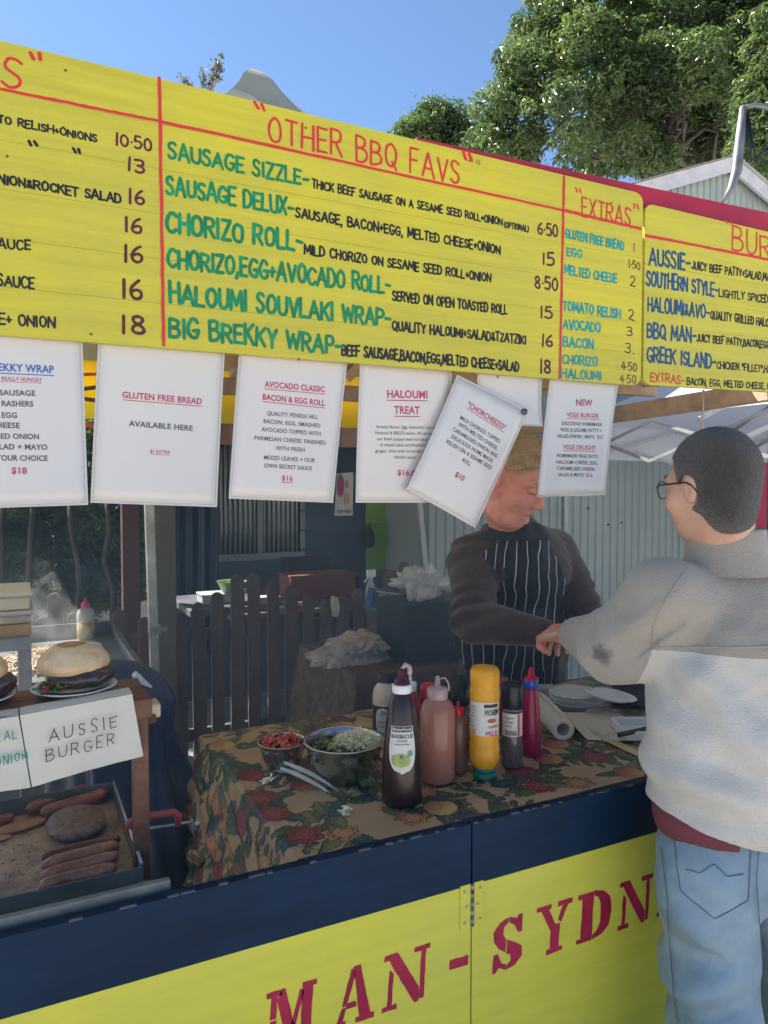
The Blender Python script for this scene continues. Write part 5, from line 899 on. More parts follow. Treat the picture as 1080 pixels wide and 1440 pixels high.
# magenta bottle
c, s = stand(746, 1060); H = 123*s; r0 = 14.5*s; o = thing('sauce_bottle', c, 'magenta tomato sauce bottle with blue collar and pointed red nozzle', 'sauce bottle', 'sauce bottles on the floral cloth')
MB().lathe(c, [(0, 0), (r0*.9, 0), (r0, .02*H), (r0*.98, .2*H), (r0*.9, .45*H), (r0*.72, .68*H), (r0*.62, .76*H)], 28).build('body', mat('magenta_sauce', (.30, .008, .055), .28, noise=(6, .1), sss=.1), o)
MB().lathe(c, [(r0*.66, .765*H), (r0*.70, .77*H), (r0*.70, .85*H), (r0*.66, .86*H)], 24).build('collar', mat('collar_blue', (.02, .09, .42), .3), o); MB().lathe(c, [(r0*.72, .861*H), (r0*.70, .88*H), (r0*.36, .90*H), (r0*.26, .97*H), (r0*.12, 1.0*H), (0, 1.0*H)], 20).build('nozzle', mat('nozzle_red', (.48, .01, .05), .3), o)
# bowls
def bowl(label, px, py, wpx, hpx):
    c, s = stand(px, py); r0, H = wpx*s/2, hpx*s; o = thing('mixing_bowl', c, label, 'bowl'); pr = [(0, .001), (r0*.55, .001), (r0*.66, .06*H), (r0*.84, .4*H), (r0*.93, .8*H), (r0*.95, .97*H), (r0*1.0, 1.0*H), (r0*1.03, .99*H), (r0*1.03, 1.01*H), (r0*.99, 1.03*H), (r0*.94, 1.0*H), (r0*.90, .8*H), (r0*.81, .42*H), (r0*.62, .10*H), (0, .06*H)]
    MB().lathe(c, pr, 48).build('shell', mat('bowl_steel', (.48, .48, .47), .22, 1.0, noise=(5, .12), bump=(60, .03)), o); return c, s, r0, H
def shred(c, r0, z, n, ln, wd, mats, seed, dome=.02, cx=0, cy=0, rx=1.0, thick=.0018):
    r = np.random.default_rng(seed); P = []; F = []; MI = []
    for i in range(n):
        a, q_ = r.uniform(0, 6.28), math.sqrt(r.random())*r0; x, y = cx+q_*math.cos(a)*rx, cy+q_*math.sin(a); zz_ = z+dome*(1-(q_/r0)**2)+r.uniform(-.004, .008); t = r.uniform(0, 6.28); L_ = ln*r.uniform(.5, 1.3); w_ = wd*r.uniform(.6, 1.4); k0 = len(P); cu = r.uniform(-1.5, 1.5); K = 4; tilt = r.uniform(-.5, .5)
        for j in range(K+1):
            f_ = j/K-.5; tt = t+cu*f_; px_, py_ = x+math.cos(tt)*L_*f_, y+math.sin(tt)*L_*f_; nx, ny = -math.sin(tt), math.cos(tt); zz2 = zz_+tilt*L_*f_+.003*math.sin(j*2+i)
            P += [(c.x+px_+nx*w_, c.y+py_+ny*w_, c.z+zz2), (c.x+px_, c.y+py_, c.z+zz2+thick), (c.x+px_-nx*w_, c.y+py_-ny*w_, c.z+zz2)]
        for j in range(K):
            b = k0+3*j; F += [(b, b+1, b+4, b+3), (b+1, b+2, b+5, b+4)]; MI += [i % len(mats)]*2
    return np.array(P), np.array(F), np.array(MI)
def heap(name, label, cat, c, arr, mats): V, F, MI = arr; o = link(name, fast_mesh(name, V-np.array(c), F, mats, True, MI), None, c, label, cat, kind='stuff'); return o
c, s, r0, H = bowl('large stainless steel mixing bowl of leaves and shredded cheese', 484, 1093, 112, 54)
SG = [mat('salad_dark', (.025, .05, .018), .45), mat('salad_mid', (.06, .10, .03), .45), mat('salad_pale', (.30, .33, .12), .5)]
heap('salad_leaves', 'mixed green salad leaves filling the left of the big steel bowl', 'salad', c+Vector((0, 0, .001)), shred(c, r0*.84, H*.62, 520, .03, .006, SG, 3, .018), SG)
CG = [mat('cheese', (.80, .72, .38), .5), mat('cheese_pale', (.84, .80, .56), .5)]
heap('shredded_cheese', 'heap of pale shredded cabbage and cheese on the right of the big steel bowl', 'shredded cheese', c+Vector((0, 0, .002)), shred(c, r0*.55, H*.84, 700, .022, .0012, CG, 4, .02, cx=r0*.34, cy=-r0*.05), CG)
c, s, r0, H = bowl('small stainless steel bowl of sliced tomato left of the salad bowl', 397, 1075, 68, 34)
TG = [mat('tomato', (.55, .06, .035), .3), mat('tomato_pink', (.62, .20, .13), .35), mat('tomato_deep', (.38, .02, .02), .3)]
heap('sliced_tomato', 'sliced and chopped tomato in the small steel bowl', 'tomato', c+Vector((0, 0, .001)), shred(c, r0*.84, H*.78, 150, .022, .006, TG, 6, .012, thick=.006), TG)
# clear tongs between the bowls and crumbs on the cloth
M_tong = mat('tongs_clear', (.66, .68, .64), .2, trans=.35)
A, B = atz(399, 1070, ZT+.045), atz(476, 1111, ZT+.006); tg = thing('tongs', B, 'clear plastic salad tongs leaning against the big bowl', 'tongs'); dr_ = (B-A).normalized(); sd_ = dr_.cross(Vector((0, 0, 1))).normalized()
for k in (0, 1):
    mb = MB(); o_ = sd_*(.012*k); mb.grid(lambda u, v: A.lerp(B, u)+o_+sd_*((v-.5)*.019*math.sin(PI*min(1, u*1.1+.05)))+Vector((0, 0, -.006*abs(v-.5)*2+.010*math.sin(u*PI)-.010*k)), 16, 6); x_ = mb.build('arm', M_tong, tg)
SB = SG+CG; rr2 = np.random.default_rng(2); crumbs = [(388, 1060), (520, 1112), (505, 1090), (498, 1118), (545, 1125), (512, 1140), (470, 1115), (445, 1095), (415, 1090), (380, 1105), (495, 1145), (360, 1100)]
for i, (px, py) in enumerate(((497, 1117), (512, 1104), (376, 1101), (486, 1142))):
    p = atz(px, py, ZT+.004); V, F, MI = shred(p, .012, 0, 9, .022, .004, [SG[2]], 20+i, .002); heap('salad_scrap', ['pale lettuce scrap fallen in front of the big bowl', 'lettuce strip hanging by the right foot of the big bowl', 'cheese shreds spilled left of the tongs on the cloth', 'onion shreds spilled on the cloth near the front edge'][i], 'food scrap', p, (V, F, MI*0), [SG[2] if i < 2 else CG[1]])
mb = MB(); A = atz(440, 1108, ZT+.003); mb.grid(lambda u, v: atz(384+34*u+8*v, 1080+7*v-1*u, ZT+.004+.001*math.sin(u*5)), 6, 3); tag(mb.build('napkin', mat('paper_grey', (.52, .53, .52), .7), loc=A), 'small white paper scrap under the small bowl', 'napkin')
# paper towel roll
A, B = atz(792, 1026, ZT+.033), atz(758, 990, ZT+.033); ax = (A-B).normalized(); ptw = thing('paper_towel', A, 'roll of paper towel lying on the cloth with a loose end trailing right', 'paper towel'); M_tow = mat('paper_towel', (.74, .66, .52), .8, noise=(6, .05), bump=(90, .3))
B2 = A-ax*.25; r0 = .031; MB().lathe(B2, [(.018, 0), (r0, .0), (r0, .25), (.018, .25), (.018, 0)], 36, axis=ax).build('sheets', M_tow, ptw); MB().lathe(B2, [(.0175, .001), (.0175, .249), (.0155, .249), (.0155, .001), (.0175, .001)], 30, axis=ax).build('core', mat('card_core', (.35, .30, .26), .8), ptw)
sdv = ax.cross(Vector((0, 0, 1))).normalized(); sdv = sdv if sdv.dot(RT) > 0 else -sdv; mb = MB()
def loose(u, v):
    L_ = u*.27; p = A.lerp(B2, v)-ax*.0; a = min(L_/.034, 1.35); base_ = p+sdv*(math.sin(a)*.033)+Vector((0, 0, math.cos(a)*.033)); ext = max(0, L_-.046); 
    z_ = max(ZT+.005, base_.z-ext*1.2+.006*math.sin(ext*40)*(1 if ext else 0)); q_ = base_+sdv*ext*.95-ax*(-.15*ext); return Vector((q_.x, q_.y, z_))
mb.grid(loose, 34, 14); mb.build('loose_sheet', M_tow, ptw)
# plates
M_plate = mat('foam_plate', (.80, .77, .71), .45, noise=(5, .05)); M_film = mat('film', (.85, .83, .80), .15, alpha=.25, spec=.7, bump=(30, .5)); 
def plate(c, R_, label, tilt=(0, 0), group=None, parent=None, name='foam_plate', m=None, dent=None):
    mb = MB(); n = 40; prp = [(0, .003), (R_*.66, .003), (R_*.78, .009), (R_*.97, .014), (R_, .015), (R_*.98, .0165), (R_*.8, .0125), (R_*.66, .0065), (0, .0062)]; vs = []
    for (r, h) in prp:
        for k in range(n):
            t = 2*PI*k/n; x, y = r*math.cos(t), r*math.sin(t); z = h+x*tilt[0]+y*tilt[1]
            if dent: dd = ((t-dent+PI) % (2*PI))-PI; q_ = math.exp(-(dd/.35)**2)*(r/R_)**3; z -= .012*q_; x *= 1-.12*q_; y *= 1-.12*q_
            vs.append(c+Vector((x, y, z)))
    mb.add(vs, [(i*n+k, i*n+(k+1) % n, (i+1)*n+(k+1) % n, (i+1)*n+k) for i in range(len(prp)-1) for k in range(n)], True)
    o = mb.build(name, m or M_plate, parent, None if parent else c)
    return o if parent else tag(o, label, 'plate', group)
c, s = stand(808, 990); Rp = 36*s
lb = ['foam plate at the bottom of the wrapped stack', 'second foam plate from the bottom of the wrapped stack', 'third foam plate up in the wrapped stack', 'topmost foam plate inside the wrapped stack']
for k in range(4): plate(c+Vector((random.uniform(-.002, .002), random.uniform(-.002, .002), .008*k)), Rp, lb[k], group='foam plates in the wrapped stack')
mb = MB(); n = 48; vs = []; prp = [(Rp*1.02, .0), (Rp*1.05, .02), (Rp*1.0, .042), (Rp*.8, .050), (Rp*.45, .046), (Rp*.1, .049), (0.001, .047)]
for (r, h) in prp:
    for k in range(n): t = 2*PI*k/n; q_ = .004*math.sin(k*2.1+h*90)*(r/Rp); vs.append(c+Vector(((r+q_)*math.cos(t), (r+q_)*math.sin(t), h+q_*.5)))
mb.add(vs, [(i*n+k, i*n+(k+1) % n, (i+1)*n+(k+1) % n, (i+1)*n+k) for i in range(len(prp)-1) for k in range(n)], True); tag(mb.build('plate_wrapping', M_film, loc=c), 'crinkled clear plastic wrapping around the plate stack', 'wrapping')
p = atz(858, 983, ZT+.045); plate(p, 36*dep(p)/1050, 'loose white foam plate with a dented rim leaning on the wrapped stack', (-.12, .05), dent=1.9)
mb = MB(); mb.grid(lambda u, v: atz(822+44*u+6*v, 1001-6*v+3*u, ZT+.004+.003*math.sin(u*4+v*3)), 10, 5); tag(mb.build('napkin', mat('napkin_cream', (.62, .58, .52), .8), loc=atz(845, 1000, ZT)), 'folded white napkin in front of the plate stack', 'napkin')
c = atz(766, 975, ZT+.004); MB_ = MB(); MB_.obox(c+Vector((0, 0, .012)), RT, FWH, Vector((0, 0, 1)), .035, .03, .012, .003); tag(MB_.build('sandwich_box', mat('box_cream', (.56, .50, .46), .6), loc=c), 'low pale box between the magenta bottle and the plates', 'box')
# yellow sheet, tray and black handled knife at the right
mb = MB(); A = atz(870, 1045, ZT); mb.grid(lambda u, v: atz(838+90*u-14*v, 1036+42*u-1*v-14*v*(1-u)*.0-14*v, ZT+.005+.001*math.sin(u*6)), 12, 6); tag(mb.build('paper_sheet', mat('paper_yellow', (.62, .55, .26), .7, noise=(4, .1)), loc=A), 'pale yellow paper sheet lying under the tray at the right', 'paper')
c = atz(912, 1030, ZT+.008); tr_ = thing('tray', c, 'shallow white foam tray beside the customer, half hidden', 'tray'); mb = MB(); mb.obox(c, RT, FWH, Vector((0, 0, 1)), .085, .06, .004, .003); mb.build('base', M_plate, tr_)
for (u, v, a, b) in ((0, -1, .088, .005), (0, 1, .088, .005), (-1, 0, .005, .06), (1, 0, .005, .06)): mb = MB(); mb.obox(c+RT*(.085*u)+FWH*(.062*v)+Vector((0, 0, .012)), RT, FWH, Vector((0, 0, 1)), a, b, .012, .003); mb.build('rim', M_plate, tr_)
A, B = atz(868, 1034, ZT+.03), atz(930, 1020, ZT+.032); kn = thing('knife', A, 'kitchen knife with black handle resting across the tray', 'knife'); MB().bar(A, B, .013, .012, bev=.004).build('handle', M_dark, kn); C_ = A-(B-A).normalized()*.05; MB().bar(C_, A, .002, .016).build('blade', M_steel, kn)
# dark floral bag
S_ = Sdf((atz(880, 1000, ZT)-Vector((.15, .15, .0)))[:], (atz(880, 1000, ZT)+Vector((.35, .25, .2)))[:], .006); c = atz(905, 975, ZT+.03); S_.ell(c+Vector((.02, .02, 0)), (.11, .08, .06), k=.02).ell(c+Vector((.10, .03, .02)), (.08, .07, .05), k=.02).ell(c+Vector((-.07, .0, -.012)), (.05, .06, .025), k=.03)
def dsp(V): N = vnoise(V, 60, 4)[:, None]*np.array([.003, .003, .005]); return V+N
bgo = S_.obj('cloth_bag', mat('bag_dark', (.028, .022, .024), .7, noise=(30, .6)), None, dsp); tag(bgo, 'crumpled dark patterned cloth bag beside the plates', 'bag')

# ================================================================ rear table: crate, bags, book, spray bottle
c0 = aty(598, 938, 1.52); z0 = ZR+.004; ya, yb_ = 1.56, 1.84; xa = aty(555, 900, ya+.1).x; xb = aty(668, 900, ya).x; ht = aty(600, 853, ya).z-z0+.0
cr = thing('crate', ((xa+xb)/2, (ya+yb_)/2, z0), 'dark green ribbed plastic crate on the rear side table', 'crate'); M_cr = mat('crate_green', (.018, .028, .026), .45, noise=(8, .2))
MB().box((xa, ya, z0), (xb, yb_, z0+.006)).build('base', M_cr, cr)
for (x0_, y0_, x1_, y1_) in ((xa, ya, xb, ya+.006), (xa, yb_-.006, xb, yb_), (xa, ya+.0062, xa+.006, yb_-.0062), (xb-.006, ya+.0062, xb, yb_-.0062)): MB().box((x0_, y0_, z0+.0065), (x1_, y1_, z0+ht)).build('side_panel', M_cr, cr)
for k in range(9):
    z = z0+.02+k*(ht-.03)/9; MB().box((xa+.12, ya-.006, z), (xb-.01, ya-.0002, z+.012), .002).build('rib', M_cr, cr); MB().box((xa-.006, ya+.02, z), (xa-.0002, yb_-.02, z+.012), .002).build('rib', M_cr, cr)
MB().box((xa-.01, ya-.01, z0+ht), (xb+.01, yb_+.01, z0+ht+.014), .004).build('lid', M_cr, cr)
def crumple(name, label, cat, c, rad, m, seed, amp=.2, h=.008, sc=26):
    S_ = Sdf((Vector(c)-Vector(rad)*1.6)[:], (Vector(c)+Vector(rad)*1.6)[:], h); r = np.random.default_rng(seed)
    for k in range(9): d = r.normal(size=3)*.38; S_.ell(np.array(c)+d*np.array(rad), np.array(rad)*r.uniform(.45, .7), k=.015)
    V, F = S_.mesh(); D = V-np.array(c); a = np.abs(vnoise(V, sc, seed))+.6*np.abs(vnoise(V, sc*2.2, seed+1)); V = np.array(c)+D*(1-amp*.5+amp*a[:, None]*1.2); V[:, 2] = np.maximum(V[:, 2], c[2]-rad[2]*.98)
    return link(name, fast_mesh(name, V-np.array(c), F, m, False), None, c, label, cat)
M_bag = mat('clear_bag', (.85, .84, .82), .18, alpha=.6, bump=(40, .8), spec=.7, noise=(20, .25)); M_bagb = mat('bun_bag', (.85, .80, .76), .18, noise=(30, .2), bump=(40, .9), alpha=.45, spec=.8)
crumple('plastic_bag', 'crumpled clear plastic bag on top of the dark green crate', 'bag', (aty(597, 832, 1.7).x, 1.7, z0+ht+.014+.06), (.12, .09, .062), M_bag, 3, .5, .006, 48)
cb = Vector((aty(502, 893, 1.75).x, 1.75, ZR+.075)); crumple('bun_bag', 'large clear bag of bread buns slumped at the left end of the rear table', 'bag', tuple(cb), (.20, .13, .075), M_bagb, 7, .42, .007, 34)
for i, (dx, dz, rr_) in enumerate(((-.08, -.02, .042), (.0, -.015, .045), (.08, -.02, .04), (-.03, .025, .04), (.05, .02, .04))):
    mb = MB(); mb.lathe(cb+Vector((dx, -.015*i % .05, dz-rr_*.5)), [(0, 0), (rr_*.8, .0), (rr_, .015), (rr_*.9, .035), (rr_*.5, .05), (0, .053)], 18); tag(mb.build('bread_bun', mat('bun_soft', (.66, .42, .24), .6, noise=(20, .2)), loc=cb+Vector((dx, 0, dz))), ['bread bun at the left of the clear bag', 'bread bun low in the middle of the clear bag', 'bread bun at the right of the clear bag', 'upper left bread bun in the clear bag', 'upper right bread bun in the clear bag'][i], 'bun', 'bread buns in the clear bag')
bk_ = thing('carton', aty(545, 857, 1.98), 'blue and white printed carton leaning behind the bun bag', 'carton'); a, b, c, d = aty(520, 858, 1.98), aty(560, 862, 1.94), aty(568, 834, 2.0), aty(527, 828, 2.04); mb = MB(); mb.prism([a, b, c, d], Vector((0, .07, .0))); mb.build('box', mat('carton_blue', (.03, .10, .20), .5, noise=(30, .3)), bk_)
def on4(u, v, lift=.001): return a.lerp(b, u).lerp(d.lerp(c, u), v)+Vector((0, -lift, 0))
mb = MB(); mb.add([on4(.04, .05), on4(.96, .05), on4(.96, .12), on4(.04, .12)], [(0, 1, 2, 3)]); mb.add([on4(.04, .86), on4(.96, .86), on4(.96, .94), on4(.04, .94)], [(0, 1, 2, 3)]); mb.build('printed_border', mat('carton_pale', (.45, .50, .5), .5), bk_, fix=False, kind='stuff')
mb = MB(); st, W_ = strokes('FG', .3)
for i, sp in enumerate(st): rb_ = ribbon(sp, .22); mb.add([on4(.22+.6*q_[0]/W_, .25+.5*q_[1], .0016+.0002*i) for l_, r_ in rb_ for q_ in (l_, r_)], [(2*k, 2*k+1, 2*k+3, 2*k+2) for k in range(len(rb_)-1)])
mb.build('lettering', mat('carton_green', (.25, .42, .25), .5), bk_, fix=False)
c = aty(521, 858, 2.2); c.z = .0; c = Vector((c.x, 2.2, aty(521, 857, 2.2).z)); sp_ = thing('spray_bottle', c, 'white trigger spray bottle standing behind the blue carton', 'spray bottle'); sH = aty(521, 800, 2.2).z-c.z; MB().lathe(c, [(0, 0), (.024, 0), (.026, .02), (.026, sH*.5), (.012, sH*.7), (.012, sH*.78)], 18).build('body', mat('spray_white', (.5, .52, .52), .35, trans=.2), sp_)
MB().box(c+Vector((-.02, -.011, sH*.80)), c+Vector((.028, .011, sH*.98)), .004).lathe(c, [(.014, sH*.77), (.014, sH*.81)], 14).bar(c+Vector((-.012, 0, sH*.82)), c+Vector((-.034, 0, sH*.68)), .008, .006).build('trigger_head', M_white, sp_)
sb = thing('side_bench', (aty(400, 850, 3.1).x, 3.15, 0), 'dark work bench behind the picket fence loaded with boxes', 'bench'); bx0, bx1 = aty(262, 840, 3.0).x, aty(585, 840, 3.0).x; bz = aty(400, 838, 3.0).z-.03
MB().box((bx0, 2.9, bz-.04), (bx1, 3.5, bz), .004).build('worktop', mat('bench_top', (.10, .10, .11), .6, noise=(5, .3)), sb)
for x in (bx0+.05, bx1-.05):
    for y in (2.95, 3.45): MB().box((x-.025, y-.025, 0), (x+.025, y+.025, bz-.041)).build('leg', M_timg, sb)
def onb(px, y): return Vector((aty(px, 830, y).x, y, bz+.001))
def bxo(name, label, cat, px0, px1, y, h, d, m):
    a, b = onb(px0, y), onb(px1, y); o = thing(name, ((a.x+b.x)/2, y, bz), label, cat); mb = MB(); mb.box((a.x, y, a.z), (b.x, y+d, a.z+h), .004); mb.build('body', m, o); mb = MB(); mb.box((a.x-.004, y-.004, a.z+h), (b.x+.004, y+d+.004, a.z+h+.012), .003); mb.build('lid', m, o); return a, b
a, b = bxo('carton', 'brick red carton lying on the bench behind the fence', 'carton', 409, 500, 3.0, .135, .22, mat('carton_red', (.20, .075, .055), .7, noise=(6, .2)))
bxo('bag_pile', 'black case on top of the brick red carton', 'case', 404, 464, 3.26, .21, .14, M_dark); bpy.data.objects['bag_pile'].name = 'equipment_case'
c = onb(326, 3.1)+Vector((0, 0, .05)); MB_ = MB().lathe(c, [(0, 0), (.05, 0), (.085, .07), (.09, .075), (.084, .072), (.05, .006), (0, .006)], 28); tag(MB_.build('bowl', mat('bowl_lime', (.16, .30, .10), .4), loc=c), 'lime green plastic bowl on the bench behind the fence', 'bowl')
bxo('white_tub', 'flat white tub under the lime green bowl', 'tub', 285, 331, 3.06, .045, .16, mat('tub_white', (.40, .43, .46), .5))
c = onb(338, 3.0); tag(MB().lathe(c, [(0, 0), (.025, 0), (.03, .09), (.028, .09), (.024, .004), (0, .004)], 22).build('cup', M_white, loc=c), 'white foam cup right of the lime green bowl', 'cup')
bxo('small_box', 'small white box on the bench front edge', 'box', 362, 394, 2.92, .03, .08, mat('tub_white2', (.42, .42, .42), .5)); bxo('blue_crate', 'dark blue crate on the bench behind the fence, right of the carton', 'crate', 505, 575, 3.02, .10, .3, mat('crate_blue', (.02, .05, .10), .5))
c = aty(472, 850, YF-.01); crumple('hanging_rag', 'small white rag hanging over the fence rail', 'rag', tuple(c), (.025, .015, .07), mat('rag', (.5, .5, .42), .8), 5, .3, .006, 50)
for i, (px, py, cc) in enumerate(((396, 858, (.5, .5, .5)), (421, 855, (.5, .22, .12)))): c = aty(px, py, YF+.22); tag(MB().obox(c, Vector((1, 0, 0)), Vector((0, 1, 0)), Vector((0, 0, 1)), .045, .04, .02, .004).build('food_packet', mat('pk%d' % i, cc, .6), loc=c), ['white packet glimpsed between the pickets', 'orange and white packet glimpsed between the pickets'][i], 'packet')
bs2 = thing('storage_shelf', (aty(420, 860, 2.85).x, 2.85, 0), 'low shelf behind the fence holding small packets', 'shelf'); zz = aty(396, 858, YF+.22).z-.021; MB().box((bx0+.2, 2.7, zz-.02), (bx1, 2.88, zz)).build('board', M_timg, bs2)
for x in (bx0+.25, bx1-.05): MB().box((x, 2.75, 0), (x+.03, 2.8, zz-.021)).build('leg', M_timg, bs2)

# ================================================================ griddle tray with sausages
ZG = .862; M_tray = mat('tray_steel', (.16, .17, .165), .45, .5, noise=(8, .5), bump=(30, .3)); M_hot = mat('hotplate', (.58, .41, .25), .36, .1, noise=(11, .55), col2=(.20, .145, .11), bump=(35, .4))
fr = atz(205, 1217, ZG+.035); br = atz(153, 1104, ZG+.035); gx1 = (fr.x+br.x)/2; gy0, gy1 = fr.y, br.y; gx0 = -.75
gd = thing('griddle', ((gx0+gx1)/2, (gy0+gy1)/2, 0), 'greasy barbecue hotplate tray with raised steel rim', 'griddle'); MB().box((gx0, gy0, ZG-.008), (gx1, gy1, ZG)).build('hotplate', M_hot, gd)
MB().box((gx0-.004, gy0-.004, ZG-.02), (gx1+.004, gy0-.0005, ZG+.035), .001).build('front_rim', mat('rim_grey', (.16, .19, .19), .5, .3, noise=(9, .3)), gd); MB().box((gx0, gy1+.0005, ZG-.02), (gx1, gy1+.004, ZG+.04)).build('back_rim', M_tray, gd); MB().box((gx1+.0005, gy0, ZG-.02), (gx1+.004, gy1, ZG+.038)).build('side_rim', M_tray, gd)
MB().tube([(gx1+.002, gy0, ZG+.039), (gx1+.002, gy1, ZG+.041)], .003, 8).build('rim_wire', M_steel, gd)
pa, pb = aty(219, 1242, .035), aty(240, 1262, .035); MB().box((gx0, .03, pb.z-.005), (pb.x, .045, aty(219, 1240, .035).z), .003).build('front_plate', mat('plate_grey', (.22, .23, .22), .55, .3, noise=(6, .35)), gd)
MB().box((pb.x-.055, .0285, pb.z+.040), (pb.x-.035, .0298, pb.z+.043)).build('slot', M_dark, gd)
for x in (gx0+.03, gx1-.03):
    for y in (gy0+.03, gy1-.03): MB().box((x-.015, y-.015, 0), (x+.015, y+.015, ZG-.021)).build('leg', M_tray, gd)
def sausage(a, b, wpx, label, m, bend=.004, squash=1, z=None):
    A, B = atz(*a, (z or ZG)+.011), atz(*b, (z or ZG)+.011); r0 = wpx*dep(A)/1050/2; n = 18; pts = []; up = Vector((0, 0, 1)).cross((B-A).normalized())
    for i in range(n): t = .5-.5*math.cos(PI*i/(n-1)); pts.append(A.lerp(B, t)+up*(bend*math.sin(t*PI))+Vector((0, 0, r0-.010+random.uniform(-.0006, .0006))))
    rs = [max(.0006, r0*math.sqrt(max(0, 1-abs(math.cos(PI*i/(n-1)))**9)))*random.uniform(.95, 1.05) for i in range(n)]
    mb = MB(); mb.tube(pts, rs, 14); o = mb.build('sausage', m, loc=(A+B)/2); return tag(o, label, 'sausage', 'sausages on the hotplate')
MS = [mat('sausage_a', (.46, .13, .065), .32, noise=(34, .55), col2=(.12, .04, .025), coat=.4, bump=(50, .4)), mat('sausage_b', (.62, .28, .14), .30, noise=(40, .5), col2=(.26, .075, .035), coat=.4, bump=(50, .4)), mat('sausage_c', (.28, .10, .06), .32, noise=(30, .6), col2=(.08, .025, .018), coat=.4, bump=(50, .4))]
sausage((36, 1143), (127, 1112), 19, 'long dark sausage at the back of the hotplate beside the back rim', MS[0]); sausage((56, 1148), (152, 1118), 20, 'reddish sausage between the back sausage and the beef patty', MS[0], -.003)
sausage((58, 1207), (170, 1180), 15, 'thin dark sausage just in front of the beef patty', MS[2], .006); sausage((57, 1222), (168, 1191), 20, 'second sausage of the front row, well browned', MS[1], .004)
sausage((56, 1236), (168, 1206), 20, 'third sausage of the front row, pale and split', MS[1], .002); sausage((54, 1250), (165, 1223), 21, 'frontmost sausage of the front row by the front rim', MS[1], .003)
sausage((-30, 1165), (20, 1148), 14, 'sausage cut by the left picture edge on the hotplate', MS[0])
def blobfood(name, label, cat, px, py, rx, ry, h, m, seed, ang=0, amp=.15, sc=70, z=ZG):
    p = atz(px, py, z+.001); s_ = dep(p)/1050; S_ = Sdf((p-Vector((rx*s_*1.6, rx*s_*1.6, .01)))[:], (p+Vector((rx*s_*1.6, rx*s_*1.6, h*1.8)))[:], max(.0022, h/9))
    ry_ = ry*s_; S_.ell(p+Vector((0, 0, h*.45)), (rx*s_, ry_, h*.6), axes=[(math.cos(ang), math.sin(ang), 0), (-math.sin(ang), math.cos(ang), 0), (0, 0, 1)], k=.003)
    V, F = S_.mesh(); D = V-np.array(p); V = np.array(p)+D*(1+amp*vnoise(V, sc, seed)+amp*.5*vnoise(V, sc*2.7, seed+5))[:, None]; V[:, 2] = np.maximum(V[:, 2], z+.0005)
    return link(name, fast_mesh(name, V-np.array(p), F, m, True), None, p, label, cat)
blobfood('beef_patty', 'thick round beef patty cooking in the middle of the hotplate', 'patty', 107, 1166, 40, 52, .034, mat('patty_raw', (.30, .20, .15), .55, noise=(70, .6), col2=(.10, .06, .045), bump=(90, 1.0, .004), coat=.15), 3, amp=.07, sc=60)
blobfood('chicken_fillet', 'flat orange grilled chicken fillet at the left of the hotplate', 'fillet', 28, 1165, 34, 16, .012, mat('chicken', (.48, .23, .10), .4, noise=(50, .4), col2=(.25, .09, .04), coat=.3, bump=(60, .5)), 5, ang=.25, amp=.12)
blobfood('bacon_piece', 'small pale bacon scrap at the left edge of the hotplate', 'bacon', 2, 1180, 12, 8, .006, mat('bacon', (.45, .25, .2), .4, noise=(40, .4)), 6, amp=.3)
mb = MB(); rr3 = np.random.default_rng(5)
for k in range(260): px, py = rr3.uniform(0, 190), rr3.uniform(1120, 1250); p = atz(px, py, ZG+.0012); q_ = rr3.uniform(.0004, .0014); mb.obox(p, Vector((1, 0, 0)), Vector((0, 1, 0)), Vector((0, 0, 1)), q_, q_*.7, .001)
mb.build('crumbs', mat('crumb', (.25, .13, .07), .6), gd, kind='stuff')
# ---------------------------------------------------------------- wooden serving shelf over the griddle
M_red_t = mat('timber_redbrown', (.17, .065, .04), .5, noise=(14, .45), bump=(50, .4)); ZS = 1.205
f1, k1 = aty(211, 982, .215), atz(189, 955, ZS); sx1 = f1.x; shf = thing('serving_shelf', (sx1-.3, .3, 0), 'red-brown timber display shelf standing over the hotplate', 'shelf'); sy0, sy1 = .215, .375
for i in range(2): MB().box((-.8, sy0+.081*i, ZS-.019), (sx1, sy0+.081*i+.079, ZS), .002).build('plank', M_red_t, shf)
MB().box((sx1-.032, sy0+.003, .80), (sx1-.003, sy0+.032, ZS-.0195), .002).build('post', M_red_t, shf); MB().box((sx1-.032, sy1-.035, .80), (sx1-.003, sy1-.006, ZS-.0195), .002)
MB().box((-.78, sy0+.003, .80), (-.75, sy0+.032, ZS-.0195), .002).build('post', M_red_t, shf); MB().box((-.8, sy0-.0185, ZS-.035), (sx1+.001, sy0-.0005, ZS+.001), .0015).build('front_rail', M_red_t, shf); MB().box((-.78, sy0, .765), (sx1-.003, sy0+.05, .799), .002).build('foot_rail', M_timd, shf)
M_pcard = mat('card_paper', (.60, .58, .51), .75, noise=(5, .07), bump=(14, .35)); yp = sy0-.0215
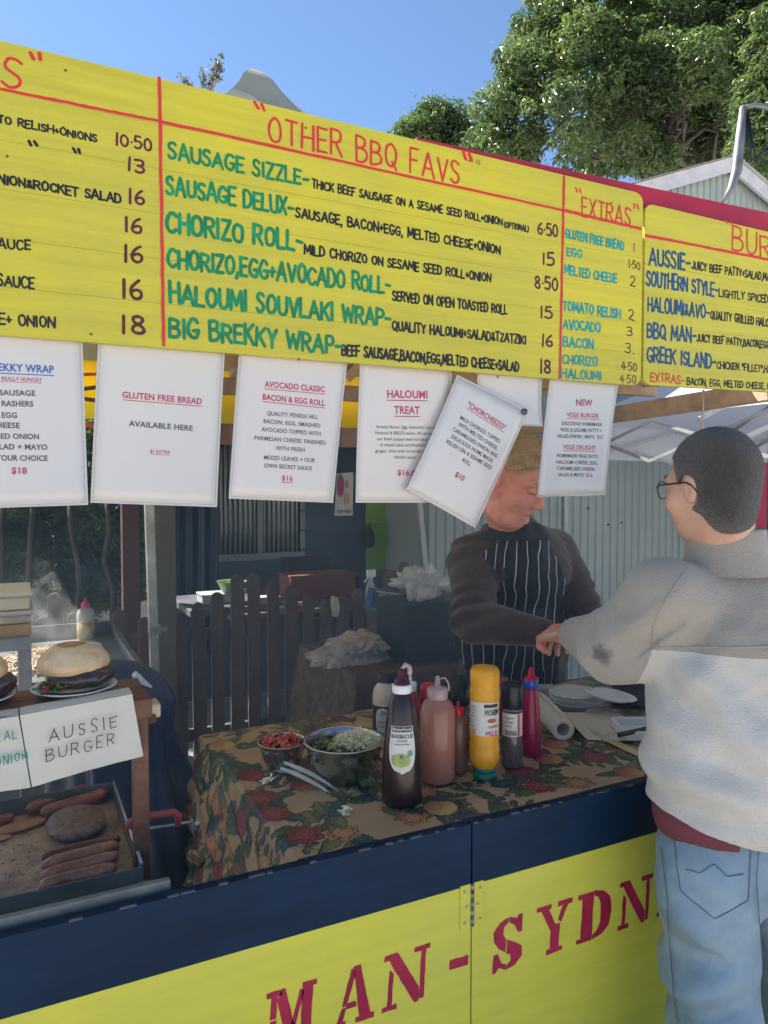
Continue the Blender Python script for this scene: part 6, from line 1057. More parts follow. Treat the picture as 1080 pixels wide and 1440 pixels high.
def card(label, c, rows, fold=None):
    TLp, TR_, BR_, BL_ = [aty(a, b, yp) for a, b in c]; o = thing('price_card', (TLp+TR_)/2, label, 'card', 'hand-written cards taped to the serving shelf'); mb = MB(); fn = lambda u, v: TLp.lerp(TR_, u).lerp(BL_.lerp(BR_, u), v)+Vector((0, -.003*v*math.sin(u*5+v*2)-.0008*math.sin(u*23)*v-.0035*v*v, 0)); mb.grid(fn, 14, 10); mb.grid(lambda u, v: TLp.lerp(TR_, u)+Vector((0, (sy0+.03-yp)*v, .0023*(1-abs(2*v-1))+.0005 if True else 0)), 14, 3)
    mb.build('sheet', M_pcard, o, fix=False)
    for (t, x0, y0, x1, y1, h, m, wt) in rows: paint(o, t, (x0, y0), (x1, y1), h, m, y=yp-.0085, wt=wt, gap=.42, jit=.05, lift=.0005)
    return o
card('hand-written paper card reading aussie burger taped to the shelf front', ((28, 1006), (186, 976), (201, 1062), (45, 1105)), [('AUSSIE', 69, 1044, 164, 1022, 17, M_ink, .085), ('BURGER', 65, 1071, 161, 1046, 16, M_ink, .085)])
card('hand-written card with green letters at the left picture edge', ((-100, 1026), (26, 1007), (43, 1106), (-90, 1128)), [('HALAL', -26, 1048, 23, 1038, 11, M_inkg, .14), ('+ ONION', -22, 1081, 38, 1067, 11, M_inkg, .14)])
def cardtext_fix(): pass
# burgers
M_bun = mat('bun_crust', (.56, .36, .17), .5, noise=(16, .3), col2=(.66, .52, .34), bump=(60, .6)); M_bunt = mat('bun_toast', (.55, .33, .14), .5, noise=(50, .5), col2=(.32, .15, .05), bump=(40, .4)); M_pat = mat('patty_cooked', (.055, .032, .026), .38, noise=(60, .6), col2=(.015, .009, .008), bump=(70, 1.0, .004), coat=.5)
def burger(px, py, wpx, label, gl, seed, plabel):
    p = atz(px, py, ZS+.001); s_ = dep(p)/1050; R_ = wpx*s_/2; plate(p, R_*1.18, plabel, name='paper_plate'); o = thing('burger', p+Vector((0, 0, .008)), label, 'burger'); b = p+Vector((0, 0, .008))
    for nm, z_, h_, rr_, m, am in (('bottom_bun', .006, .008, .86, M_bun, .05), ('patty', .027, .028, 1.0, M_pat, .12), ('top_bun', .056, .038, .92, M_bun, .06)):
        S_ = Sdf((b+Vector((-R_*1.4, -R_*1.4, z_-h_*2)))[:], (b+Vector((R_*1.4, R_*1.4, z_+h_*2)))[:], .0026); off = Vector((.012, -.002, 0)) if nm == 'patty' else Vector((0, 0, 0)); S_.ell(b+off+Vector((0, 0, z_)), (R_*rr_, R_*rr_*.85, h_), k=.003)
        if nm == 'top_bun': S_.ell(b+Vector((0, 0, z_-.003)), (R_*.97, R_*.86, h_*.8), k=.006)
        V, F = S_.mesh(); D = V-np.array(b+Vector((0, 0, z_))); nn_ = am*vnoise(V, 45, seed+int(z_*100))+am*.6*vnoise(V, 120, seed+3+int(z_*100)); V = V+D*nn_[:, None]; Fc = V[F].mean(1); mi = None
        if nm == 'top_bun': mi = ((Fc[:, 2]-b.z-z_) > h_*(.86+.12*vnoise(Fc, 50, seed))).astype(int)
        link(nm, fast_mesh(nm, V-np.array(wloc(o)), F, [m, M_bunt] if nm == 'top_bun' else m, True, mi), o, wloc(o))
    V, F, MI = shred(b, R_*.35, .018, 26, .03, .006, [mat('beetroot', (.32, .01, .06), .35), mat('lettuce', (.10, .2, .04), .45)], seed, .004, cx=-R_*.62, cy=-R_*.45); link('filling', fast_mesh('filling', V-np.array(wloc(o)), F, [MATS['beetroot'], MATS['lettuce']], True, MI), o, wloc(o), kind='stuff')
    return o
burger(105, 974, 96, 'burger with toasted bun and thick dark patty on a white plate on the shelf', None, 3, 'white plate under the burger with the thick dark patty'); burger(-36, 990, 90, 'burger cut by the left picture edge on the serving shelf', None, 11, 'white plate cut by the left picture edge')
# red g-clamp on the griddle rim
yc = .33; M_cl = mat('clamp_red', (.50, .075, .06), .45, noise=(12, .3)); cl_ = thing('clamp', aty(215, 1150, yc), 'red g-clamp with steel screw fixing the timber post', 'clamp'); A = lambda x, y: aty(x, y, yc)
MB().tube([A(184, 1172), A(181, 1158), A(192, 1150), A(222, 1146), A(244, 1142), A(251, 1147), A(250, 1162)], [.008, .009, .009, .008, .008, .009, .008], 8).build('frame', M_cl, cl_); MB().tube([A(205, 1166), A(250, 1159), A(272, 1155)], .0032, 8).tube([A(269, 1150), A(274, 1178)], .002, 6).build('screw', M_steel, cl_); MB().lathe(A(277, 1158), [(0, -.005), (.005, -.003), (.006, .002), (0, .006)], 12).build('tip', M_white, cl_)
c = aty(217, 995, .30); tag(MB().box(c+Vector((-.016, -.02, -.016)), c+Vector((.010, .03, .012)), .004).build('butter_tub', mat('tub_cream', (.62, .52, .33), .5), loc=c), 'small cream tub peeping out behind the end of the shelf', 'tub'); sh2 = MB().box((sx1-.04, .27, ZS-.07), (sx1+.02, .36, ZS-.055)); sh2.build('bracket', M_timd, shf)
# gas bottle cover / blue tarp lump
c = aty(216, 1100, .95); S_ = Sdf((c.x-.45, .55, -.02), (c.x+.3, 1.5, 1.2), .012); tpz = aty(205, 950, .95).z
S_.cone((c.x-.10, 1.0, .25), (c.x-.10, 1.0, tpz-.12), .22, .16, .05).cone((c.x-.04, .95, .1), (c.x-.04, .95, .6), .24, .2, .08).ell((c.x-.08, .98, tpz-.08), (.13, .13, .09), k=.05); S_.cut((0, 0, -1), (0, 0, .006))
def dsp(V): a = np.arctan2(V[:, 1]-1.0, V[:, 0]-c.x); k = .016*np.sin(a*9+V[:, 2]*4)+.008*np.sin(a*21+V[:, 2]*9); return V+np.stack([np.cos(a)*k, np.sin(a)*k, k*0], 1)*np.clip((tpz-V[:, 2])*4, 0, 1)[:, None]
tag(S_.obj('equipment_cover', mat('cover_navy', (.035, .055, .11), .4, noise=(4, .35), bump=(14, .3)), None, dsp), 'dark blue plastic cover draped over equipment behind the shelf post', 'cover')
c = aty(199, 957, .9); mb = MB(); mb.bar(aty(188, 947, .9), aty(211, 969, .9), .030, .02, bev=.006); tag(mb.build('packet', mat('packet_blue', (.30, .45, .62), .4, noise=(60, .5), col2=(.75, .78, .8)), loc=c), 'blue and white packet lying on the dark blue cover', 'packet')
# ---------------------------------------------------------------- rear hotplate in the sun, bottle, shelf rack at far left
ZB = .95; a, b = atz(66, 905, ZB), atz(195, 955, ZB); rx0, rx1 = atz(-120, 930, ZB).x, atz(180, 930, ZB).x; ry1, ry0 = atz(100, 897, ZB).y, atz(100, 965, ZB).y
rg = thing('griddle', ((rx0+rx1)/2, (ry0+ry1)/2, 0), 'rear smoking hotplate with silver surface painted with sun dapples behind the burger', 'griddle'); MB().box((rx0, ry0, ZB-.02), (rx1, ry1, ZB)).build('hotplate', mat('plate_sun_dapple', (.42, .43, .44), .35, .6, noise=(4, .5), col2=(.10, .10, .11), bump=(20, .4)), rg)  # bright and dark sun dapples put into the plate colour as noise
MB().box((rx0, ry1+.0005, ZB-.02), (rx1, ry1+.02, ZB+.06)).build('back_rim', M_tray, rg); MB().box((rx1+.0005, ry0, ZB-.02), (rx1+.02, ry1, ZB+.04)).build('side_rim', M_tray, rg); MB().box((rx0, ry0-.02, .55), (rx1, ry0-.0005, ZB+.03)).build('front_panel', M_tray, rg)
for x in (rx0+.04, rx1-.04):
    for y in (ry0+.04, ry1-.04): MB().box((x-.02, y-.02, 0), (x+.02, y+.02, ZB-.021)).build('leg', M_tray, rg)
heap('fried_onions', 'heap of fried onion shreds on the rear hotplate behind the burger', 'fried onion', atz(60, 930, ZB), shred(atz(60, 935, ZB+.004), .16, 0, 500, .04, .003, [mat('onion_fried', (.36, .20, .09), .45), mat('onion_pale', (.5, .36, .2), .45)], 8, .05), [MATS['onion_fried'], MATS['onion_pale']])
c = atz(121, 898, ZB+.03); c.z = ZB+.001; c = Vector((aty(121, 900, ry1-.05).x, ry1-.05, ZB+.001)); s_ = dep(c)/1050; H = 58*s_; r0 = 12*s_; ob = thing('oil_bottle', c, 'clear squeeze bottle of oil with pink pointed cap on the rear hotplate', 'bottle')
MB().lathe(c, [(0, 0), (r0*.95, 0), (r0, .02*H), (r0, .42*H), (0, .42*H)], 22).build('oil', mat('oil', (.38, .30, .12), .2), ob); MB().lathe(c, [(r0, .422*H), (r0, .62*H), (r0*.8, .72*H), (r0*.45, .76*H)], 22).build('body', mat('bottle_clear', (.5, .5, .47), .2, alpha=.75), ob); MB().lathe(c, [(r0*.48, .765*H), (r0*.5, .86*H), (r0*.2, .9*H), (r0*.12, H), (0, H)], 18).build('cap', mat('cap_pink', (.62, .02, .10), .35), ob)
yr = .75; rk = thing('steel_rack', aty(20, 900, yr)*1, 'pale steel rack at the left picture edge holding a box and tubs', 'rack'); rk.location.z = 0
zr1 = aty(20, 897, yr).z; xr1 = aty(44, 900, yr).x
MB().box((xr1-.6, yr, zr1-.012), (xr1-.005, yr+.35, zr1), .002).build('shelf', mat('rack_grey', (.30, .31, .32), .5, .3, noise=(9, .3)), rk)
for (x, y) in ((xr1-.03, yr), (xr1-.03, yr+.32), (xr1-.6, yr), (xr1-.6, yr+.32)): MB().box((x, y, 0), (x+.03, y+.03, zr1-.0125), .002).build('leg', MATS['rack_grey'], rk)
MB().box((xr1-.6, yr-.012, zr1-.03), (xr1+.0, yr-.0005, zr1-.0005), .001).build('front_rail', MATS['rack_grey'], rk)
def rbox(name, label, cat, px1, pyb, pyt, m, y, w_=.3, d=.2, lid=None):
    a = aty(px1, pyb, y); t = aty(px1, pyt, y); o = thing(name, (a.x-w_/2, y, a.z), label, cat); MB().box((a.x-w_, y, a.z), (a.x, y+d, t.z-(.012 if lid else 0)), .005).build('body', m, o)
    if lid: MB().box((a.x-w_-.006, y-.006, t.z-.0115), (a.x+.006, y+d+.006, t.z), .004).build('lid', lid, o)
    return o
rbox('cardboard_box', 'brown cardboard box of packed meat on the steel rack', 'box', 44, 896, 877, mat('card_brown', (.42, .28, .14), .8, noise=(6, .2)), yr+.01)
rbox('plastic_tub', 'clear plastic tub on the cardboard box at the left edge', 'tub', 44, 876, 858, mat('tub_clear', (.48, .40, .30), .3, noise=(20, .3)), yr+.015, lid=mat('tub_lid', (.5, .48, .42), .3))
rbox('foam_box', 'cream foam box topmost on the steel rack', 'box', 42, 857, 832, mat('foam_cream', (.66, .61, .42), .6, noise=(4, .08)), yr+.02, lid=mat('foam_lid', (.6, .57, .45), .6))
# ================================================================ people
from mathutils.bvhtree import BVHTree
Zv = Vector((0, 0, 1))
def nz(v): return Vector(v).normalized()
def skin(n, c, c2): return mat(n, c, .48, noise=(22, .2), col2=c2, bump=(120, .15), sss=.12)
def head(S, hc, f, u, k=1.0, open_=False, jowl=0.0):
    f = nz(f); u = nz(u-f*u.dot(f)); s = f.cross(u); P = lambda a, b, c: hc+(s*a+f*b+u*c)*k; ax = [s, f, u]
    S.ell(P(0, -.012, .022), (.077*k, .099*k, .098*k), ax, .01).ell(P(0, .028, -.045), (.060*k, .070*k, .078*k), ax, .03).ell(P(0, .062, -.100), (.026*k, .024*k, .020*k), ax, .025)
    if jowl: S.ell(P(0, .03, -.108), (.055*k, .058*k, .034*k), ax, .03)
    for g in (-1, 1):
        S.ell(P(g*.040, .058, -.038), (.028*k, .026*k, .030*k), ax, .02).cone(P(g*.012, .089, .020), P(g*.045, .076, .016), .010*k, .009*k, .014)
        S.ell(P(g*.031, .097, .001), (.017*k, .011*k, .011*k), ax, .010, sub=True).ell(P(g*.031, .081, .000), (.014*k, .0125*k, .0115*k), ax, .003)
        S.cone(P(g*.020, .0935, -.001), P(g*.043, .086, -.003), .0022*k, .002*k, .003)
        S.ell(P(g*.0775, -.004, -.012), (.008*k, .018*k, .031*k), ax, .006).ell(P(g*.086, .000, -.010), (.006*k, .009*k, .018*k), ax, .004, sub=True)
        S.ell(P(g*.011, .104, -.040), (.008*k, .010*k, .008*k), ax, .006)
    S.cone(P(0, .091, .010), P(0, .114, -.034), .008*k, .0125*k, .012).cone(P(-.021, .088, -.068), P(.021, .088, -.068), .0058*k, .0058*k, .007).cone(P(-.018, .087, -.080), P(.018, .087, -.080), .0068*k, .0068*k, .007).cone(P(-.024, .096, -.0735), P(.024, .096, -.0735), .002*k, .002*k, .003, sub=True)
    return P, s, f, u
def hand(S, w, d, n, side, curl=.5, k=1.0, thumb=.6):
    """w wrist, d finger direction, n palm normal (fingers curl towards it), side +1/-1 picks the thumb side"""
    d = nz(d); n = nz(Vector(n)-d*Vector(n).dot(d)); t = d.cross(n)*side; ax = [d, n, t]
    S.cone(w-d*.03, w+d*.01, .026*k, .027*k, .012, squash=(n, .75)).ell(w+d*.052*k, (.052*k, .017*k, .042*k), ax, .014)
    for i, (o, L_, r) in enumerate(((.029, .92, .0088), (.010, 1.0, .0092), (-.010, .94, .0088), (-.028, .76, .0078))):
        p = w+(d*(.088-(.006 if i == 3 else 0))+t*o)*k; a = curl*(.55+.1*i); S.cone(w+(d*.05+t*o*.8)*k, p, .011*k, r*1.05*k, .006); q = p; ang = a*.6
        for sg, ln in enumerate((.042, .026, .020)):
            dd = d*math.cos(ang)+n*math.sin(ang)+t*o*1.0; e = q+dd.normalized()*ln*L_*k; S.cone(q, e, r*k*(1-.06*sg), r*k*(.94-.07*sg), .0035); q = e; ang += a
    p = w+(d*.022+t*.034)*k; dd = nz(d*.65+t*.65+n*.35*thumb); e = p+dd*.038*k; S.cone(w+(d*.02+t*.014)*k, p, .014*k, .012*k, .010).cone(p, e, .0115*k, .0105*k, .005); dd2 = nz(d*.85+t*.15+n*.55*thumb); g_ = e+dd2*.030*k; S.cone(e, g_, .0102*k, .009*k, .004)
def bvh_of(o): me = o.data; off = wloc(o); return BVHTree.FromPolygons([v.co+off for v in me.vertices], [tuple(p.vertices) for p in me.polygons])
def cast(bv, px, py, lift): 
    d = ray(px, py).normalized(); h = bv.ray_cast(CAM, d, 30)
    return (h[0]+h[1]*(lift if h[1].dot(d) < 0 else -lift)) if h[0] is not None else None
def surf_patch(bv, quad, lift, name, m, parent, n=14):
    """cloth patch sewn onto a surface: quad of picture points TL, TR, BR, BL"""
    a, b, c, d = [Vector((*q_, 0)) for q_ in quad]; vs = []
    for j in range(n+1):
        for i in range(n+1):
            p = a.lerp(b, i/n).lerp(d.lerp(c, i/n), j/n); h = cast(bv, p.x, p.y, lift); vs.append(h if h is not None else (vs[-1] if vs else CAM+ray(p.x, p.y)*1.6))
    mb = MB(); mb.add(vs, [(j*(n+1)+i, j*(n+1)+i+1, (j+1)*(n+1)+i+1, (j+1)*(n+1)+i) for j in range(n) for i in range(n)], True); return mb.build(name, m, parent, fix=False)
def seam(bv, pts, rad, name, m, parent, lift=.001, st=6, dash=False):
    P_ = []
    for (a, b) in zip(pts[:-1], pts[1:]):
        L_ = math.dist(a, b); k = max(1, int(L_/st)); P_ += [cast(bv, a[0]+(b[0]-a[0])*i/k, a[1]+(b[1]-a[1])*i/k, lift) for i in range(k)]
    P_.append(cast(bv, *pts[-1], lift)); P_ = [p for p in P_ if p is not None]
    if len(P_) < 2: return None
    mb = MB(); mb.tube(P_, rad, 6); return mb.build(name, m, parent, fix=False)

# ---------------------------------------------------------------- vendor
D_ = lambda px, py, d: atd(px, py, d)
M_sk1 = skin('skin_ruddy', (.60, .20, .15), (.72, .34, .26)); M_knit = mat('jumper_brown', (.055, .036, .030), .9, noise=(5, .3), bump=(90, .35), sheen=.25)
hc = D_(722, 669, 2.36); fv = nz(RT*.70-FWH*.55-Zv*.50); uv = nz(Zv*.8+fv*.4)
hip = D_(716, 950, 2.78); hip.z = .96; vroot = Vector((hip.x, hip.y, 0)); ven = thing('person', vroot, 'stall holder with fair hair in brown jumper and striped apron, leaning forward and looking down', 'person')
shR, shL = D_(667, 785, 2.52), D_(776, 775, 2.66); elR, wrR = D_(668, 872, 2.36), D_(763, 889, 2.20); elL, wrL = D_(822, 868, 2.60), D_(872, 912, 2.48); nb_ = D_(722, 752, 2.50)
S = Sdf((hip.x-.42, hip.y-.78, -.02), (hip.x+.52, hip.y+.30, 1.80), .0045)
P, s_, f_, u_ = head(S, hc, fv, uv, 1.12, jowl=1)
S.cone(P(0, -.02, -.06), nb_, .062, .070, .03).cone(nb_-Zv*.04, D_(714, 830, 2.64), .065, .10, .05).cone(D_(714, 830, 2.64), hip, .10, .11, .05)
for a, b, c in ((shR, elR, wrR), (shL, elL, wrL)): S.cone(nb_.lerp(a, .4)-Zv*.02, a, .045, .045, .02).cone(a, b, .048, .042, .02).cone(b, c, .044, .028, .01)
hdr = nz(D_(792, 890, 2.10)-wrR); hand(S, wrR+hdr*.012, hdr, nz(-Zv*.5+FWH*.6), -1, .75, 1.02); hand(S, wrL+nz(wrL-elL)*.01, nz(wrL-elL), nz(-Zv), 1, .8)
for g in (-1, 1):
    hp_ = hip+RT*(.10*g)-Zv*.03; kn_ = Vector((hip.x, hip.y, .50))+RT*(.12*g)-FWH*.02; an_ = Vector((hip.x, hip.y, .09))+RT*(.13*g)+FWH*.02; S.cone(hp_, kn_, .085, .06, .03).cone(kn_, an_, .058, .04, .015).cone(an_, an_-FWH*.16-Zv*.045, .04, .032, .02)
def skd(V): return V+ (vnoise(V, 70, 4)*.0010)[:, None]
S.obj('body', M_sk1, ven, skd)
# hair
H_ = Sdf((hc-Vector((.2, .2, .2)))[:], (hc+Vector((.2, .2, .2)))[:], .004); k = 1.12; H_.ell(P(0, -.014, .026), (.0785*k, .1005*k, .0995*k), [s_, f_, u_], .005).ell(P(0, .035, .100), (.055*k, .05*k, .022*k), [s_, f_, u_], .02); H_.cut(nz(f_*.60-u_*.80)[:], P(0, .058, .052)[:])
for g in (-1, 1): H_.ell(P(g*.08, .01, -.02), (.02, .03, .045), [s_, f_, u_], .01, sub=True)
def hd1(V): D = V-np.array(hc); a = D@np.array(s_); b = D@np.array(f_); q_ = .0018*np.sin(a*300+6*np.sin(b*38))+.0022*np.sin(a*120+b*90); n_ = D/np.linalg.norm(D, axis=1)[:, None]; return V+n_*q_[:, None]
H_.obj('hair', mat('hair_fair', (.58, .41, .23), .55, noise=(70, .4), col2=(.36, .27, .17), bump=(140, .6)), ven, hd1)
hv = bpy.data.objects['hair']; blades(hv, 12000, .024, .0006, lambda p: np.array(nz(f_*.8-u_*.6+s_*.25)), 3, MATS['hair_fair'], ven, out=.22)
for g in (-1, 1):
    mb = MB(); mb.tube([P(g*.016, .103, .024), P(g*.032, .103, .030), P(g*.048, .092, .024)], [.0015, .0035, .0015], 6); mb.build('eyebrow', mat('brow_fair', (.42, .28, .17), .8), ven); mb = MB(); mb.tube([P(g*.019, .0955, -.0045), P(g*.031, .0975, -.0075), P(g*.044, .0900, -.0055)], .0012, 5); mb.build('eyelash', mat('lash', (.12, .05, .04), .8), ven)
mb = MB(); mb.tube([P(-.022, .0925, -.0735), P(0, .0985, -.0725), P(.022, .0925, -.0740)], .0013, 6); mb.build('mouth_line', mat('lip_dark', (.18, .04, .035), .6), ven)
# jumper
def torso(S, g=0.0, arms=True):
    S.ell(D_(716, 800, 2.585), (.205+g, .135+g, .15+g), [RT, FWH, Zv], .03).ell(D_(716, 880, 2.66), (.195+g, .158+g, .20+g), [RT, FWH, Zv], .04).ell(D_(716, 948, 2.74), (.185+g, .145+g, .16+g), [RT, FWH, Zv], .04).cone(nb_.lerp(shR, .25)+Zv*-.01, shR+Zv*-.01, .075+g, .076+g, .03).cone(nb_.lerp(shL, .25)+Zv*-.01, shL+Zv*-.01, .075+g, .076+g, .03).cone(nb_, nb_-Zv*.08, .085+g, .11+g, .03)
J = Sdf((hip.x-.45, hip.y-.75, .78), (hip.x+.5, hip.y+.30, 1.62), .0065); torso(J)
for a, b, c in ((shR, elR, wrR), (shL, elL, wrL)): J.cone(a, b, .080, .070, .02).cone(b, c, .072, .042, .012); ww = nz(c-b); J.cone(c-ww*.04, c-ww*.005, .043, .040, .006)
J.ell(P(0, .01, -.10), (.078, .085, .06), [s_, f_, u_], .01, sub=True)
def folds(amp, sc, sd, pts=()):
    def fn(V):
        n1 = vnoise(V*np.array([1, 1, .6]), sc, sd); n2 = vnoise(V*np.array([1, 1, 1.3]), sc*2.1, sd+1); n4 = vnoise(V*np.array([1, 1, 2.0]), sc*4.3, sd+7); q_ = amp*(1-2*np.abs(n1))*.8+amp*.4*n2+amp*.28*(1-2*np.abs(n4))
        c = V.mean(0); out = np.zeros_like(V)
        for (p, r, d, fr) in pts:      # creases running round a joint
            w_ = np.exp(-(np.linalg.norm(V-np.array(p), axis=1)/r)**2); q_ = q_+amp*1.6*w_*np.sin(((V-np.array(p))@np.array(d))*fr+3*n1)
        D = V-np.array([c[0], c[1], 0]); D[:, 2] = 0; L_ = np.linalg.norm(D, axis=1)[:, None]+1e-6; N = D/L_; return V+N*q_[:, None]
    return fn
jm = J.obj('jumper', M_knit, ven, folds(.010, 13, 3, [(elR, .10, nz(elR-shR), 120), (elL, .10, nz(elL-shL), 120), (shR, .09, nz(elR-shR), 90)]))
# polo collar
mb = MB(); cn = nb_+Zv*.015; n_ = 30; vs = []
for i in range(n_+1):
    a = PI*(-.86+1.72*i/n_)+PI; dirv = s_*math.sin(a)+nz(f_-Zv*f_.dot(Zv))*(-math.cos(a)*-1); dirv = nz(RT*math.sin(a)*1.0+(-FWH+RT*.35)*(-math.cos(a)))
    for (r, z_) in ((.074, .030), (.092, .018), (.118, -.022), (.112, -.026)): vs.append(Vector((cn.x, cn.y, cn.z))+dirv*r*(1+.06*math.sin(i*1.3))+Zv*(z_-.022*math.cos(a)*-1*0))
mb.add(vs, [(4*i+j, 4*i+j+1, 4*i+j+5, 4*i+j+4) for i in range(n_) for j in range(3)], True); mb.build('collar', mat('collar_dark', (.022, .024, .03), .8, noise=(8, .3)), ven)
# striped apron
ma = mat('apron_stripe', (.010, .013, .02), .75, noise=(6, .3), bump=(80, .2)); t = ma.node_tree; b_ = t.nodes['Principled BSDF']; tc = t.nodes.new('ShaderNodeTexCoord'); dt = t.nodes.new('ShaderNodeVectorMath'); dt.operation = 'DOT_PRODUCT'; dt.inputs[1].default_value = nz(RT-FWH*.1)[:]; t.links.new(tc.outputs['Object'], dt.inputs[0])
nn = t.nodes.new('ShaderNodeTexNoise'); nn.inputs['Scale'].default_value = 5.5; t.links.new(tc.outputs['Object'], nn.inputs['Vector'])
def mth(op, a, b=None, c=None):
    m_ = t.nodes.new('ShaderNodeMath'); m_.operation = op
    for i, x in enumerate((a, b, c)):
        if x is None: continue
        if hasattr(x, 'links'): t.links.new(x, m_.inputs[i])
        else: m_.inputs[i].default_value = x
    return m_.outputs[0]
x_ = mth('MULTIPLY_ADD', nn.outputs[0], .07, dt.outputs['Value']); fr_ = mth('FRACT', mth('MULTIPLY', x_, 1/.034)); ln_ = mth('LESS_THAN', fr_, .085)
mx = t.nodes.new('ShaderNodeMix'); mx.data_type = 'RGBA'; mx.inputs[7].default_value = (.50, .50, .48, 1); old = b_.inputs['Base Color'].links[0].from_socket; t.links.new(old, mx.inputs[6]); t.links.new(ln_, mx.inputs[0]); t.links.new(mx.outputs[2], b_.inputs['Base Color'])
A_ = Sdf((hip.x-.36, hip.y-.50, .50), (hip.x+.40, hip.y+.2, 1.45), .0065); torso(A_, .010); A_.cone(D_(716, 948, 2.74), D_(716, 948, 2.74)-Zv*.38, .185, .205, .05, squash=(FWH, .85))
A_.cut((0, 0, 1), (0, 0, D_(716, 757, 2.45).z)); fa_ = nz(-FWH-RT*.05); A_.cut((-fa_)[:], (D_(716, 880, 2.63))[:]); c1, c2 = D_(668, 800, 2.5), D_(782, 800, 2.6)
A_.cut(nz(-RT-Zv*.0)[:], D_(641, 900, 2.6)[:]); A_.cut(nz(-RT*1+Zv*.55)[:], D_(668, 790, 2.5)[:]); A_.cut(nz(RT)[:], D_(795, 900, 2.6)[:]); A_.cut(nz(RT+Zv*.45)[:], D_(775, 780, 2.55)[:])
A_.obj('apron', ma, ven, folds(.006, 14, 9))
T_ = Sdf((hip.x-.4, hip.y-.4, .04), (hip.x+.4, hip.y+.35, 1.06), .009); T_.ell(hip, (.17, .135, .15), [RT, FWH, Zv], .03)
for g in (-1, 1): T_.cone(hip+RT*(.09*g)-Zv*.05, Vector((hip.x, hip.y, .50))+RT*(.12*g)-FWH*.02, .105, .085, .03).cone(Vector((hip.x, hip.y, .50))+RT*(.12*g)-FWH*.02, Vector((hip.x, hip.y, .11))+RT*(.13*g)+FWH*.02, .085, .07, .02)
T_.obj('trousers', mat('trousers_dark', (.02, .028, .05), .8, noise=(5, .3)), ven, folds(.006, 14, 5))
M_shoe = mat('shoe_dark', (.03, .028, .028), .5)
def shoes(parent, cs, fd, m):
    for c in cs: S2 = Sdf((c[0]-.3, c[1]-.3, -.01), (c[0]+.3, c[1]+.3, .2), .006); c = Vector(c); S2.cone(c+Zv*.05, c+fd*.17+Zv*.035, .050, .042, .02, squash=(Zv, .8)).cone(c+Zv*.06, c+Zv*.11, .05, .05, .02); S2.cut((0, 0, -1), (0, 0, .004)); S2.obj('shoe', m, parent)
shoes(ven, [(hip.x+RT.x*.13*g+FWH.x*.02, hip.y+RT.y*.13*g+FWH.y*.02, 0) for g in (-1, 1)], -FWH, M_shoe)

M_sk2 = skin('skin_light', (.52, .285, .20), (.58, .35, .26)); hc2 = D_(1000, 681, 1.63); fc = nz(-RT*.50+FWH*.86-Zv*.08); uc = Zv
hp2 = D_(1042, 1170, 1.62); hp2.z = .92; cus = thing('person', (hp2.x, hp2.y, 0), 'customer in grey fleece, jeans and glasses seen from behind, reaching over the counter', 'person')
nk2 = D_(1018, 768, 1.66); sL, eL, wL = D_(933, 836, 1.61), D_(872, 908, 1.70), D_(812, 893, 1.99); sR, eR, wR = D_(1138, 828, 1.70), D_(1125, 930, 1.90), D_(1040, 905, 2.10)
S = Sdf((hp2.x-.55, hp2.y-.40, -.02), (hp2.x+.42, hp2.y+.85, 1.80), .0045); P, s_, f_, u_ = head(S, hc2, fc, uc, .97)
S.cone(P(0, -.035, -.05), nk2, .058, .060, .03).cone(nk2-Zv*.04, D_(1035, 880, 1.66), .055, .09, .04).cone(D_(1035, 880, 1.66), hp2, .09, .11, .05)
for a, b, c in ((sL, eL, wL), (sR, eR, wR)): S.cone(nk2.lerp(a, .4)-Zv*.07, a-Zv*.02, .035, .040, .02).cone(a, b, .044, .038, .02).cone(b, c, .040, .026, .01)
hdd = nz(D_(783, 893, 2.13)-wL); hand(S, wL+hdd*.02, hdd, nz(-Zv*.8-RT*.1), 1, .85, 1.0); hand(S, wR+nz(wR-eR)*.02, nz(wR-eR), -Zv, -1, .7)
kl, al = D_(1003, 1436, 1.60), None
for (a, b) in ((D_(990, 1215, 1.60), D_(1004, 1430, 1.60)), (D_(1105, 1215, 1.66), D_(1126, 1430, 1.72))): c = Vector((b.x+RT.x*.015, b.y+RT.y*.015, .09)); S.cone(a, b, .082, .058, .03).cone(b, c, .055, .04, .015).cone(c, c+FWH*.15-Zv*.045, .04, .032, .02)
S.obj('body', M_sk2, cus, skd)
H_ = Sdf((hc2-Vector((.17, .17, .17)))[:], (hc2+Vector((.17, .17, .17)))[:], .0035); ax = [s_, f_, u_]; H_.ell(P(0, -.014, .024), (.0800, .1005, .0990), ax, .01).ell(P(0, -.044, -.054), (.064, .052, .062), ax, .03).ell(P(0, -.02, -.025), (.076, .062, .05), ax, .02)
H_.cut(nz(f_*.72-u_*.30)[:], P(0, .034, -.012)[:]) if False else None
H_.cut(nz(f_*.93-u_*.36)[:], P(0, .030, .000)[:]); H_.cut((0, 0, -1), P(0, 0, -.108)[:])
for g in (-1, 1): H_.ell(P(g*.082, .006, -.020), (.022, .026, .040), ax, .006, sub=True)
def hd2(V): D = V-np.array(hc2); n_ = D/np.linalg.norm(D, axis=1)[:, None]; return V+n_*(.0007*vnoise(V, 400, 3)+.0008*vnoise(V, 900, 7))[:, None]
mh = mat('hair_short', (.055, .045, .038), .85, noise=(120, .5), col2=(.030, .024, .020), bump=(420, .8), sheen=.4); H_.obj('hair', mh, cus, hd2)
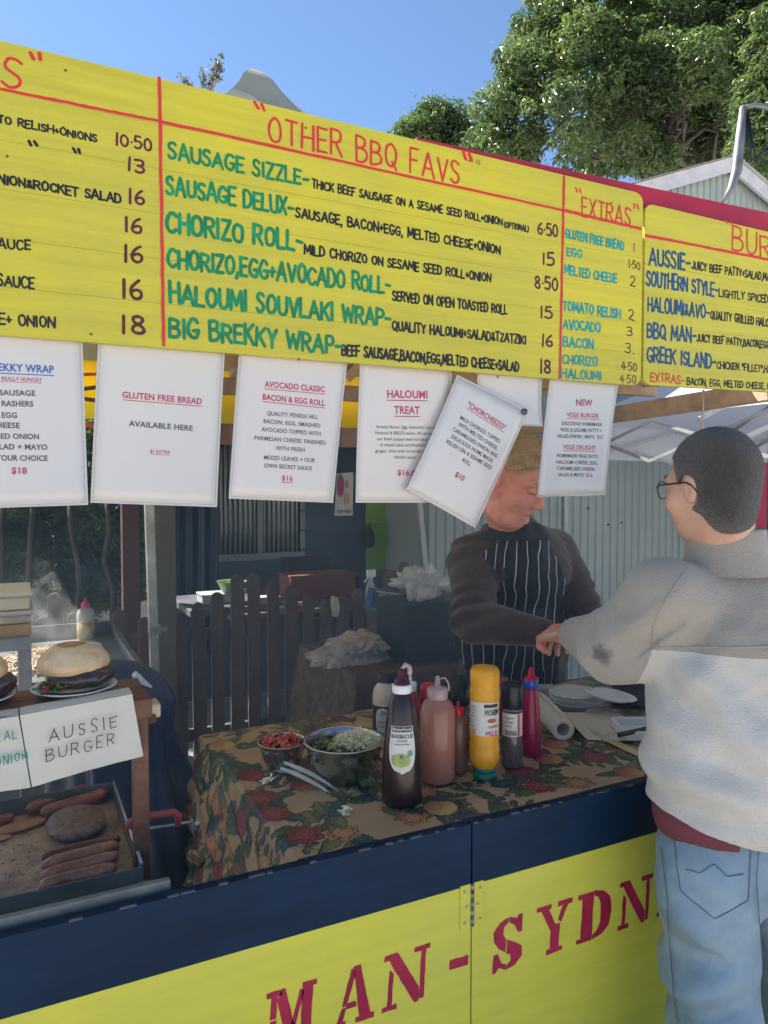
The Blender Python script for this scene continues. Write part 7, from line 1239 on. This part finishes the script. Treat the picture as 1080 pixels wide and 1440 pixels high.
# front hairline fringe of the crop
H_ = Sdf((hc2-Vector((.17, .17, .17)))[:], (hc2+Vector((.17, .17, .17)))[:], .0035); H_.ell(P(0, -.012, .026), (.0785, .101, .0985), ax, .01); H_.cut(nz(f_*.55-u_*.84)[:], P(0, .060, .062)[:]); H_.obj('hair', mh, cus, hd2)
for hx in [c_ for c_ in cus.children if c_.name.startswith('hair')]: blades(hx, 14000, .0055, .00045, lambda p: np.array(nz(-u_*.6+f_*.3)), 5, mh, cus, out=.6)
for g in (-1, 1):
    mb = MB(); c = P(g*.031, .082, 0); mb.lathe(c, [(0, -.0118), (.006, -.0102), (.0102, -.006), (.0118, 0), (.0102, .006), (.006, .0102), (0, .0118)], 14, axis=f_); e_ = mb.build('eye', mat('eye_white', (.6, .57, .53), .2), cus); mb = MB(); mb.lathe(c+f_*.0108, [(0, .0012), (.005, .0006), (.005, -.001)], 14, axis=f_); mb.build('iris', mat('iris', (.06, .035, .02), .15), e_)
    mb = MB(); mb.tube([P(g*.014, .096, .020), P(g*.032, .096, .026), P(g*.050, .083, .020)], [.0018, .0035, .0018], 6); mb.build('eyebrow', mh, cus)
# glasses
gl_ = thing('glasses', P(0, .10, -.002), 'thin dark-rimmed glasses worn by the customer', 'glasses'); M_fr = mat('frame_dark', (.02, .02, .025), .25, .3)
for g in (-1, 1):
    c = P(g*.034, .107, -.006); ring = [c+s_*(.026*math.cos(a))+u_*(.020*math.sin(a))-f_*(.010*abs(math.cos(a))*(1 if g*math.cos(a) > 0 else 0)) for a in np.linspace(0, 2*PI, 25)]
    MB().tube(ring, .0014, 6).build('rim', M_fr, gl_); mb = MB(); mb.add([p+Vector((0, 0, 0)) for p in ring[:-1]], [tuple(range(24))]); mb.build('lens', mat('lens', (.75, .8, .82), .03, alpha=.28, spec=1), gl_)
    MB().tube([P(g*.060, .100, .001), P(g*.083, .070, .004), P(g*.087, .0, .004), P(g*.084, -.014, -.004), P(g*.080, -.026, -.022)], [.0016, .0022, .0020, .0018, .0014], 6).build('temple', M_fr, gl_)
MB().tube([P(-.009, .109, -.002), P(0, .112, .002), P(.009, .109, -.002)], .0013, 6).build('bridge', M_fr, gl_)
# fleece
def fleece(n, c, c2=None):
    m = mat(n, c, .95, noise=(7, .08), bump=(240, .65, .006), sheen=.35); return m
M_f1 = fleece('fleece_taupe', (.335, .30, .26)); M_f2 = fleece('fleece_light', (.58, .55, .505))
tz = lambda py: D_(1035, py, 1.62).z
def tor2(S):
    S.ell(D_(1038, 865, 1.67), (.178, .112, .125), [RT, FWH, Zv], .04).ell(D_(1040, 950, 1.65), (.195, .150, .19), [RT, FWH, Zv], .04).ell(D_(1040, 1060, 1.62), (.200, .158, .17), [RT, FWH, Zv], .05).ell(D_(1042, 1120, 1.62), (.188, .150, .10), [RT, FWH, Zv], .04)
    S.cone(nk2.lerp(sL, .2)-Zv*.078, sL+RT*.01-Zv*.004, .060, .070, .04).cone(nk2.lerp(sR, .2)-Zv*.078, sR-RT*.02-Zv*.014, .062, .072, .03)
J = Sdf((hp2.x-.5, hp2.y-.4, .84), (hp2.x+.4, hp2.y+.75, 1.56), .0058); tor2(J); J.cone(sL, eL, .074, .080, .045).cone(eL, wL, .080, .048, .03).cone(wL-nz(wL-eL)*.03, wL+nz(wL-eL)*.005, .044, .040, .010); J.cut(nz(-RT*.30-Zv)[:], D_(1000, 1148, 1.62)[:]); J.ell(nk2+Zv*.04, (.066, .066, .07), k=.01, sub=True)
fl = J.obj('fleece_body', [M_f2, M_f1], cus, folds(.010, 9, 21, [(D_(925, 895, 1.6), .10, nz(RT-Zv*.8), 75), (D_(960, 1110, 1.55), .16, (0, 0, 1), 55), (eL, .10, nz(wL-sL), 70), (D_(1000, 1000, 1.52), .14, nz(RT*.8+Zv), 45)]))
# upper and lower cloth: split along the seam by the shader height, edge kept crisp
m = M_f2; t = m.node_tree; b_ = t.nodes['Principled BSDF']; tc = t.nodes.new('ShaderNodeTexCoord'); sx = t.nodes.new('ShaderNodeSeparateXYZ'); t.links.new(tc.outputs['Object'], sx.inputs[0]); zs = tz(909); old = b_.inputs['Base Color'].links[0].from_socket; mx = t.nodes.new('ShaderNodeMix'); mx.data_type = 'RGBA'; mx.inputs[7].default_value = (.335, .30, .26, 1); t.links.new(old, mx.inputs[6]); dr2 = t.nodes.new('ShaderNodeVectorMath'); dr2.operation = 'DOT_PRODUCT'; dr2.inputs[1].default_value = RT[:]; t.links.new(tc.outputs['Object'], dr2.inputs[0]); r0_ = (D_(911, 930, 1.60)-Vector(cus.location)).dot(RT); t.links.new(mth('MAXIMUM', mth('GREATER_THAN', sx.outputs[2], zs), mth('LESS_THAN', mth('MULTIPLY_ADD', sx.outputs[2], -.12, dr2.outputs['Value']), r0_-.12*1.22)), mx.inputs[0]); t.links.new(mx.outputs[2], b_.inputs['Base Color'])
bvf = bvh_of(fl); seam(bvf, [(925, 909), (960, 910), (1000, 910), (1040, 910), (1090, 909)], .0022, 'seam', M_f1, cus, .0)
seam(bvf, [(915, 906), (919, 880), (929, 855), (944, 830), (962, 806), (972, 792)], .0016, 'seam', M_f1, cus, .0)
for (nm, a, b, c, rr_) in (('sleeve', sR, eR, wR, (.080, .080, .050)),):
    lo = [min(a[i], b[i], c[i])-.14 for i in range(3)]; hi = [max(a[i], b[i], c[i])+.14 for i in range(3)]; S2 = Sdf(lo, hi, .0055); S2.cone(a, b, rr_[0], rr_[1], .03).cone(b, c, rr_[1]*.98, rr_[2], .035); w_ = nz(c-b); S2.cone(c-w_*.03, c+w_*.005, .044, .040, .010)
    so_ = S2.obj(nm, M_f1, cus, folds(.008, 13, 31, [(b, .12, nz(c-a), 60), (a, .10, nz(b-a), 55)]))
# dark smudge on the near sleeve
m = M_f2; t = m.node_tree; b_ = t.nodes['Principled BSDF']; tc = t.nodes.new('ShaderNodeTexCoord'); ctr = cast(bvf, 843, 921, 0)
if ctr is not None:
    ctr = ctr-wloc(cus); vm = t.nodes.new('ShaderNodeVectorMath'); vm.operation = 'SUBTRACT'; t.links.new(tc.outputs['Object'], vm.inputs[0]); vm.inputs[1].default_value = ctr[:]; v2 = t.nodes.new('ShaderNodeVectorMath'); v2.operation = 'LENGTH'; t.links.new(vm.outputs[0], v2.inputs[0]); n3 = t.nodes.new('ShaderNodeTexNoise'); n3.inputs['Scale'].default_value = 45; t.links.new(tc.outputs['Object'], n3.inputs['Vector'])
    dd = mth('MULTIPLY_ADD', n3.outputs[0], .05, v2.outputs['Value']); mr = t.nodes.new('ShaderNodeMapRange'); mr.inputs[1].default_value = .036; mr.inputs[2].default_value = .056; mr.inputs[3].default_value = .85; mr.inputs[4].default_value = 0; t.links.new(dd, mr.inputs[0])
    old = b_.inputs['Base Color'].links[0].from_socket; mx = t.nodes.new('ShaderNodeMix'); mx.data_type = 'RGBA'; mx.inputs[7].default_value = (.07, .068, .066, 1); t.links.new(old, mx.inputs[6]); t.links.new(mr.outputs[0], mx.inputs[0]); t.links.new(mx.outputs[2], b_.inputs['Base Color'])
# stand collar
mb = MB(); cn = nk2+Zv*.002+RT*.008; n_ = 40; vs = []; lean = nz(fc+Zv*0)
for i in range(n_):
    a = 2*PI*i/n_; dv = RT*math.cos(a)+FWH*math.sin(a)
    for (r, z_) in ((.104, -.060), (.090, -.030), (.082, .006), (.080, .034), (.076, .040), (.071, .034), (.071, -.02)): vs.append(cn+dv*r*(1+.02*math.sin(3*a))+Zv*z_)
mb.add(vs, [(7*i+j, 7*i+j+1, 7*((i+1) % n_)+j+1, 7*((i+1) % n_)+j) for i in range(n_) for j in range(6)], True); mb.build('collar', M_f1, cus)
# shirt hem and jeans
T_ = Sdf((hp2.x-.35, hp2.y-.3, .80), (hp2.x+.35, hp2.y+.3, 1.0), .006); T_.ell(D_(1040, 1130, 1.62), (.182, .142, .20), [RT, FWH, Zv], .03); T_.cut(nz(RT*.12-Zv)[:], D_(960, 1170, 1.6)[:]); T_.cut((0, 0, 1), (0, 0, .98)); T_.cut(nz(RT)[:], D_(1006, 1150, 1.6)[:]); T_.obj('shirt_hem', mat('shirt_maroon', (.17, .045, .06), .85, noise=(8, .2)), cus, folds(.003, 25, 2))
M_jn = mat('denim', (.19, .275, .355), .85, noise=(6, .28), col2=(.33, .425, .50), bump=(350, .35, .004)); T_ = Sdf((hp2.x-.36, hp2.y-.32, .02), (hp2.x+.40, hp2.y+.34, 1.02), .0058)
T_.ell(D_(1045, 1190, 1.63), (.176, .138, .13), [RT, FWH, Zv], .03).ell(D_(992, 1235, 1.585), (.098, .105, .12), [RT, FWH, Zv], .03).ell(D_(1102, 1235, 1.63), (.098, .105, .12), [RT, FWH, Zv], .03)
for (a, b) in ((D_(994, 1235, 1.60), D_(1005, 1430, 1.60)), (D_(1106, 1235, 1.66), D_(1128, 1430, 1.72))): c = Vector((b.x+RT.x*.015, b.y+RT.y*.015, .07)); T_.cone(a, b, .103, .090, .015).cone(b, c, .090, .078, .02)
T_.cut((0, 0, 1), (0, 0, D_(1040, 1140, 1.6).z))
jn = T_.obj('jeans', M_jn, cus, folds(.012, 13, 41, [(D_(1000, 1400, 1.55), .16, (0, 0, 1), 50), (D_(965, 1300, 1.55), .10, nz(RT+Zv), 60), (D_(1060, 1290, 1.6), .10, nz(RT-Zv), 70)]))
bj = bvh_of(jn); M_dp = mat('denim_pocket', (.18, .265, .345), .85, noise=(6, .28), col2=(.315, .41, .485), bump=(350, .35, .004)); M_st = mat('stitch_dark', (.09, .14, .21), .8)
surf_patch(bj, ((948, 1168), (1056, 1180), (1050, 1264), (958, 1252)), .0035, 'pocket', M_dp, cus); surf_patch(bj, ((958, 1252), (1050, 1264), (1006, 1290), (1000, 1289)), .0035, 'pocket', M_dp, cus)
for ln in ([(948, 1168), (1056, 1180), (1050, 1264), (1004, 1291), (958, 1252), (948, 1168)], [(955, 1176), (1050, 1187)], [(966, 1222), (985, 1228), (1004, 1216), (1022, 1232), (1044, 1229)], [(932, 1192), (940, 1260), (944, 1330), (950, 1400), (955, 1438)], [(1068, 1180), (1062, 1240), (1066, 1300)]): seam(bj, ln, .0009, 'seam', M_st, cus, .0045)
shoes(cus, [(D_(1004, 1430, 1.60).x+RT.x*.015, D_(1004, 1430, 1.60).y+RT.y*.015, 0), (D_(1126, 1430, 1.72).x+RT.x*.015, D_(1126, 1430, 1.72).y+RT.y*.015, 0)], FWH, mat('shoe_white', (.5, .5, .48), .6))
# folded note passed between the hands
c = D_(776, 889, 2.15); mb = MB(); mb.grid(lambda u, v: c+RT*((u-.5)*.05)+nz(FWH+Zv*.3)*((v-.5)*.07)+Zv*(.004*math.sin(u*6)), 6, 4); tag(mb.build('banknote', mat('note', (.30, .22, .20), .7, noise=(60, .3)), loc=c), 'small folded banknote passed between the two hands', 'banknote')

# ================================================================ cooking smoke and an added veil in the stall
def smoke(name, a, b, dens, label, plume=None):
    m = bpy.data.materials.new(name); m.use_nodes = True; t = m.node_tree; t.nodes.remove(t.nodes['Principled BSDF']); v = t.nodes.new('ShaderNodeVolumePrincipled'); v.inputs['Color'].default_value = (.88, .90, .90, 1); v.inputs['Density'].default_value = dens; v.inputs['Anisotropy'].default_value = .1
    t.links.new(v.outputs[0], t.nodes['Material Output'].inputs['Volume'])
    if plume:
        tc = t.nodes.new('ShaderNodeTexCoord'); n = t.nodes.new('ShaderNodeTexNoise'); n.inputs['Scale'].default_value = 7; n.inputs['Detail'].default_value = 4; n.inputs['Distortion'].default_value = 1.2; t.links.new(tc.outputs['Object'], n.inputs['Vector']); r = t.nodes.new('ShaderNodeMapRange'); r.inputs[1].default_value = .5; r.inputs[2].default_value = .75; r.inputs[4].default_value = plume; t.links.new(n.outputs[0], r.inputs[0]); t.links.new(r.outputs[0], v.inputs['Density'])
    o = MB().box(a, b).build(name, m, loc=tuple((a[i]+b[i])/2 for i in range(3))); return tag(o, label, 'smoke', kind='stuff')
smoke('smoke_plume', (.06, 1.85, .965), (.36, 2.2, 1.30), 0, 'pale smoke wisps rising from the rear hotplate', plume=2.5)
smoke('smoke', (-1.5, .045, .3), (1.9, 1.62, 1.95), .19, 'thin cooking smoke over the hotplates, spread as a veil to lighten the stall interior')  # griddle smoke widened and thickened to lift the dark interior
